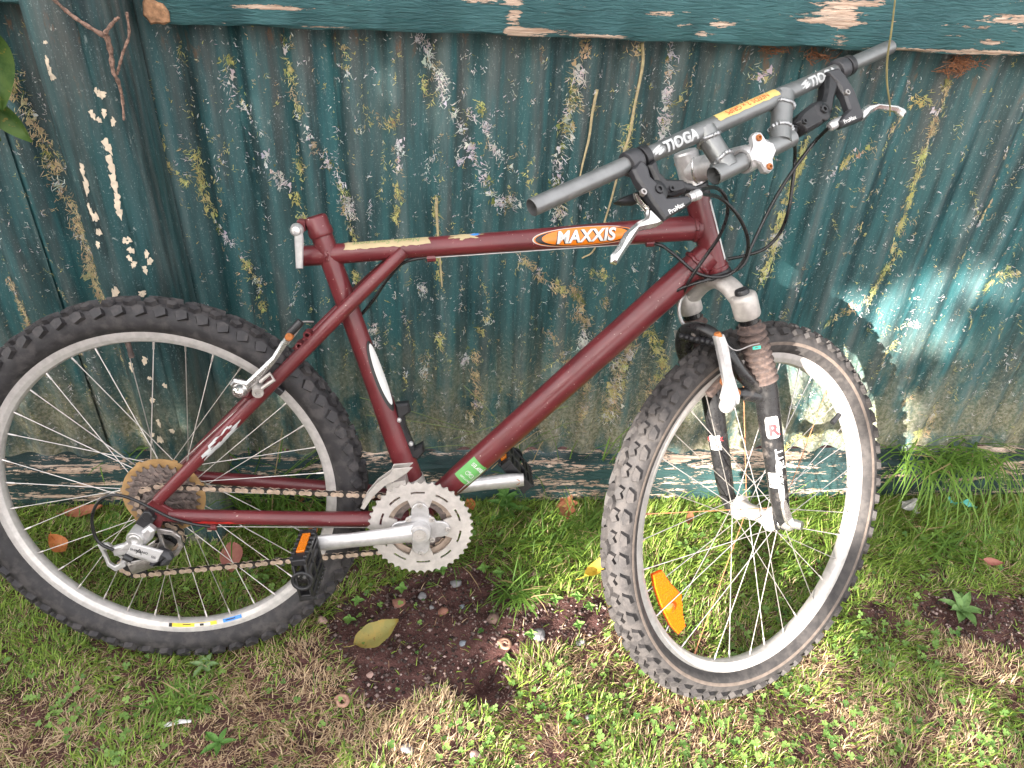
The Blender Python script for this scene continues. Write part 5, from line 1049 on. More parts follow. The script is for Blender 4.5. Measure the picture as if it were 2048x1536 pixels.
# handlebar and stem -------------------------------------------------
BA, BBr = V(*D['bar'][0]), V(*D['bar'][1]); eB, hB, nB, fB, uB = [Dv(*x) for x in D['bar_basis']]; LB = (BBr-BA).length
def HB(s, h, off=0.0): return BA+eB*s+hB*h+nB*off
mb = MB(); tube(mb, [BA, BA+eB*0.0006, BA+eB*0.21, BA+eB*0.29, BA+eB*0.46, BA+eB*0.52, BBr-eB*0.0006, BBr], [0.0102, 0.0111, 0.0111, 0.0127, 0.0127, 0.0111, 0.0111, 0.0102], 28, cap=False)
tube(mb, [BBr, BBr-eB*0.06], 0.0100, 20, cap=False); tube(mb, [BA, BA+eB*0.05, BA+eB*0.0501], [0.0100, 0.0098, 0.0002], 28, cap=False)
hbar = mb.build('handlebar', B['bar'], bike, 40)
Clow = V(0.8833, 0.577, 0.0924); eL = eB
mb = MB(); tube(mb, [Clow-eL*0.080, Clow-eL*0.0794, Clow+eL*0.0794, Clow+eL*0.080], [0.0118, 0.0127, 0.0127, 0.0118], 28, cap=False); tube(mb, [Clow-eL*0.080, Clow-eL*0.04, Clow-eL*0.0399], [0.0112, 0.0110, 0.0002], 28, cap=False)
mb.build('clamp_tube', B['bar'], hbar, 40)
for tU, sL in ((0.412, -0.052), (0.640, 0.056)):
    a_ = BA.lerp(BBr, tU); b_ = Clow+eL*sL; mb = MB(); tube(mb, [a_, a_.lerp(b_, 0.3), a_.lerp(b_, 0.6), b_], [0.0165, 0.0152, 0.0148, 0.0155], 24); mb.build('gusset', B['bar'], hbar, 40)
    for c, r0, tl in ((a_, 0.0155, 0.26), (b_, 0.0150, 0.72)):
        mb = MB(); dd_ = (b_-a_).normalized(); cc = a_.lerp(b_, tl); p_, q_ = frame_for(dd_); n = 44
        pts = [cc+(p_*math.cos(2*math.pi*k/n)+q_*math.sin(2*math.pi*k/n))*r0+dd_*(0.0035*((p_*math.cos(2*math.pi*k/n)+q_*math.sin(2*math.pi*k/n)).dot(eB))**2*(1 if tl > 0.5 else -1)) for k in range(n+1)]
        tube(mb, pts, [0.0030*(1+0.28*math.sin(k*2.9)) for k in range(n+1)], 7); mb.build('weld_bead', B['weld'], hbar, 50)
# lettering on the bar
mcam = (Dv(-0.15, 0.40, 0.90)); mcam = (mcam-eB*mcam.dot(eB)).normalized()
mcam = to_eye(BA.lerp(BBr, 0.5)); mcam = (mcam-eB*mcam.dot(eB)).normalized()
for s0 in (0.234, 0.530):
    wrap_obj('letters', text_bm('TIOGA', 0.0195, 0.12, 0.0009, 0.001), B['letter'], hbar, BA+eB*(s0+0.008), eB, mcam, 0.0126 if s0 < 0.4 else 0.0112, 0.0006)
    for k in range(3): wrap_obj('logo_mark', ellipse_bm(0.0105-0.002*k, 0.0019, 3, 24, 0.0, 0.0028-k*0.0028), B['letter'], hbar, BA+eB*(s0-0.036+k*0.003), (eB+mcam.cross(eB)*0.35).normalized(), mcam, None, 0.0122 if s0 < 0.4 else 0.0117)
wrap_obj('tape', rect_bm(0.125, 0.0150, 20, 6, 0.0015), B['tape_yellow'], hbar, BA.lerp(BBr, 0.528), eB, uB*1.0+nB*0.35, 0.0129, 0.0003)
wrap_obj('tape_writing', text_bm('NEEDS 2 x GRIPS', 0.0115, 0.1, 0.0001), B['ink_red'], hbar, BA.lerp(BBr, 0.528), eB*-1, uB*1.0+nB*0.35, 0.0129, 0.0006)
# stem
S1 = SK+AK*0.140
mb = MB(); tube(mb, [SK+AK*0.128, SK+AK*0.184], 0.0185, 24); lathe(mb, SK+AK*0.184, AK, [(0.0175, 0.0), (0.0165, 0.003), (0.010, 0.004), (0.0, 0.004)], 24)
Sm = SK+AK*0.157; sdv = (Clow-Sm).normalized(); tube(mb, [Sm+sdv*0.004, Sm+sdv*0.03, Clow-sdv*0.012], [0.0190, 0.0185, 0.0180], 24)
stem = mb.build('stem', B['alloy'], bike, 40)
mb = MB(); p_, q_ = frame_for(sdv); n = 40; tube(mb, [Sm+sdv*(0.0185+0.003*math.cos(4*math.pi*k/n))+(p_*math.cos(2*math.pi*k/n)+q_*math.sin(2*math.pi*k/n))*0.0190 for k in range(n+1)], [0.0021*(1+0.25*math.sin(k*2.9)) for k in range(n+1)], 7); mb.build('weld_bead', B['polished'], stem, 50)
for k in (-1, 1):
    mb = MB(); bp = SK+AK*(0.157+0.016*k)-sdv*0.0165; lathe(mb, bp, NV*1.0-sdv*0.6, [(0.0, 0.010), (0.0036, 0.010), (0.0045, 0.008), (0.0045, -0.010)], 12); mb.build('stem_bolt', B['rust'], stem, 40)
mb = MB(); lathe(mb, Clow-eL*0.0225, eL, [(0.0133, 0.0), (0.0170, 0.0), (0.0176, 0.003), (0.0176, 0.042), (0.0170, 0.045), (0.0133, 0.045)], 32)
mcl = (Dv(0.25, 0.30, 0.92)); mcl = (mcl-eL*mcl.dot(eL)).normalized(); ucl = mcl.cross(eL)
fp = [(-0.0235, 0.006), (-0.0235, -0.004), (-0.012, -0.012), (-0.010, -0.024), (-0.002, -0.0285), (0.008, -0.026), (0.012, -0.014), (0.0235, -0.006), (0.0235, 0.006), (0.013, 0.013), (0.009, 0.026), (0.0, 0.0290), (-0.008, 0.0255), (-0.012, 0.013)]
slab(mb, [Clow+mcl*0.0135+eL*x+ucl*z for x, z in fp], mcl, 0.0115, 0.2); mb.build('face_plate', B['alloy'], stem, 40)
for z in (-0.0205, 0.0205):
    mb = MB(); lathe(mb, Clow+mcl*0.0185+ucl*z-eL*0.0005, mcl, [(0.0, 0.0012), (0.0018, 0.0012), (0.0020, 0.004), (0.0040, 0.004), (0.0046, 0.003), (0.0046, -0.004)], 14); mb.build('stem_bolt', B['rust'], stem, 40)

# brake levers and shifters -----------------------------------------
def lever_set(side, sC):
    body, blade, shift = [D[side+'_lever_body'], D[side+'_lever_blade'], D[side+'_shift_body']]
    mb = MB(); slab(mb, [HB(s, h, 0.010) for s, h in body], nB, 0.017, 0.22); lathe(mb, HB(sC, 0, 0)-eB*0.011, eB, [(0.0115, 0), (0.0160, 0.001), (0.0166, 0.004), (0.0166, 0.018), (0.0160, 0.021), (0.0115, 0.022)], 28)
    lv_ = mb.build('brake_lever', B['plastic_lt'], bike, 40, 0.0008)
    mb = MB(); slab(mb, [HB(s, h, 0.006) for s, h in blade], nB, 0.011, 0.35); mb.build('lever_blade', B['polished'], lv_, 40)
    bl = D['bolts_'+side]
    for k, (s, h) in enumerate(bl):
        mb = MB(); rr = (0.0062, 0.0045, 0.0046)[k]; lathe(mb, HB(s, h, 0.0185 if k != 1 else 0.017), nB, [(0.0, -0.001), (rr*0.45, -0.001), (rr*0.5, 0.0022), (rr*0.9, 0.0022), (rr, 0.001), (rr, -0.003)], 16); mb.build('lever_bolt', B['plastic'] if k < 2 else B['steel'], lv_, 40)
    c0, c1 = D['barrel_'+side]; mb = MB(); P0, P1 = HB(*c0, 0.008), HB(*c1, 0.008); d_ = (P1-P0); n = 18
    tube(mb, [P0-d_*0.2, P0+d_*0.25, P0+d_*0.26, P0+d_*0.85, P0+d_*1.0], [0.0062, 0.0062, 0.0072, 0.0068, 0.0045], n); mb.build('barrel_adjuster', B['alloy'], lv_, 25)
    wrap_obj('letters', text_bm('ProMax', 0.0086, 0.1, 0.0002, 0), B['white'], lv_, HB((D['promax_'+side][0][0]+D['promax_'+side][1][0])/2, (D['promax_'+side][0][1]+D['promax_'+side][1][1])/2, 0), HB(*D['promax_'+side][1])-HB(*D['promax_'+side][0]), nB, None, 0.0190)
    mb = MB(); slab(mb, [HB(s, h, 0.004) for s, h in shift], nB, 0.024, 0.2); lathe(mb, HB(sC+0.020, 0, 0)-eB*0.006, eB, [(0.0115, 0), (0.0152, 0.001), (0.0152, 0.011), (0.0115, 0.012)], 28)
    cs, ch = bl[0]; lathe(mb, HB(cs, ch, 0.006), nB, [(0.0, 0.0115), (0.0125, 0.0110), (0.0150, 0.009), (0.0155, -0.012)], 24)
    sh = mb.build('shifter', B['plastic'], bike, 40, 0.0008)
    c0, c1 = D['shift_boot_'+side]; mb = MB(); P0, P1 = HB(*c0, 0.004), HB(*c1, 0.006); d_ = P1-P0; tube(mb, [P0-d_*0.15, P0+d_*0.2, P0+d_*0.21, P0+d_*0.55, P0+d_*0.56, P1+d_*0.1], [0.0075, 0.0070, 0.0055, 0.0058, 0.0040, 0.0032], 14); mb.build('cable_boot', B['plastic'], sh, 30)
    return lv_, sh
lv1, sh1 = lever_set('near', 0.164); lv2, sh2 = lever_set('far', 0.590)
mb = MB(); slab(mb, [HB(s, h, -0.012) for s, h in D['near_thumb']], nB, 0.010, 0.3); mb.build('thumb_lever', B['plastic'], sh1, 40)

# cables --------------------------------------------------------------
def cable(key, r=0.0026, mat='cable', name='cable', sub=6): mb = MB(); tube(mb, smooth_path([V(*p) for p in D[key]], sub), r, 8); return mb.build(name, B[mat], bike, 60)
for k_ in ('cable_seat_tube', 'cable_mech', 'cable_down_tube'): cable(k_)
pn = [HB(*D['barrel_near'][1], 0.008)]+[V(*p) for p in D['cable_rear_brake'][1:]]; mb = MB(); tube(mb, smooth_path(pn, 6), 0.0027, 8); mb.build('cable', B['cable'], bike, 60)
pn = [HB(*D['shift_boot_near'][1], 0.006)]+[V(*p) for p in D['cable_near_shift'][1:]]; mb = MB(); tube(mb, smooth_path(pn, 6), 0.0027, 8); mb.build('cable', B['cable'], bike, 60)
pn = [HB(*D['barrel_far'][1], 0.008)]+[V(*p) for p in D['cable_far_brake'][1:]]; mb = MB(); tube(mb, smooth_path(pn, 6), 0.0027, 8); mb.build('cable', B['cable'], bike, 60)
pn = [HB(*D['shift_boot_far'][1], 0.006)]+[V(*p) for p in D['cable_far_shift'][1:]]; mb = MB(); tube(mb, smooth_path(pn, 6), 0.0027, 8); mb.build('cable', B['cable'], bike, 60)
for k_ in ('bare_top', 'bare_down', 'bare_stay'): mb = MB(); tube(mb, [V(*p) for p in D[k_]], 0.0010, 6); mb.build('bare_cable', B['wire'], bike, 60)

# cantilever brakes ----------------------------------------------------
mb = MB(); slab(mb, [V(u, w, 0.060) for u, w in D['rear_brake_arm']], NV, 0.013, 0.3); lathe(mb, V(0.152, 0.207, 0.052), Dv(0, 0, 1), [(0.0, 0.024), (0.008, 0.022), (0.0115, 0.016), (0.0125, 0.0)], 18); rb = mb.build('brake_arm', B['polished'], bike, 35)
mb = MB(); slab(mb, [V(u, w, 0.052) for u, w in D['rear_brake_link']], NV, 0.008, 0.3); rl = mb.build('brake_link', B['alloy'], rb, 35)
la = [V(*x, 0.050) for x in (D['rear_brake_link'][1], D['rear_brake_link'][4])]; mb = MB(); tube(mb, [V(0.2305, 0.297, 0.056), V(0.2385, 0.305, 0.056), V(0.2480, 0.3155, 0.054)], 0.0062, 12); mb.build('link_boot', B['plastic'], rb, 40)
mb = MB(); lathe(mb, V(0.231, 0.2935, 0.060), NV, [(0.0, 0.008), (0.0045, 0.008), (0.006, 0.006), (0.006, -0.006)], 12); mb.build('brake_bolt', B['rust'], rb, 30)
mb = MB(); lathe(mb, V(0.178, 0.2085, 0.058), Dv(0.2, -0.2, 1), [(0.0, 0.011), (0.0035, 0.011), (0.0042, 0.014), (0.0085, 0.014), (0.0085, -0.012)], 16); tube(mb, [V(0.186, 0.212, 0.066), V(0.205, 0.226, 0.066), V(0.200, 0.236, 0.066), V(0.184, 0.222, 0.066)], 0.003, 8); mb.build('brake_pad_holder', B['alloy_dirty'], rb, 30)
mb = MB(); box(mb, V(0.188, 0.205, 0.024), Dv(0.74, -0.67, 0), Dv(0.67, 0.74, 0), NV, 0.050, 0.011, 0.014); mb.build('brake_pad', B['plastic'], rb, 30, 0.002)
mb = MB(); tube(mb, smooth_path([V(0.262, 0.309, 0.034), V(0.250, 0.3125, 0.046), V(0.244, 0.3105, 0.052), V(0.232, 0.300, 0.056)], 4), 0.0017, 8); mb.build('brake_wire', B['wire'], rb, 60)
mb = MB(); slab(mb, [K3(x, z, 0.060) for x, z in D['front_brake_near']], NK, 0.013, 0.3); lathe(mb, K3(-0.045, 0.256, 0.056), NK*0.5-EK, [(0.0, 0.022), (0.007, 0.020), (0.011, 0.014), (0.0125, 0.0), (0.0125, -0.02)], 18); fb1 = mb.build('brake_arm', B['alloy'], bike, 35)
mb = MB(); slab(mb, [K3(x, z, -0.050) for x, z in D['front_brake_far']], NK, 0.012, 0.3); tube(mb, [K3(-0.012, 0.310, -0.050), K3(-0.024, 0.258, -0.052)], [0.006, 0.009], 12); fb2 = mb.build('brake_arm', B['alloy'], bike, 35)
mb = MB(); lathe(mb, K3(-0.034, 0.360, 0.060), AK, [(0.0, 0.010), (0.0048, 0.010), (0.0058, 0.007), (0.0065, -0.003)], 14); mb.build('brake_bolt', B['rust'], fb1, 30)
mb = MB(); lathe(mb, K3(-0.028, 0.278, 0.044), NK-EK*0.6, [(0.0, 0.012), (0.005, 0.012), (0.0068, 0.010), (0.0068, -0.012)], 14); lathe(mb, K3(-0.020, 0.262, 0.050), NK-EK*0.6, [(0.0, 0.012), (0.006, 0.010), (0.0068, -0.012)], 14); mb.build('brake_bolt', B['rust'], fb1, 30)
mb = MB(); n = 7
b0, b1 = K3(-0.026, 0.352, -0.030), K3(-0.030, 0.348, 0.050)
tube(mb, [b0.lerp(b1, k/28) for k in range(29)], [0.0048+0.0014*(1 if k % 4 in (1, 2) else 0) for k in range(29)], 12); mb.build('noodle_boot', B['plastic'], fb1, 50)
mb = MB(); tube(mb, [V(*p) for p in D['brake_noodle'][:2]]+[], [0.0048, 0.0036], 10); tube(mb, smooth_path([V(*p) for p in D['brake_noodle']], 6), 0.0030, 10); mb.build('brake_noodle', B['alloy'], fb2, 40)
mb = MB(); tube(mb, smooth_path([K3(-0.028, 0.349, 0.064), K3(-0.018, 0.334, 0.072), K3(0.004, 0.332, 0.080), K3(0.02, 0.328, 0.083)], 5), 0.0011, 6); mb.build('brake_wire', B['wire'], fb1, 60)
mb = MB()
for s in (1, -1): box(mb, K3(-0.02, 0.270, s*0.019), EK*0.96+AK*0.25, AK*0.96-EK*0.25, NK, 0.055, 0.011, 0.012)
mb.build('brake_pad', B['boot'], fb1, 30, 0.002)

# drivetrain ------------------------------------------------------------
CR = V(0.424, -0.036, 0)
def CP(u, w, v): return CR+Dv(u, w, v)
crank_dir = Dv(-0.165, -0.012, 0).normalized()
# chainrings with windows: outer ring built as toothed annulus + slotted web
mb = MB(); gear(mb, CP(0, 0, 0.056), 42, 0.003, 0.0700, 0.0036)
n = 180; vs = []; slots = 8
def ring_web(mb, v, r0, r1, th, holes, n=180):
    """annulus with windows: (a0, a1, q0, q1) angle span and radial span"""
    rs = sorted({r0, r1, *[h[2] for h in holes], *[h[3] for h in holes]}); vs = []; fs = []; m = len(rs)
    for y in (th/2, -th/2):
        for i in range(n):
            a = 2*math.pi*i/n
            for r in rs: vs.append(CP(r*math.cos(a), r*math.sin(a), v)+Vector((0, y, 0)))
    solid = lambda i, k: not any(h[0] <= (i+0.5)*360/n < h[1] and h[2]-1e-6 <= rs[k] and rs[k+1] <= h[3]+1e-6 for h in holes) if 0 <= k < m-1 else False
    B_ = n*m
    for i in range(n):
        j = (i+1) % n
        for k in range(m-1):
            if not solid(i, k): continue
            a, b, c, d = i*m+k, j*m+k, j*m+k+1, i*m+k+1; fs += [(a, b, c, d), (B_+a, B_+d, B_+c, B_+b)]
            if not solid(j, k): fs.append((b, B_+b, B_+c, c))
            if not solid((i-1) % n, k): fs.append((a, d, B_+d, B_+a))
            if not solid(i, k+1): fs.append((d, c, B_+c, B_+d))
            if not solid(i, k-1): fs.append((a, B_+a, B_+b, b))
    mb.add(vs, fs)
hol = [(k*36+12, k*36+32, 0.0645, 0.0680) for k in range(10)]+[(k*90+22, k*90+70, 0.0405, 0.0560) for k in range(4)]
ring_web(mb, 0.056, 0.0405, 0.0702, 0.0028, hol); cr_ob = mb.build('chainring', B['ring'], bike, 25)
mb = MB(); gear(mb, CP(0, 0, 0.0485), 32, 0.0026, 0.0470, 0.0046); mb.build('chainring', B['ring_tan'], bike, 25)
mb = MB(); gear(mb, CP(0, 0, 0.0410), 24, 0.0026, 0.034, 0.0046); mb.build('chainring', B['sprocket'], bike, 25)
# spider with four arms, crank arms
mb = MB(); sp_ = []
for k in range(96):
    a = 2*math.pi*k/96; dph = ((a-R(1)+math.pi/4) % (math.pi/2))-math.pi/4; r_ = 0.0300+0.0185*max(0.0, 1-(abs(dph)/0.50)**2.2)
    sp_.append(CR+NV*0.0600+Dv(r_*math.cos(a), r_*math.sin(a), 0))
slab(mb, sp_, NV, 0.0050, 0.2); lathe(mb, CP(0, 0, 0.040), NV, [(0.022, 0.0), (0.022, 0.022), (0.026, 0.0235), (0.0, 0.0245)], 36); mb.build('crank_spider', B['alloy'], bike, 30)
for k in range(4):
    for r_, off in ((0.0455, 1), (0.0270, 46)):
        a = math.radians(90*k+off); mb = MB(); lathe(mb, CP(r_*math.cos(a), r_*math.sin(a), 0.0632), NV, [(0.0, -0.0005), (0.0019, -0.0005), (0.0020, 0.0016), (0.0042, 0.0016), (0.0050, 0.0006), (0.0050, -0.002)], 14); mb.build('chainring_bolt', B['alloy_dirty'], cr_ob, 30)
mb = MB(); pd = CP(-0.166, -0.011, 0.090)
tube(mb, [CP(0.004, 0, 0.066), CP(-0.012, -0.001, 0.069), CP(-0.05, -0.0033, 0.077), CP(-0.11, -0.0072, 0.084), CP(-0.150, -0.010, 0.087), CP(-0.176, -0.0117, 0.088)], [0.0175, 0.0172, 0.0145, 0.0130, 0.0140, 0.0120], 20, squash=[(1.0, 0.62), (1, 0.62), (1, 0.60), (1, 0.58), (1, 0.58), (1, 0.56)], ref=(0, 1, 0))
lathe(mb, CP(0, 0, 0.060), NV, [(0.0, 0.0215), (0.0115, 0.0212), (0.0120, 0.0195), (0.0165, 0.0190), (0.0180, 0.0165), (0.0180, 0.0)], 28); crk = mb.build('crank_arm', B['alloy'], bike, 40)
mb = MB(); lathe(mb, CP(0, 0, 0.0812), NV, [(0.0, 0.0004), (0.0035, 0.0004), (0.004, 0.0010), (0.0075, 0.0010), (0.008, 0.0003), (0.0112, 0.0004)], 24); mb.build('crank_cap', B['alloy_dirty'], crk, 25)
mb = MB(); tube(mb, [CP(0.0, 0, -0.066), CP(0.014, 0.001, -0.069), CP(0.05, 0.0045, -0.076), CP(0.11, 0.0095, -0.083), CP(0.150, 0.013, -0.086), CP(0.180, 0.0155, -0.087)], [0.0165, 0.0165, 0.0145, 0.0135, 0.0145, 0.0125], 20, squash=[(1.0, 0.62)]*6, ref=(0, 1, 0)); crk2 = mb.build('crank_arm', B['alloy'], bike, 40)
mb = MB(); lathe(mb, CP(0.168, 0.0145, -0.0800), NV, [(0.0, 0.0012), (0.0055, 0.0012), (0.006, 0.0), (0.006, -0.002)], 18); mb.build('pedal_axle_end', B['rust'], crk2, 30)
# pedals: cage body with windows, platform hanging upright
def pedal(c, sgn, tilt):
    """c: axle at the crank; sgn: outboard direction; body = open cage built from bars"""
    ex = Dv(math.cos(tilt), math.sin(tilt), 0); ez = Dv(-math.sin(tilt), math.cos(tilt), 0); ey = NV*sgn; mb = MB()
    P = lambda x, z, y: c+ex*x+ez*z+ey*y
    for z in (-0.031, 0.031): box(mb, P(0, z, 0.052), ex, ez, ey, 0.022, 0.010, 0.088)
    for y in (0.010, 0.052): box(mb, P(0, 0, y), ex, ez, ey, 0.0215, 0.056, 0.0075)
    for x in (-0.0090, 0.0090): box(mb, P(x, 0, 0.094), ex, ez, ey, 0.0040, 0.056, 0.0080)
    for x in (-0.0090, 0.0090):
        for z in (-0.018, 0.018): box(mb, P(x, z, 0.052), ex, ez, ey, 0.0035, 0.006, 0.088)
    for x in (-0.0095, 0.0095):
        for z in (-0.0365, 0.0365):
            for k in range(7): box(mb, P(x*1.08, z, 0.014+k*0.0125), ex, ez, ey, 0.006, 0.006, 0.006)
    disc_cyl(mb, P(0, 0, -0.006), P(0, 0, 0.092), 0.0085, 0.0105, 16); lathe(mb, P(0, 0, 0.092), ey, [(0.0165, 0.0), (0.0170, 0.004), (0.0165, 0.0070), (0.0120, 0.0072), (0.0110, 0.003), (0.0, 0.0035)], 24)
    pe = mb.build('pedal', B['plastic'], bike, 30, 0.0012)
    for z in (1, -1):
        mb = MB(); box(mb, P(0, z*0.0372, 0.050), ex, ez, ey, 0.013, 0.004, 0.050); mb.build('pedal_reflector', B['amber_pedal'], pe, 30, 0.0008)
    mb = MB(); lathe(mb, P(0, 0, 0.0952), ey, [(0.0, 0.0026), (0.0078, 0.0022), (0.0108, 0.0008)], 20); mb.build('pedal_cap', B['stanchion'], pe, 40)
    return pe
pedal(CP(-0.168, -0.011, 0.094), 1, R(8)); pedal(CP(0.168, 0.0145, -0.092), -1, R(40))
# chain: inner links as one part, each outer plate pair a piece
def arc(c, r, a0, a1, n): return [c+Dv(r*math.cos(R(a0+(a1-a0)*k/n)), r*math.sin(R(a0+(a1-a0)*k/n)), 0) for k in range(n+1)]
pul1 = V(0.012, -0.064, 0); pul2 = V(-0.055, -0.116, 0)
rear_r, front_r = 0.0325, 0.0487; ctr = V(0, 0, 0)
path = [ctr+Dv(-0.022, rear_r*0.75, 0.047), ctr+Dv(0.002, rear_r, 0.047), CR+Dv(-0.010, front_r, 0.041)]
path += [p+NV*0.041 for p in arc(CR, front_r, 88, -78, 14)]
path += [pul2+Dv(0.004, -0.021, 0.046), pul2+Dv(-0.018, -0.012, 0.047), pul2+Dv(-0.020, 0.006, 0.047), pul2+Dv(-0.004, 0.020, 0.047), pul1+Dv(0.004, -0.021, 0.047), pul1+Dv(0.021, -0.004, 0.047), pul1+Dv(0.018, 0.016, 0.047), ctr+Dv(0.002, -rear_r, 0.047)]
path += [p+NV*0.047 for p in arc(ctr, rear_r, -100, -225, 8)]
# resample at half-pitch
def resample(P, step):
    out = [P[0]]; acc = 0
    for a, b in zip(P[:-1], P[1:]):
        L = (b-a).length; t = step-acc
        while t <= L: out.append(a.lerp(b, t/L)); t += step
        acc = (acc+L) % step
    return out
pins = resample(path, 0.0127); mb = MB()
def link_plate(mb, a, b, off, th, hgt, waist):
    d_ = (b-a); L = d_.length; d_.normalize(); u_ = NV.cross(d_).normalized()*1.0; pts = []
    for k in range(7): t = math.pi/2+math.pi*k/6; pts.append(a+(d_*math.cos(t)+u_*math.sin(t))*hgt)
    pts.append(a.lerp(b, 0.5)-u_*waist)
    for k in range(7): t = -math.pi/2+math.pi*k/6; pts.append(b+(d_*math.cos(t)+u_*math.sin(t))*hgt)
    pts.append(a.lerp(b, 0.5)+u_*waist); slab(mb, [p+NV*off for p in pts], NV, th, 0.15)
for i in range(len(pins)-1):
    if i % 2:
        for s in (-1, 1): link_plate(mb, pins[i], pins[i+1], s*0.0021, 0.0009, 0.0042, 0.0030)
    disc_cyl(mb, pins[i]-NV*0.0025, pins[i]+NV*0.0025, 0.0038, None, 8)
chain = mb.build('chain', B['chain_inner'], bike, 30)
for i in range(0, len(pins)-1, 2):
    mb = MB()
    for s in (-1, 1): link_plate(mb, pins[i], pins[i+1], s*0.0033, 0.0010, 0.0043, 0.0027)
    for p in (pins[i], pins[i+1]): disc_cyl(mb, p-NV*0.0042, p+NV*0.0042, 0.0017, None, 8)
    mb.build('link', B['chain_outer'], chain, 30)
# front derailleur
mb = MB(); fo_ = D['front_derailleur']; up_e = fo_[:6]; lo_e = fo_[:5:-1]
fdp = [V(u, w, 0.062) for u, w in up_e]+[V(*(Vector(up_e[min(5, k)]).lerp(Vector(lo_e[min(4, k)]), 0.68)), 0.062) for k in range(4, -1, -1)]; slab(mb, fdp, NV, 0.0022, 0.3); slab(mb, [p-NV*0.016 for p in fdp], NV, 0.0022, 0.3)
lathe(mb, st(0.115)-(ST_top-BBp).normalized()*0.008, ST_top-BBp, [(0.0208, 0.0), (0.0225, 0.0), (0.0225, 0.016), (0.0208, 0.016)], 24); box(mb, V(0.385, 0.040, 0.040), Dv(1, 0.2, 0), Dv(-0.2, 1, 0), NV, 0.032, 0.016, 0.030); disc_cyl(mb, V(0.372, 0.046, 0.030), V(0.372, 0.046, 0.058), 0.006); mb.build('front_derailleur', B['alloy_dirty'], bike, 30, 0.0008)
# rear derailleur
mb = MB(); slab(mb, [V(u, w, 0.082) for u, w in D['mech_knuckle']], NV, 0.018, 0.25); lathe(mb, V(-0.0225, -0.0375, 0.074), Dv(-0.1, -0.1, 1), [(0.0, 0.018), (0.0045, 0.018), (0.005, 0.0205), (0.0085, 0.0205), (0.0095, 0.019), (0.0135, 0.020), (0.0145, 0.016), (0.0145, -0.006)], 24)
slab(mb, [V(u, w, 0.084) for u, w in D['mech_body']], NV, 0.012, 0.25); rd = mb.build('rear_derailleur', B['alloy'], bike, 35, 0.0008)
mb = MB(); slab(mb, [V(u, w, 0.0935) for u, w in D['mech_plate']], NV, 0.006, 0.25); mb.build('link_plate', simple('satin silver plate', (0.50, 0.49, 0.49), 0.45, 0.25, 0.05, 40), rd, 30)
mp = D['mech_plate']; mc = V((mp[0][0]+mp[2][0])/2, (mp[0][1]+mp[2][1])/2, 0); ed = (V(*mp[1])-V(*mp[0])).normalized()
wrap_obj('letters', text_bm('SHIMANO', 0.0062, 0, 0.0001, 0), B['plastic_lt'], rd, mc-ed*0.008+Dv(0, 0.001, 0), ed, NV, None, 0.0970); wrap_obj('letters', text_bm('SIS', 0.0062, 0, 0.0001, 0), B['plastic_lt'], rd, mc+ed*0.014-Dv(0, 0.003, 0), ed, NV, None, 0.0970); wrap_obj('letters', text_bm('A', 0.0150, 0, 0.0, 0), B['plastic_lt'], rd, mc-ed*0.008, ed, NV, None, 0.0968)
mb = MB(); slab(mb, [V(u, w, 0.086) for u, w in D['mech_cover']], NV, 0.020, 0.3); mb.build('pivot_cover', B['plastic_lt'], rd, 40)
def ring_plate(mb, outline, c, scale, off, th):
    pts = [V(u, w, off) for u, w in outline]; inn = [c+(p-c)*scale for p in pts]; k = len(pts); vs = [p+NV*th/2 for p in pts]+[p+NV*th/2 for p in inn]+[p-NV*th/2 for p in pts]+[p-NV*th/2 for p in inn]; fs = []
    for i in range(k): j = (i+1) % k; fs += [(i, j, k+j, k+i), (2*k+i, 3*k+i, 3*k+j, 2*k+j), (i, 2*k+i, 2*k+j, j), (k+i, k+j, 3*k+j, 3*k+i)]
    mb.add(vs, fs)
for key, off, th in (('mech_loop', 0.080, 0.007), ('mech_cage', 0.070, 0.006)):
    o_ = D[key]; c = V(sum(p[0] for p in o_)/len(o_), sum(p[1] for p in o_)/len(o_), off); mb = MB(); ring_plate(mb, o_, c, 0.62, off, th); mb.build('mech_cage', B['alloy'] if key == 'mech_loop' else B['steel'], rd, 35, 0.0012)
mb = MB(); lathe(mb, V(-0.052, -0.0905, 0.074), NV, [(0.0, 0.012), (0.0045, 0.012), (0.0052, 0.010), (0.0052, 0.0)], 6); mb.build('cable_bolt', B['alloy'], rd, 20)
for c in (pul1, pul2): mb = MB(); gear(mb, c+NV*0.047, 11, 0.0055, 0.004, 0.005); mb.build('jockey_wheel', B['plastic'], rd, 30)
mb = MB(); tube(mb, [pul1+NV*0.058, pul1.lerp(pul2, 0.5)+NV*0.058+Dv(0.01, -0.012, 0), pul2+NV*0.058], [0.012, 0.010, 0.012], 14, squash=[(1, 0.25)]*3, ref=(0, 1, 0)); tube(mb, [pul1+NV*0.037, pul2+NV*0.037], 0.010, 12, squash=[(1, 0.25)]*2, ref=(0, 1, 0)); mb.build('pulley_cage', B['steel'], rd, 40)
mb = MB(); tube(mb, [V(-0.006, -0.004, 0.060), V(-0.006, -0.004, 0.080)], 0.0095, 6); box(mb, V(-0.010, -0.014, 0.073), Dv(0.6, 0.8, 0), Dv(-0.8, 0.6, 0), NV, 0.026, 0.022, 0.012); mb.build('axle_nut', B['plastic'], bike, 30, 0.002)
mb = MB(); tube(mb, [V(-0.046, -0.071, 0.09), V(-0.034, -0.078, 0.09)], [0.0062, 0.0055], 12); mb.build('barrel_adjuster', B['plastic'], rd, 30)

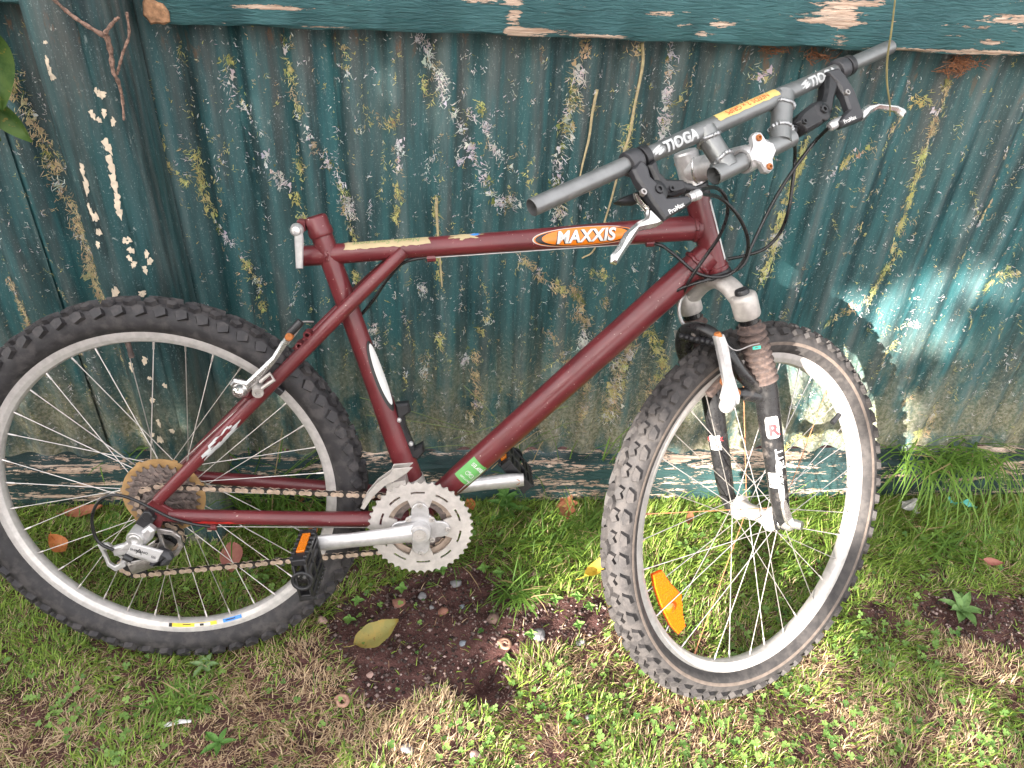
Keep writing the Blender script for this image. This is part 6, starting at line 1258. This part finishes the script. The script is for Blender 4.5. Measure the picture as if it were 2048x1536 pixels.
# ------------------------------------------------------------------ small things on the ground
def leaf_mesh(length, width, curl, cup, tip=1.0, lobes=0.0, n=12):
    mb = MB(); vs = []; fs = []; x0 = 0
    for i in range(n+1):
        t = i/n; w = width*math.sin(math.pi*min(1, t**0.85))**0.8*(1-0.25*t)*(1+lobes*math.sin(t*20)); a = curl*(t-0.3)
        cx = length*(math.sin(a)/curl if abs(curl) > 1e-3 else t-0.3); cz = length*(1-math.cos(a))/curl if abs(curl) > 1e-3 else 0
        for s in (-1, -0.5, 0, 0.5, 1): vs.append((cx, s*w/2, cz+cup*width*(abs(s)**1.5)*0.5+0.003*math.sin(t*9+s*3)*length*2))
    for i in range(n):
        for k in range(4): a = i*5+k; fs.append((a, a+1, a+6, a+5))
    mb.add(vs, fs); c0 = Vector(vs[2]); tube(mb, [c0, c0+Vector((-length*0.10, 0.002, -0.001)), c0+Vector((-length*0.2, 0.006, -0.002))], [0.0009, 0.0008, 0.0006], 5); return mb
def leaf_mat(name, c1, c2, spot): 
    n = Nodes(name); c = n.mix(n.ramp(n.noise(45, 5, 0.65), 0.35, 0.65), c1, c2); c = n.mix(n.ramp(n.noise(140, 4), 0.62, 0.72, 0, 0.7), c, spot)
    b = n.bsdf(c, 0.6, 0, n.bump(n.noise(1, 4, 0.5, n.coord((60, 220, 60))), 0.4, 0.001), spec=0.3); t = n.new('ShaderNodeBsdfTranslucent'); n.put(t.inputs['Color'], c); mx = n.new('ShaderNodeMixShader'); mx.inputs[0].default_value = 0.25
    n.link(b.outputs[0], mx.inputs[1]); n.link(t.outputs[0], mx.inputs[2]); n.link(mx.outputs[0], n.out.inputs['Surface']); return n.m
LM = dict(yellow=leaf_mat('yellowing leaf', (0.34, 0.25, 0.07, 1), (0.24, 0.22, 0.07, 1), (0.15, 0.05, 0.025, 1)), bright=leaf_mat('bright yellow leaf', (0.62, 0.42, 0.05, 1), (0.50, 0.33, 0.05, 1), (0.3, 0.15, 0.03, 1)),
          pink=leaf_mat('pinkish dead leaf', (0.40, 0.17, 0.13, 1), (0.33, 0.12, 0.10, 1), (0.25, 0.10, 0.06, 1)), orange=leaf_mat('orange dead leaf', (0.52, 0.20, 0.07, 1), (0.40, 0.14, 0.05, 1), (0.25, 0.08, 0.03, 1)),
          brown=leaf_mat('brown dead leaf', (0.26, 0.085, 0.045, 1), (0.36, 0.15, 0.08, 1), (0.10, 0.04, 0.025, 1)))
SPEC = dict(yellow_broad=('yellow', 0.58, 0.9, 0.8, 0.05, 'large yellow and green spotted leaf lying on the bare soil'), yellow_curl=('bright', 0.34, 1.6, 1.2, 0, 'curled bright yellow leaf beside the front tyre'),
            pink_oval=('pink', 0.62, 0.25, 0.25, 0, 'flat pinkish oval leaf below the chain and above the grass'), orange_curl=('orange', 0.40, 1.7, 1.3, 0, 'curled orange leaf inside the rear wheel at the left'), brown_long=('brown', 0.34, 0.8, 1.0, 0.1, 'long narrow brown leaf by the fence foot left of the derailleur'),
            oak_brown=('brown', 0.55, 0.5, 0.6, 0.28, 'lobed brown leaf under the plinth left of the front wheel'), brown_right=('brown', 0.45, 0.8, 0.9, 0, 'small upright brown leaf seen between the front spokes'), brown_crumpled=('brown', 0.5, 1.4, 1.5, 0.2, 'crumpled brown leaf under the upper chain run'),
            brown_small=('orange', 0.5, 0.8, 0.9, 0, 'small orange brown leaf just right of the chainring'), pink_small=('pink', 0.5, 0.5, 0.5, 0, 'small pale pink leaf near the right edge of the lawn'), brown_far=('orange', 0.5, 0.7, 0.8, 0, 'small orange leaf below the lower chain stay'))
for key, (m, wr, curl, cup, lob, lab) in SPEC.items():
    (x0, y0), (x1, y1) = D['leaf_pts'][key]; L = max(0.03, math.hypot(x1-x0, y1-y0)); o = leaf_mesh(L, L*wr if L > 0.04 else 0.03*wr*1.4, curl, cup*0.5, 1, lob).build('fallen_leaf', LM[m], None, 60)
    cx_, cy_ = (x0+x1)/2, (y0+y1)/2; o.location = (cx_, cy_, float(gz(np.array(cx_), np.array(cy_)))+0.020); o.rotation_euler = (R(random.uniform(6, 18)), R(random.uniform(-8, 4)), math.atan2(y1-y0, x1-x0)); tag(o, lab, 'leaf', 'fallen leaves on the lawn')
STL = ['smooth grey oval stone on the dark soil right of the shell', 'lumpy dark brown stone in the middle of the bare soil', 'pale grey stone at the top of the bare soil near the chainring', 'small grey stone under the chainring edge', 'small blue grey pebble in the middle of the soil', 'small grey pebble left of the reddish stone', 'rounded reddish brown stone on the soil', 'small blue pebble left of the dark hole', 'tiny white pebble above the lumpy stone', 'brown stone in the grass below the soil patch', 'small grey stone beside the brown one in the lawn', 'pinkish stone at the bottom edge of the lawn', 'dull grey stone in the dry grass near the bottom edge', 'reddish stone at the left of the bare soil', 'grey stone below the lower chain near the pedal', 'grey stone left of the pedal under the chain', 'small dark pebble near the front tyre on the soil', 'flat brown stone at the grassy top of the soil patch', 'pinkish stone by the rear tyre on the soil', 'small pink pebble below the yellow leaf', 'dark brown clod on the rim of the hole']
for i, (x, y, r, c) in enumerate(D['stones']):
    bm = bmesh.new(); bmesh.ops.create_icosphere(bm, subdivisions=2, radius=1); rnd = random.Random(i+40); ph = [rnd.uniform(0, 6) for _ in range(4)]; sx, sy, szz = rnd.uniform(0.85, 1.25), rnd.uniform(0.75, 1.05), rnd.uniform(0.5, 0.75)
    for v in bm.verts:
        p = v.co; k = 1+0.13*math.sin(p.x*3+ph[0])+0.11*math.sin(p.y*4+ph[1])+0.10*math.sin(p.z*5+p.x*4+ph[2]); v.co = Vector((p.x*sx, p.y*sy, p.z*szz))*k*r
    me = bpy.data.meshes.new('stone'); bm.to_mesh(me); bm.free(); o = link_mesh('stone', me, M['stone_'+c], None, 55); o.location = (x, y, float(gz(np.array(x), np.array(y)))+r*0.25); o.rotation_euler = (rnd.uniform(-.2, .2), rnd.uniform(-.2, .2), rnd.uniform(0, 6)); tag(o, STL[i], 'stone', 'stones on the ground')
# curled nut shells
shell = simple('pale brown shell', (0.34, 0.195, 0.135), 0.7, 0, 0.2, 120, 0.3, 250)
for (x, y), lab in zip(D['shells'], ('pale brown curled shell on the bare soil by the hole', 'pale brown curled shell in the dry grass left of the soil')):
    mb = MB(); pts = []; rad = []
    for k in range(26): t = k/25; a = t*9.0; r = 0.0035+0.0085*t; pts.append((r*math.cos(a), r*math.sin(a), 0.006+0.004*(1-t))); rad.append(0.0018+0.0034*t)
    tube(mb, pts, rad, 8); o = mb.build('nut_shell', shell, None, 60); o.location = (x, y, float(gz(np.array(x), np.array(y)))+0.004); tag(o, lab, 'shell', 'curled shells on the ground')
# white stick
(x0, y0), (x1, y1) = D['white_stick']; mb = MB(); z = 0.012; tube(mb, [(x0, y0, z), ((x0+x1)/2, (y0+y1)/2+0.002, z+0.002), (x1, y1, z)], [0.0035, 0.0045, 0.0025], 8, squash=[(1, 0.6)]*3); tag(mb.build('white_stick', B['white'], None, 40), 'short white stick lying in the grass at the lower left', 'stick')
# teal plastic scrap, grey paper scrap
def scrap(name, key, w, mat, lab, seed):
    (x0, y0), (x1, y1) = D[key]; rnd = random.Random(seed); mb = MB(); n = 10; vs = []; dx, dy = x1-x0, y1-y0; L = math.hypot(dx, dy); px_, py_ = -dy/L, dx/L
    for i in range(n+1):
        t = i/n; ww = w*(0.6+0.5*math.sin(t*7+seed))*(0.4+math.sin(math.pi*min(1, t+0.1)))
        for s in (-1, 0, 1): vs.append((x0+dx*t+px_*ww*s/2, y0+dy*t+py_*ww*s/2, 0.030+0.012*math.sin(t*9+seed)*(0.5+0.5*s)+rnd.uniform(-0.003, 0.003)))
    mb.add(vs, [(i*3+k, i*3+k+1, i*3+k+4, i*3+k+3) for i in range(n) for k in range(2)]); return tag(mb.build(name, mat, None, 0), lab, 'scrap')
scrap('plastic_scrap', 'teal_scrap', 0.018, simple('teal plastic', (0.06, 0.30, 0.25), 0.4), 'crumpled teal plastic scrap by the plinth at the right', 2); scrap('paper_scrap', 'grey_scrap', 0.035, simple('grey paper', (0.30, 0.29, 0.27), 0.8, 0, 0.2, 40), 'torn grey paper scrap under the plinth right of the front wheel', 4)

# ------------------------------------------------------------------ weeds and tall grass
def tuft(name, x, y, z, n, lmin, lmax, wmin, wmax, lab, spread=0.02, lean=(0.1, 0.9), curl=(0.3, 1.3), azr=None, bright=0.5, cat='grass'):
    px_ = x+RNG.normal(0, spread, n); py_ = y+RNG.normal(0, spread*0.6, n); h = np.clip(RNG.normal(bright, 0.25, n), 0, 1)[:, None]
    t = np.array([0.050, 0.115, 0.018])*(1-h)+np.array([0.175, 0.30, 0.050])*h; dd_ = RNG.random(n) < 0.08; t[dd_] = np.array([0.36, 0.27, 0.14])
    az = RNG.uniform(0, 6.28, n) if azr is None else RNG.uniform(azr[0], azr[1], n)
    o = blades(n, px_, py_, np.full(n, z), RNG.uniform(lmin, lmax, n), RNG.uniform(wmin, wmax, n), az, RNG.uniform(*lean, n), RNG.uniform(*curl, n), t, name, lab, cat=cat); del o['kind']; o['group'] = 'tufts of longer grass'; return o
T_ = D['tufts']
tuft('grass_tuft', *T_['t1'], 0.0, 120, 0.04, 0.085, 0.0020, 0.0036, 'leafy grass tuft growing on the bare soil in the middle', 0.018, (0.3, 1.2))
tuft('grass_tuft', *T_['t2'], 0.0, 110, 0.04, 0.075, 0.0022, 0.0040, 'bright grass tuft below the rear tyre at the left', 0.022, (0.4, 1.2), bright=0.6)
tuft('grass_tuft', *T_['t3'], 0.0, 170, 0.05, 0.10, 0.0020, 0.0036, 'spreading grass tuft between chainring and front tyre', 0.035, (0.3, 1.2))
tuft('grass_tuft', *T_['t9'], 0.0, 150, 0.05, 0.10, 0.0020, 0.0036, 'grass tuft at the fence foot left of the front tyre', 0.035, (0.2, 1.1))
tuft('grass_tuft', *T_['t4'], 0.0, 150, 0.05, 0.11, 0.0020, 0.0036, 'grass tuft at the fence foot behind the front hub', 0.04, (0.2, 1.1), bright=0.6)
tuft('grass_tuft', *T_['t8'], 0.0, 130, 0.05, 0.10, 0.0020, 0.0036, 'grass tuft at the fence foot inside the front wheel', 0.04, (0.2, 1.1), bright=0.6)
tuft('grass_tuft', *T_['t5'], 0.0, 180, 0.06, 0.11, 0.0022, 0.0040, 'lush grass tuft on the lawn right of the front wheel', 0.05, (0.4, 1.2), bright=0.6)
tuft('grass_tuft', *T_['t10'], 0.0, 110, 0.04, 0.085, 0.0020, 0.0036, 'grass tuft just below the chainring', 0.03, (0.3, 1.2), bright=0.35)
tuft('grass_tuft', -0.425, -0.075, 0.0, 90, 0.16, 0.33, 0.0028, 0.0052, 'tall grass tuft right of the post behind the seat stay', 0.03, (0.02, 0.5), (0.3, 1.1), bright=0.45)
tuft('grass_tuft', -0.30, -0.070, 0.0, 40, 0.14, 0.26, 0.0022, 0.0040, 'thin tall grass tuft behind the rear tyre by the seat tube', 0.03, (0.02, 0.5), (0.3, 1.2), bright=0.45)
tuft('grass_tuft', 1.07, -0.030, 0.118, 120, 0.09, 0.20, 0.0026, 0.0050, 'thick grass tuft spilling over the plinth at the right', 0.045, (0.2, 1.0), (0.6, 1.9), (3.4, 6.0), 0.62)
tuft('grass_tuft', 1.19, -0.028, 0.118, 90, 0.09, 0.18, 0.0026, 0.0046, 'thick grass tuft over the plinth at the far right edge', 0.045, (0.2, 1.0), (0.6, 1.9), (3.4, 6.0), 0.62)
tuft('grass_tuft', 0.33, -0.026, 0.118, 16, 0.07, 0.16, 0.0024, 0.0040, 'few yellowing blades behind the down tube on the plinth', 0.03, (0.0, 0.6), (0.1, 0.7), bright=0.8)
tuft('grass_tuft', 0.13, -0.026, 0.118, 14, 0.10, 0.22, 0.0016, 0.0030, 'few thin blades on the plinth behind the far pedal', 0.05, (0.2, 0.9), (0.2, 1.0), bright=0.55)
tuft('grass_tuft', -0.72, -0.026, 0.118, 7, 0.05, 0.11, 0.0028, 0.0042, 'single bent blades on the plinth inside the rear wheel', 0.02, (0.1, 0.7), (0.6, 1.6), bright=0.5)
# thin seed stalks crossing in front of the sheet
mb = MB()
for (x0, z0, x1, z1) in ((-0.21, 0.30, -0.01, 0.215), (-0.02, 0.19, 0.22, 0.27), (-0.20, 0.255, 0.02, 0.20), (-0.08, 0.165, 0.06, 0.165), (0.0, 0.33, 0.10, 0.19)):
    pp = smooth_path([(x0, -0.04, z0), ((x0+x1)/2, -0.055, (z0+z1)/2+0.02), (x1, -0.03, z1)], 6); tube(mb, pp, 0.0007, 5)
tag(mb.build('seed_stalks', simple('green stalk', (0.15, 0.20, 0.06), 0.6)), 'thin green seed stalks arching in front of the fence beside the seat tube', 'grass', kind='stuff')
def broad_plant(name, x, y, z, n, L, W, lab, tilt=(0.3, 0.9), col=None, levels=1, hgt=0.0):
    root = empty(name, (x, y, z)); mat = leaf_mat(name+' leaf', *(col or ((0.065, 0.16, 0.030, 1), (0.12, 0.25, 0.055, 1), (0.05, 0.10, 0.02, 1))))
    for lv_ in range(levels):
        for k in range(n):
            l = L*random.uniform(0.75, 1.1)*(1-0.22*lv_); o = leaf_mesh(l, W*random.uniform(0.8, 1.1)*(1-0.2*lv_), random.uniform(-0.9, -0.2), 0.5).build('leaf', mat, root, 60)
            a = 2*math.pi*(k+0.5*lv_)/n+random.uniform(-0.25, 0.25); t = random.uniform(*tilt); o.location = (math.cos(a)*l*0.34*math.cos(t), math.sin(a)*l*0.34*math.cos(t), 0.006+l*0.34*math.sin(t)+hgt*lv_/max(1, levels-1)); o.rotation_euler = (0, -t, a)
    if hgt > 0: mb = MB(); tube(mb, [(0, 0, -0.005), (0.002, 0, hgt)], [0.002, 0.0014], 7); mb.build('stem', simple(name+' stem', (0.12, 0.20, 0.06), 0.6), root, 60)
    return tag(root, lab, 'weed', 'broad leaved weeds')
W_ = D['weeds']
broad_plant('leafy_weed', *W_['leafy'], 0.0, 5, 0.060, 0.024, 'bushy green weed right of the chainring at the fence foot', (0.2, 0.8), None, 3, 0.05)
broad_plant('plantain_rosette', *W_['rosette'], 0.0, 9, 0.044, 0.022, 'pale green leaf rosette on the lawn at the right', (0.15, 0.7), ((0.13, 0.24, 0.075, 1), (0.18, 0.30, 0.10, 1), (0.08, 0.15, 0.04, 1)))
broad_plant('plantain_rosette', *W_['plantain'], 0.0, 5, 0.032, 0.012, 'flat leaf rosette in the dry grass at the lower left', (0.05, 0.35))
broad_plant('plantain_rosette', *W_['flat'], 0.0, 6, 0.028, 0.012, 'small star shaped weed just below the rear tyre', (0.05, 0.35), ((0.15, 0.25, 0.10, 1), (0.20, 0.30, 0.13, 1), (0.1, 0.16, 0.06, 1)))
broad_plant('trefoil_weed', *W_['trefoil'], 0.0, 3, 0.042, 0.040, 'large three leaved weed left of the rear derailleur', (0.1, 0.4), ((0.085, 0.19, 0.035, 1), (0.12, 0.24, 0.05, 1), (0.06, 0.12, 0.03, 1)))
for k in range(14):
    px_, py_ = D['dirt'][0][k]; x, y = px_*0.86+0.035*0.14*0+0.14*0.02+random.uniform(-0.02, 0.02), py_*0.92-0.03+random.uniform(-0.02, 0.02)
    broad_plant('seedling', x, y, float(gz(np.array(x), np.array(y))), 4, 0.014, 0.011, 'tiny round leaved seedling at the edge of the bare soil', (0.05, 0.4), ((0.14, 0.28, 0.06, 1), (0.20, 0.36, 0.09, 1), (0.1, 0.2, 0.04, 1)))['group'] = 'seedlings round the bare soil'
# hanging dry stem at the upper right and leaf at the left edge
pp = smooth_path([(x, -0.25+0.004*k, z) for k, (x, z) in enumerate(D['hang'])], 6); mb = MB(); tube(mb, [(pp[0].x-0.01, pp[0].y, pp[0].z+0.30)]+pp, [0.0022]+[0.0026*(1-0.6*abs(k/len(pp)-0.5)) for k in range(len(pp))], 7, squash=[(1, 0.4)]*(len(pp)+1))
tag(mb.build('hanging_stem', simple('drying grass stem', (0.26, 0.22, 0.10), 0.6, 0, 0.35, 20)), 'long drying grass stem hanging over the brake lever at the upper right', 'stem')
lp = empty('leafy_shoot', (-0.66, -0.22, 1.20)); ml = leaf_mat('blotched green leaf', (0.030, 0.075, 0.016, 1), (0.070, 0.12, 0.028, 1), (0.26, 0.17, 0.03, 1))
for (x, z, L, tl, yw) in ((-0.622, 0.985, 0.105, 0.15, 0.35), (-0.640, 0.905, 0.075, -0.75, 0.2), (-0.655, 0.93, 0.09, -0.2, -0.2)):
    o = leaf_mesh(L, L*0.46, 0.5, 0.5).build('leaf', ml, lp, 60); M4 = Matrix(((0, 1, 0), (0, 0, -1), (-1, 0, 0))).to_4x4(); M4 = Matrix.Rotation(tl, 4, 'Y') @ Matrix.Rotation(yw, 4, 'Z') @ M4
    M4.translation = Vector((x+0.66, 0.02, z-1.20)); o.matrix_local = M4
mb = MB(); tube(mb, smooth_path([(-0.02, 0, 0.3), (0.0, 0.01, 0.0), (0.02, 0.018, -0.15), (0.012, 0.02, -0.27)], 5), 0.0022, 7); mb.build('stem', simple('shoot stem', (0.12, 0.18, 0.06), 0.6), lp, 60); tag(lp, 'blotched green leaves hanging in at the left edge of the fence', 'plant')
# rusty pine needle nests caught under the rail
nb_v = []; mbn = MB()
for (x, z), n_ in zip(D['dry_nest'], (90, 50, 30, 40)):
    for k in range(n_):
        a = random.gauss(-0.1, 0.7)+random.choice((0, math.pi)); l = random.uniform(0.008, 0.022); cx_, cz_ = x+random.gauss(0, 0.013), z+random.gauss(0, 0.005)-0.002; yy = -0.022+random.uniform(-0.012, 0.008)
        tube(mbn, [(cx_-l/2*math.cos(a), yy, cz_-l/2*math.sin(a)), (cx_, yy-0.002, cz_+0.001), (cx_+l/2*math.cos(a), yy, cz_+l/2*math.sin(a))], 0.00055, 4)
tag(mbn.build('dry_needles', simple('rusty needles', (0.20, 0.085, 0.04), 0.9, 0, 0.4, 200)), 'rusty dry needle litter caught under the top rail', 'litter', kind='stuff')
# litter of dead stalks at the fence foot
n = 700; x = RNG.uniform(-1.2, 1.5, n); y = RNG.uniform(-0.075, -0.052, n)
blades(n, x, y, np.full(n, 0.004), RNG.uniform(0.015, 0.05, n), RNG.uniform(0.0008, 0.0018, n), RNG.uniform(0, 6.28, n), RNG.uniform(1.2, 1.55, n), RNG.uniform(0, 0.2, n), np.array([0.22, 0.11, 0.06])*RNG.uniform(0.4, 1.5, (n, 1)), 'fence_foot_litter', 'brown dead stalks littered along the fence foot', cat='litter')

# ------------------------------------------------------------------ unseen leaves added to block the sun, gap cut for the sunlit patch
perp = np.array([math.cos(SUN_AZ), -math.sin(SUN_AZ), 0]); S = np.array(SUN_DIR); upp = np.cross(perp, -S); upp = upp if upp[2] > 0 else -upp
n = 64000; qv = RNG.uniform(-2.6, 3.4, n); rv = RNG.uniform(-1.75, 1.75, n); dv = RNG.uniform(5.6, 6.6, n)
qs, rs = qv+0.05*np.sin(rv*17)+0.03*np.sin(rv*41+1), rv+0.05*np.sin(qv*19+2)
gap = ((qs > 0.37) & (qs < 0.80) & (rs > -0.14) & (rs < 0.70)) | ((qs > 0.22) & (qs < 1.20) & (rs > -0.22) & (rs < 0.06))
gap &= ~((np.hypot((qs-0.41)/0.13, (rs-0.64)/0.20) < 1) | (np.hypot((qs-0.98)/0.05, (rs-0.0)/0.04) < 1))
P = qv[:, None]*perp+rv[:, None]*upp-dv[:, None]*S; k = ~gap & (P[:, 2] > 0.02); P = P[k]; n = len(P)
a = RNG.normal(0, 1, (n, 3)); a /= np.linalg.norm(a, axis=1)[:, None]; b = np.cross(a, RNG.normal(0, 1, (n, 3))); b /= np.linalg.norm(b, axis=1)[:, None]; L = RNG.uniform(0.04, 0.075, (n, 1)); Wd = L*0.6
Vv = np.stack([P-a*L, P-b*Wd*0.8, P+a*L, P+b*Wd], 1).reshape(-1, 3); hh = RNG.random((n, 1)); t = np.array([0.03, 0.07, 0.015])*(1-hh)+np.array([0.09, 0.16, 0.03])*hh
hedge = empty('hedge', (float(P[:, 0].mean()), float(P[:, 1].mean()), 0)); tag(hedge, 'unseen leafy screen added behind the viewer to shade the fence', 'hedge')
fo = np_mesh('occluder_leaves', Vv-np.array(hedge.location), np.arange(n*4), np.full(n, 4), M['hedge'], np.repeat(t, 4, 0), parent=hedge); fo['kind'] = 'stuff'
for k in range(9):
    qq = -2.4+k*0.68+random.uniform(-0.1, 0.1)
    if 0.2 < qq < 1.2: continue
    c = Vector(qq*perp-6.1*S); mb = MB(); tube(mb, [(c.x-hedge.location.x, c.y-hedge.location.y, -0.02), (c.x-hedge.location.x+0.05, c.y-hedge.location.y, 1.0), (c.x-hedge.location.x-0.03, c.y-hedge.location.y+0.05, 2.4)], [0.035, 0.028, 0.012], 8); mb.build('occluder_trunk', M['twig'], hedge, 60)
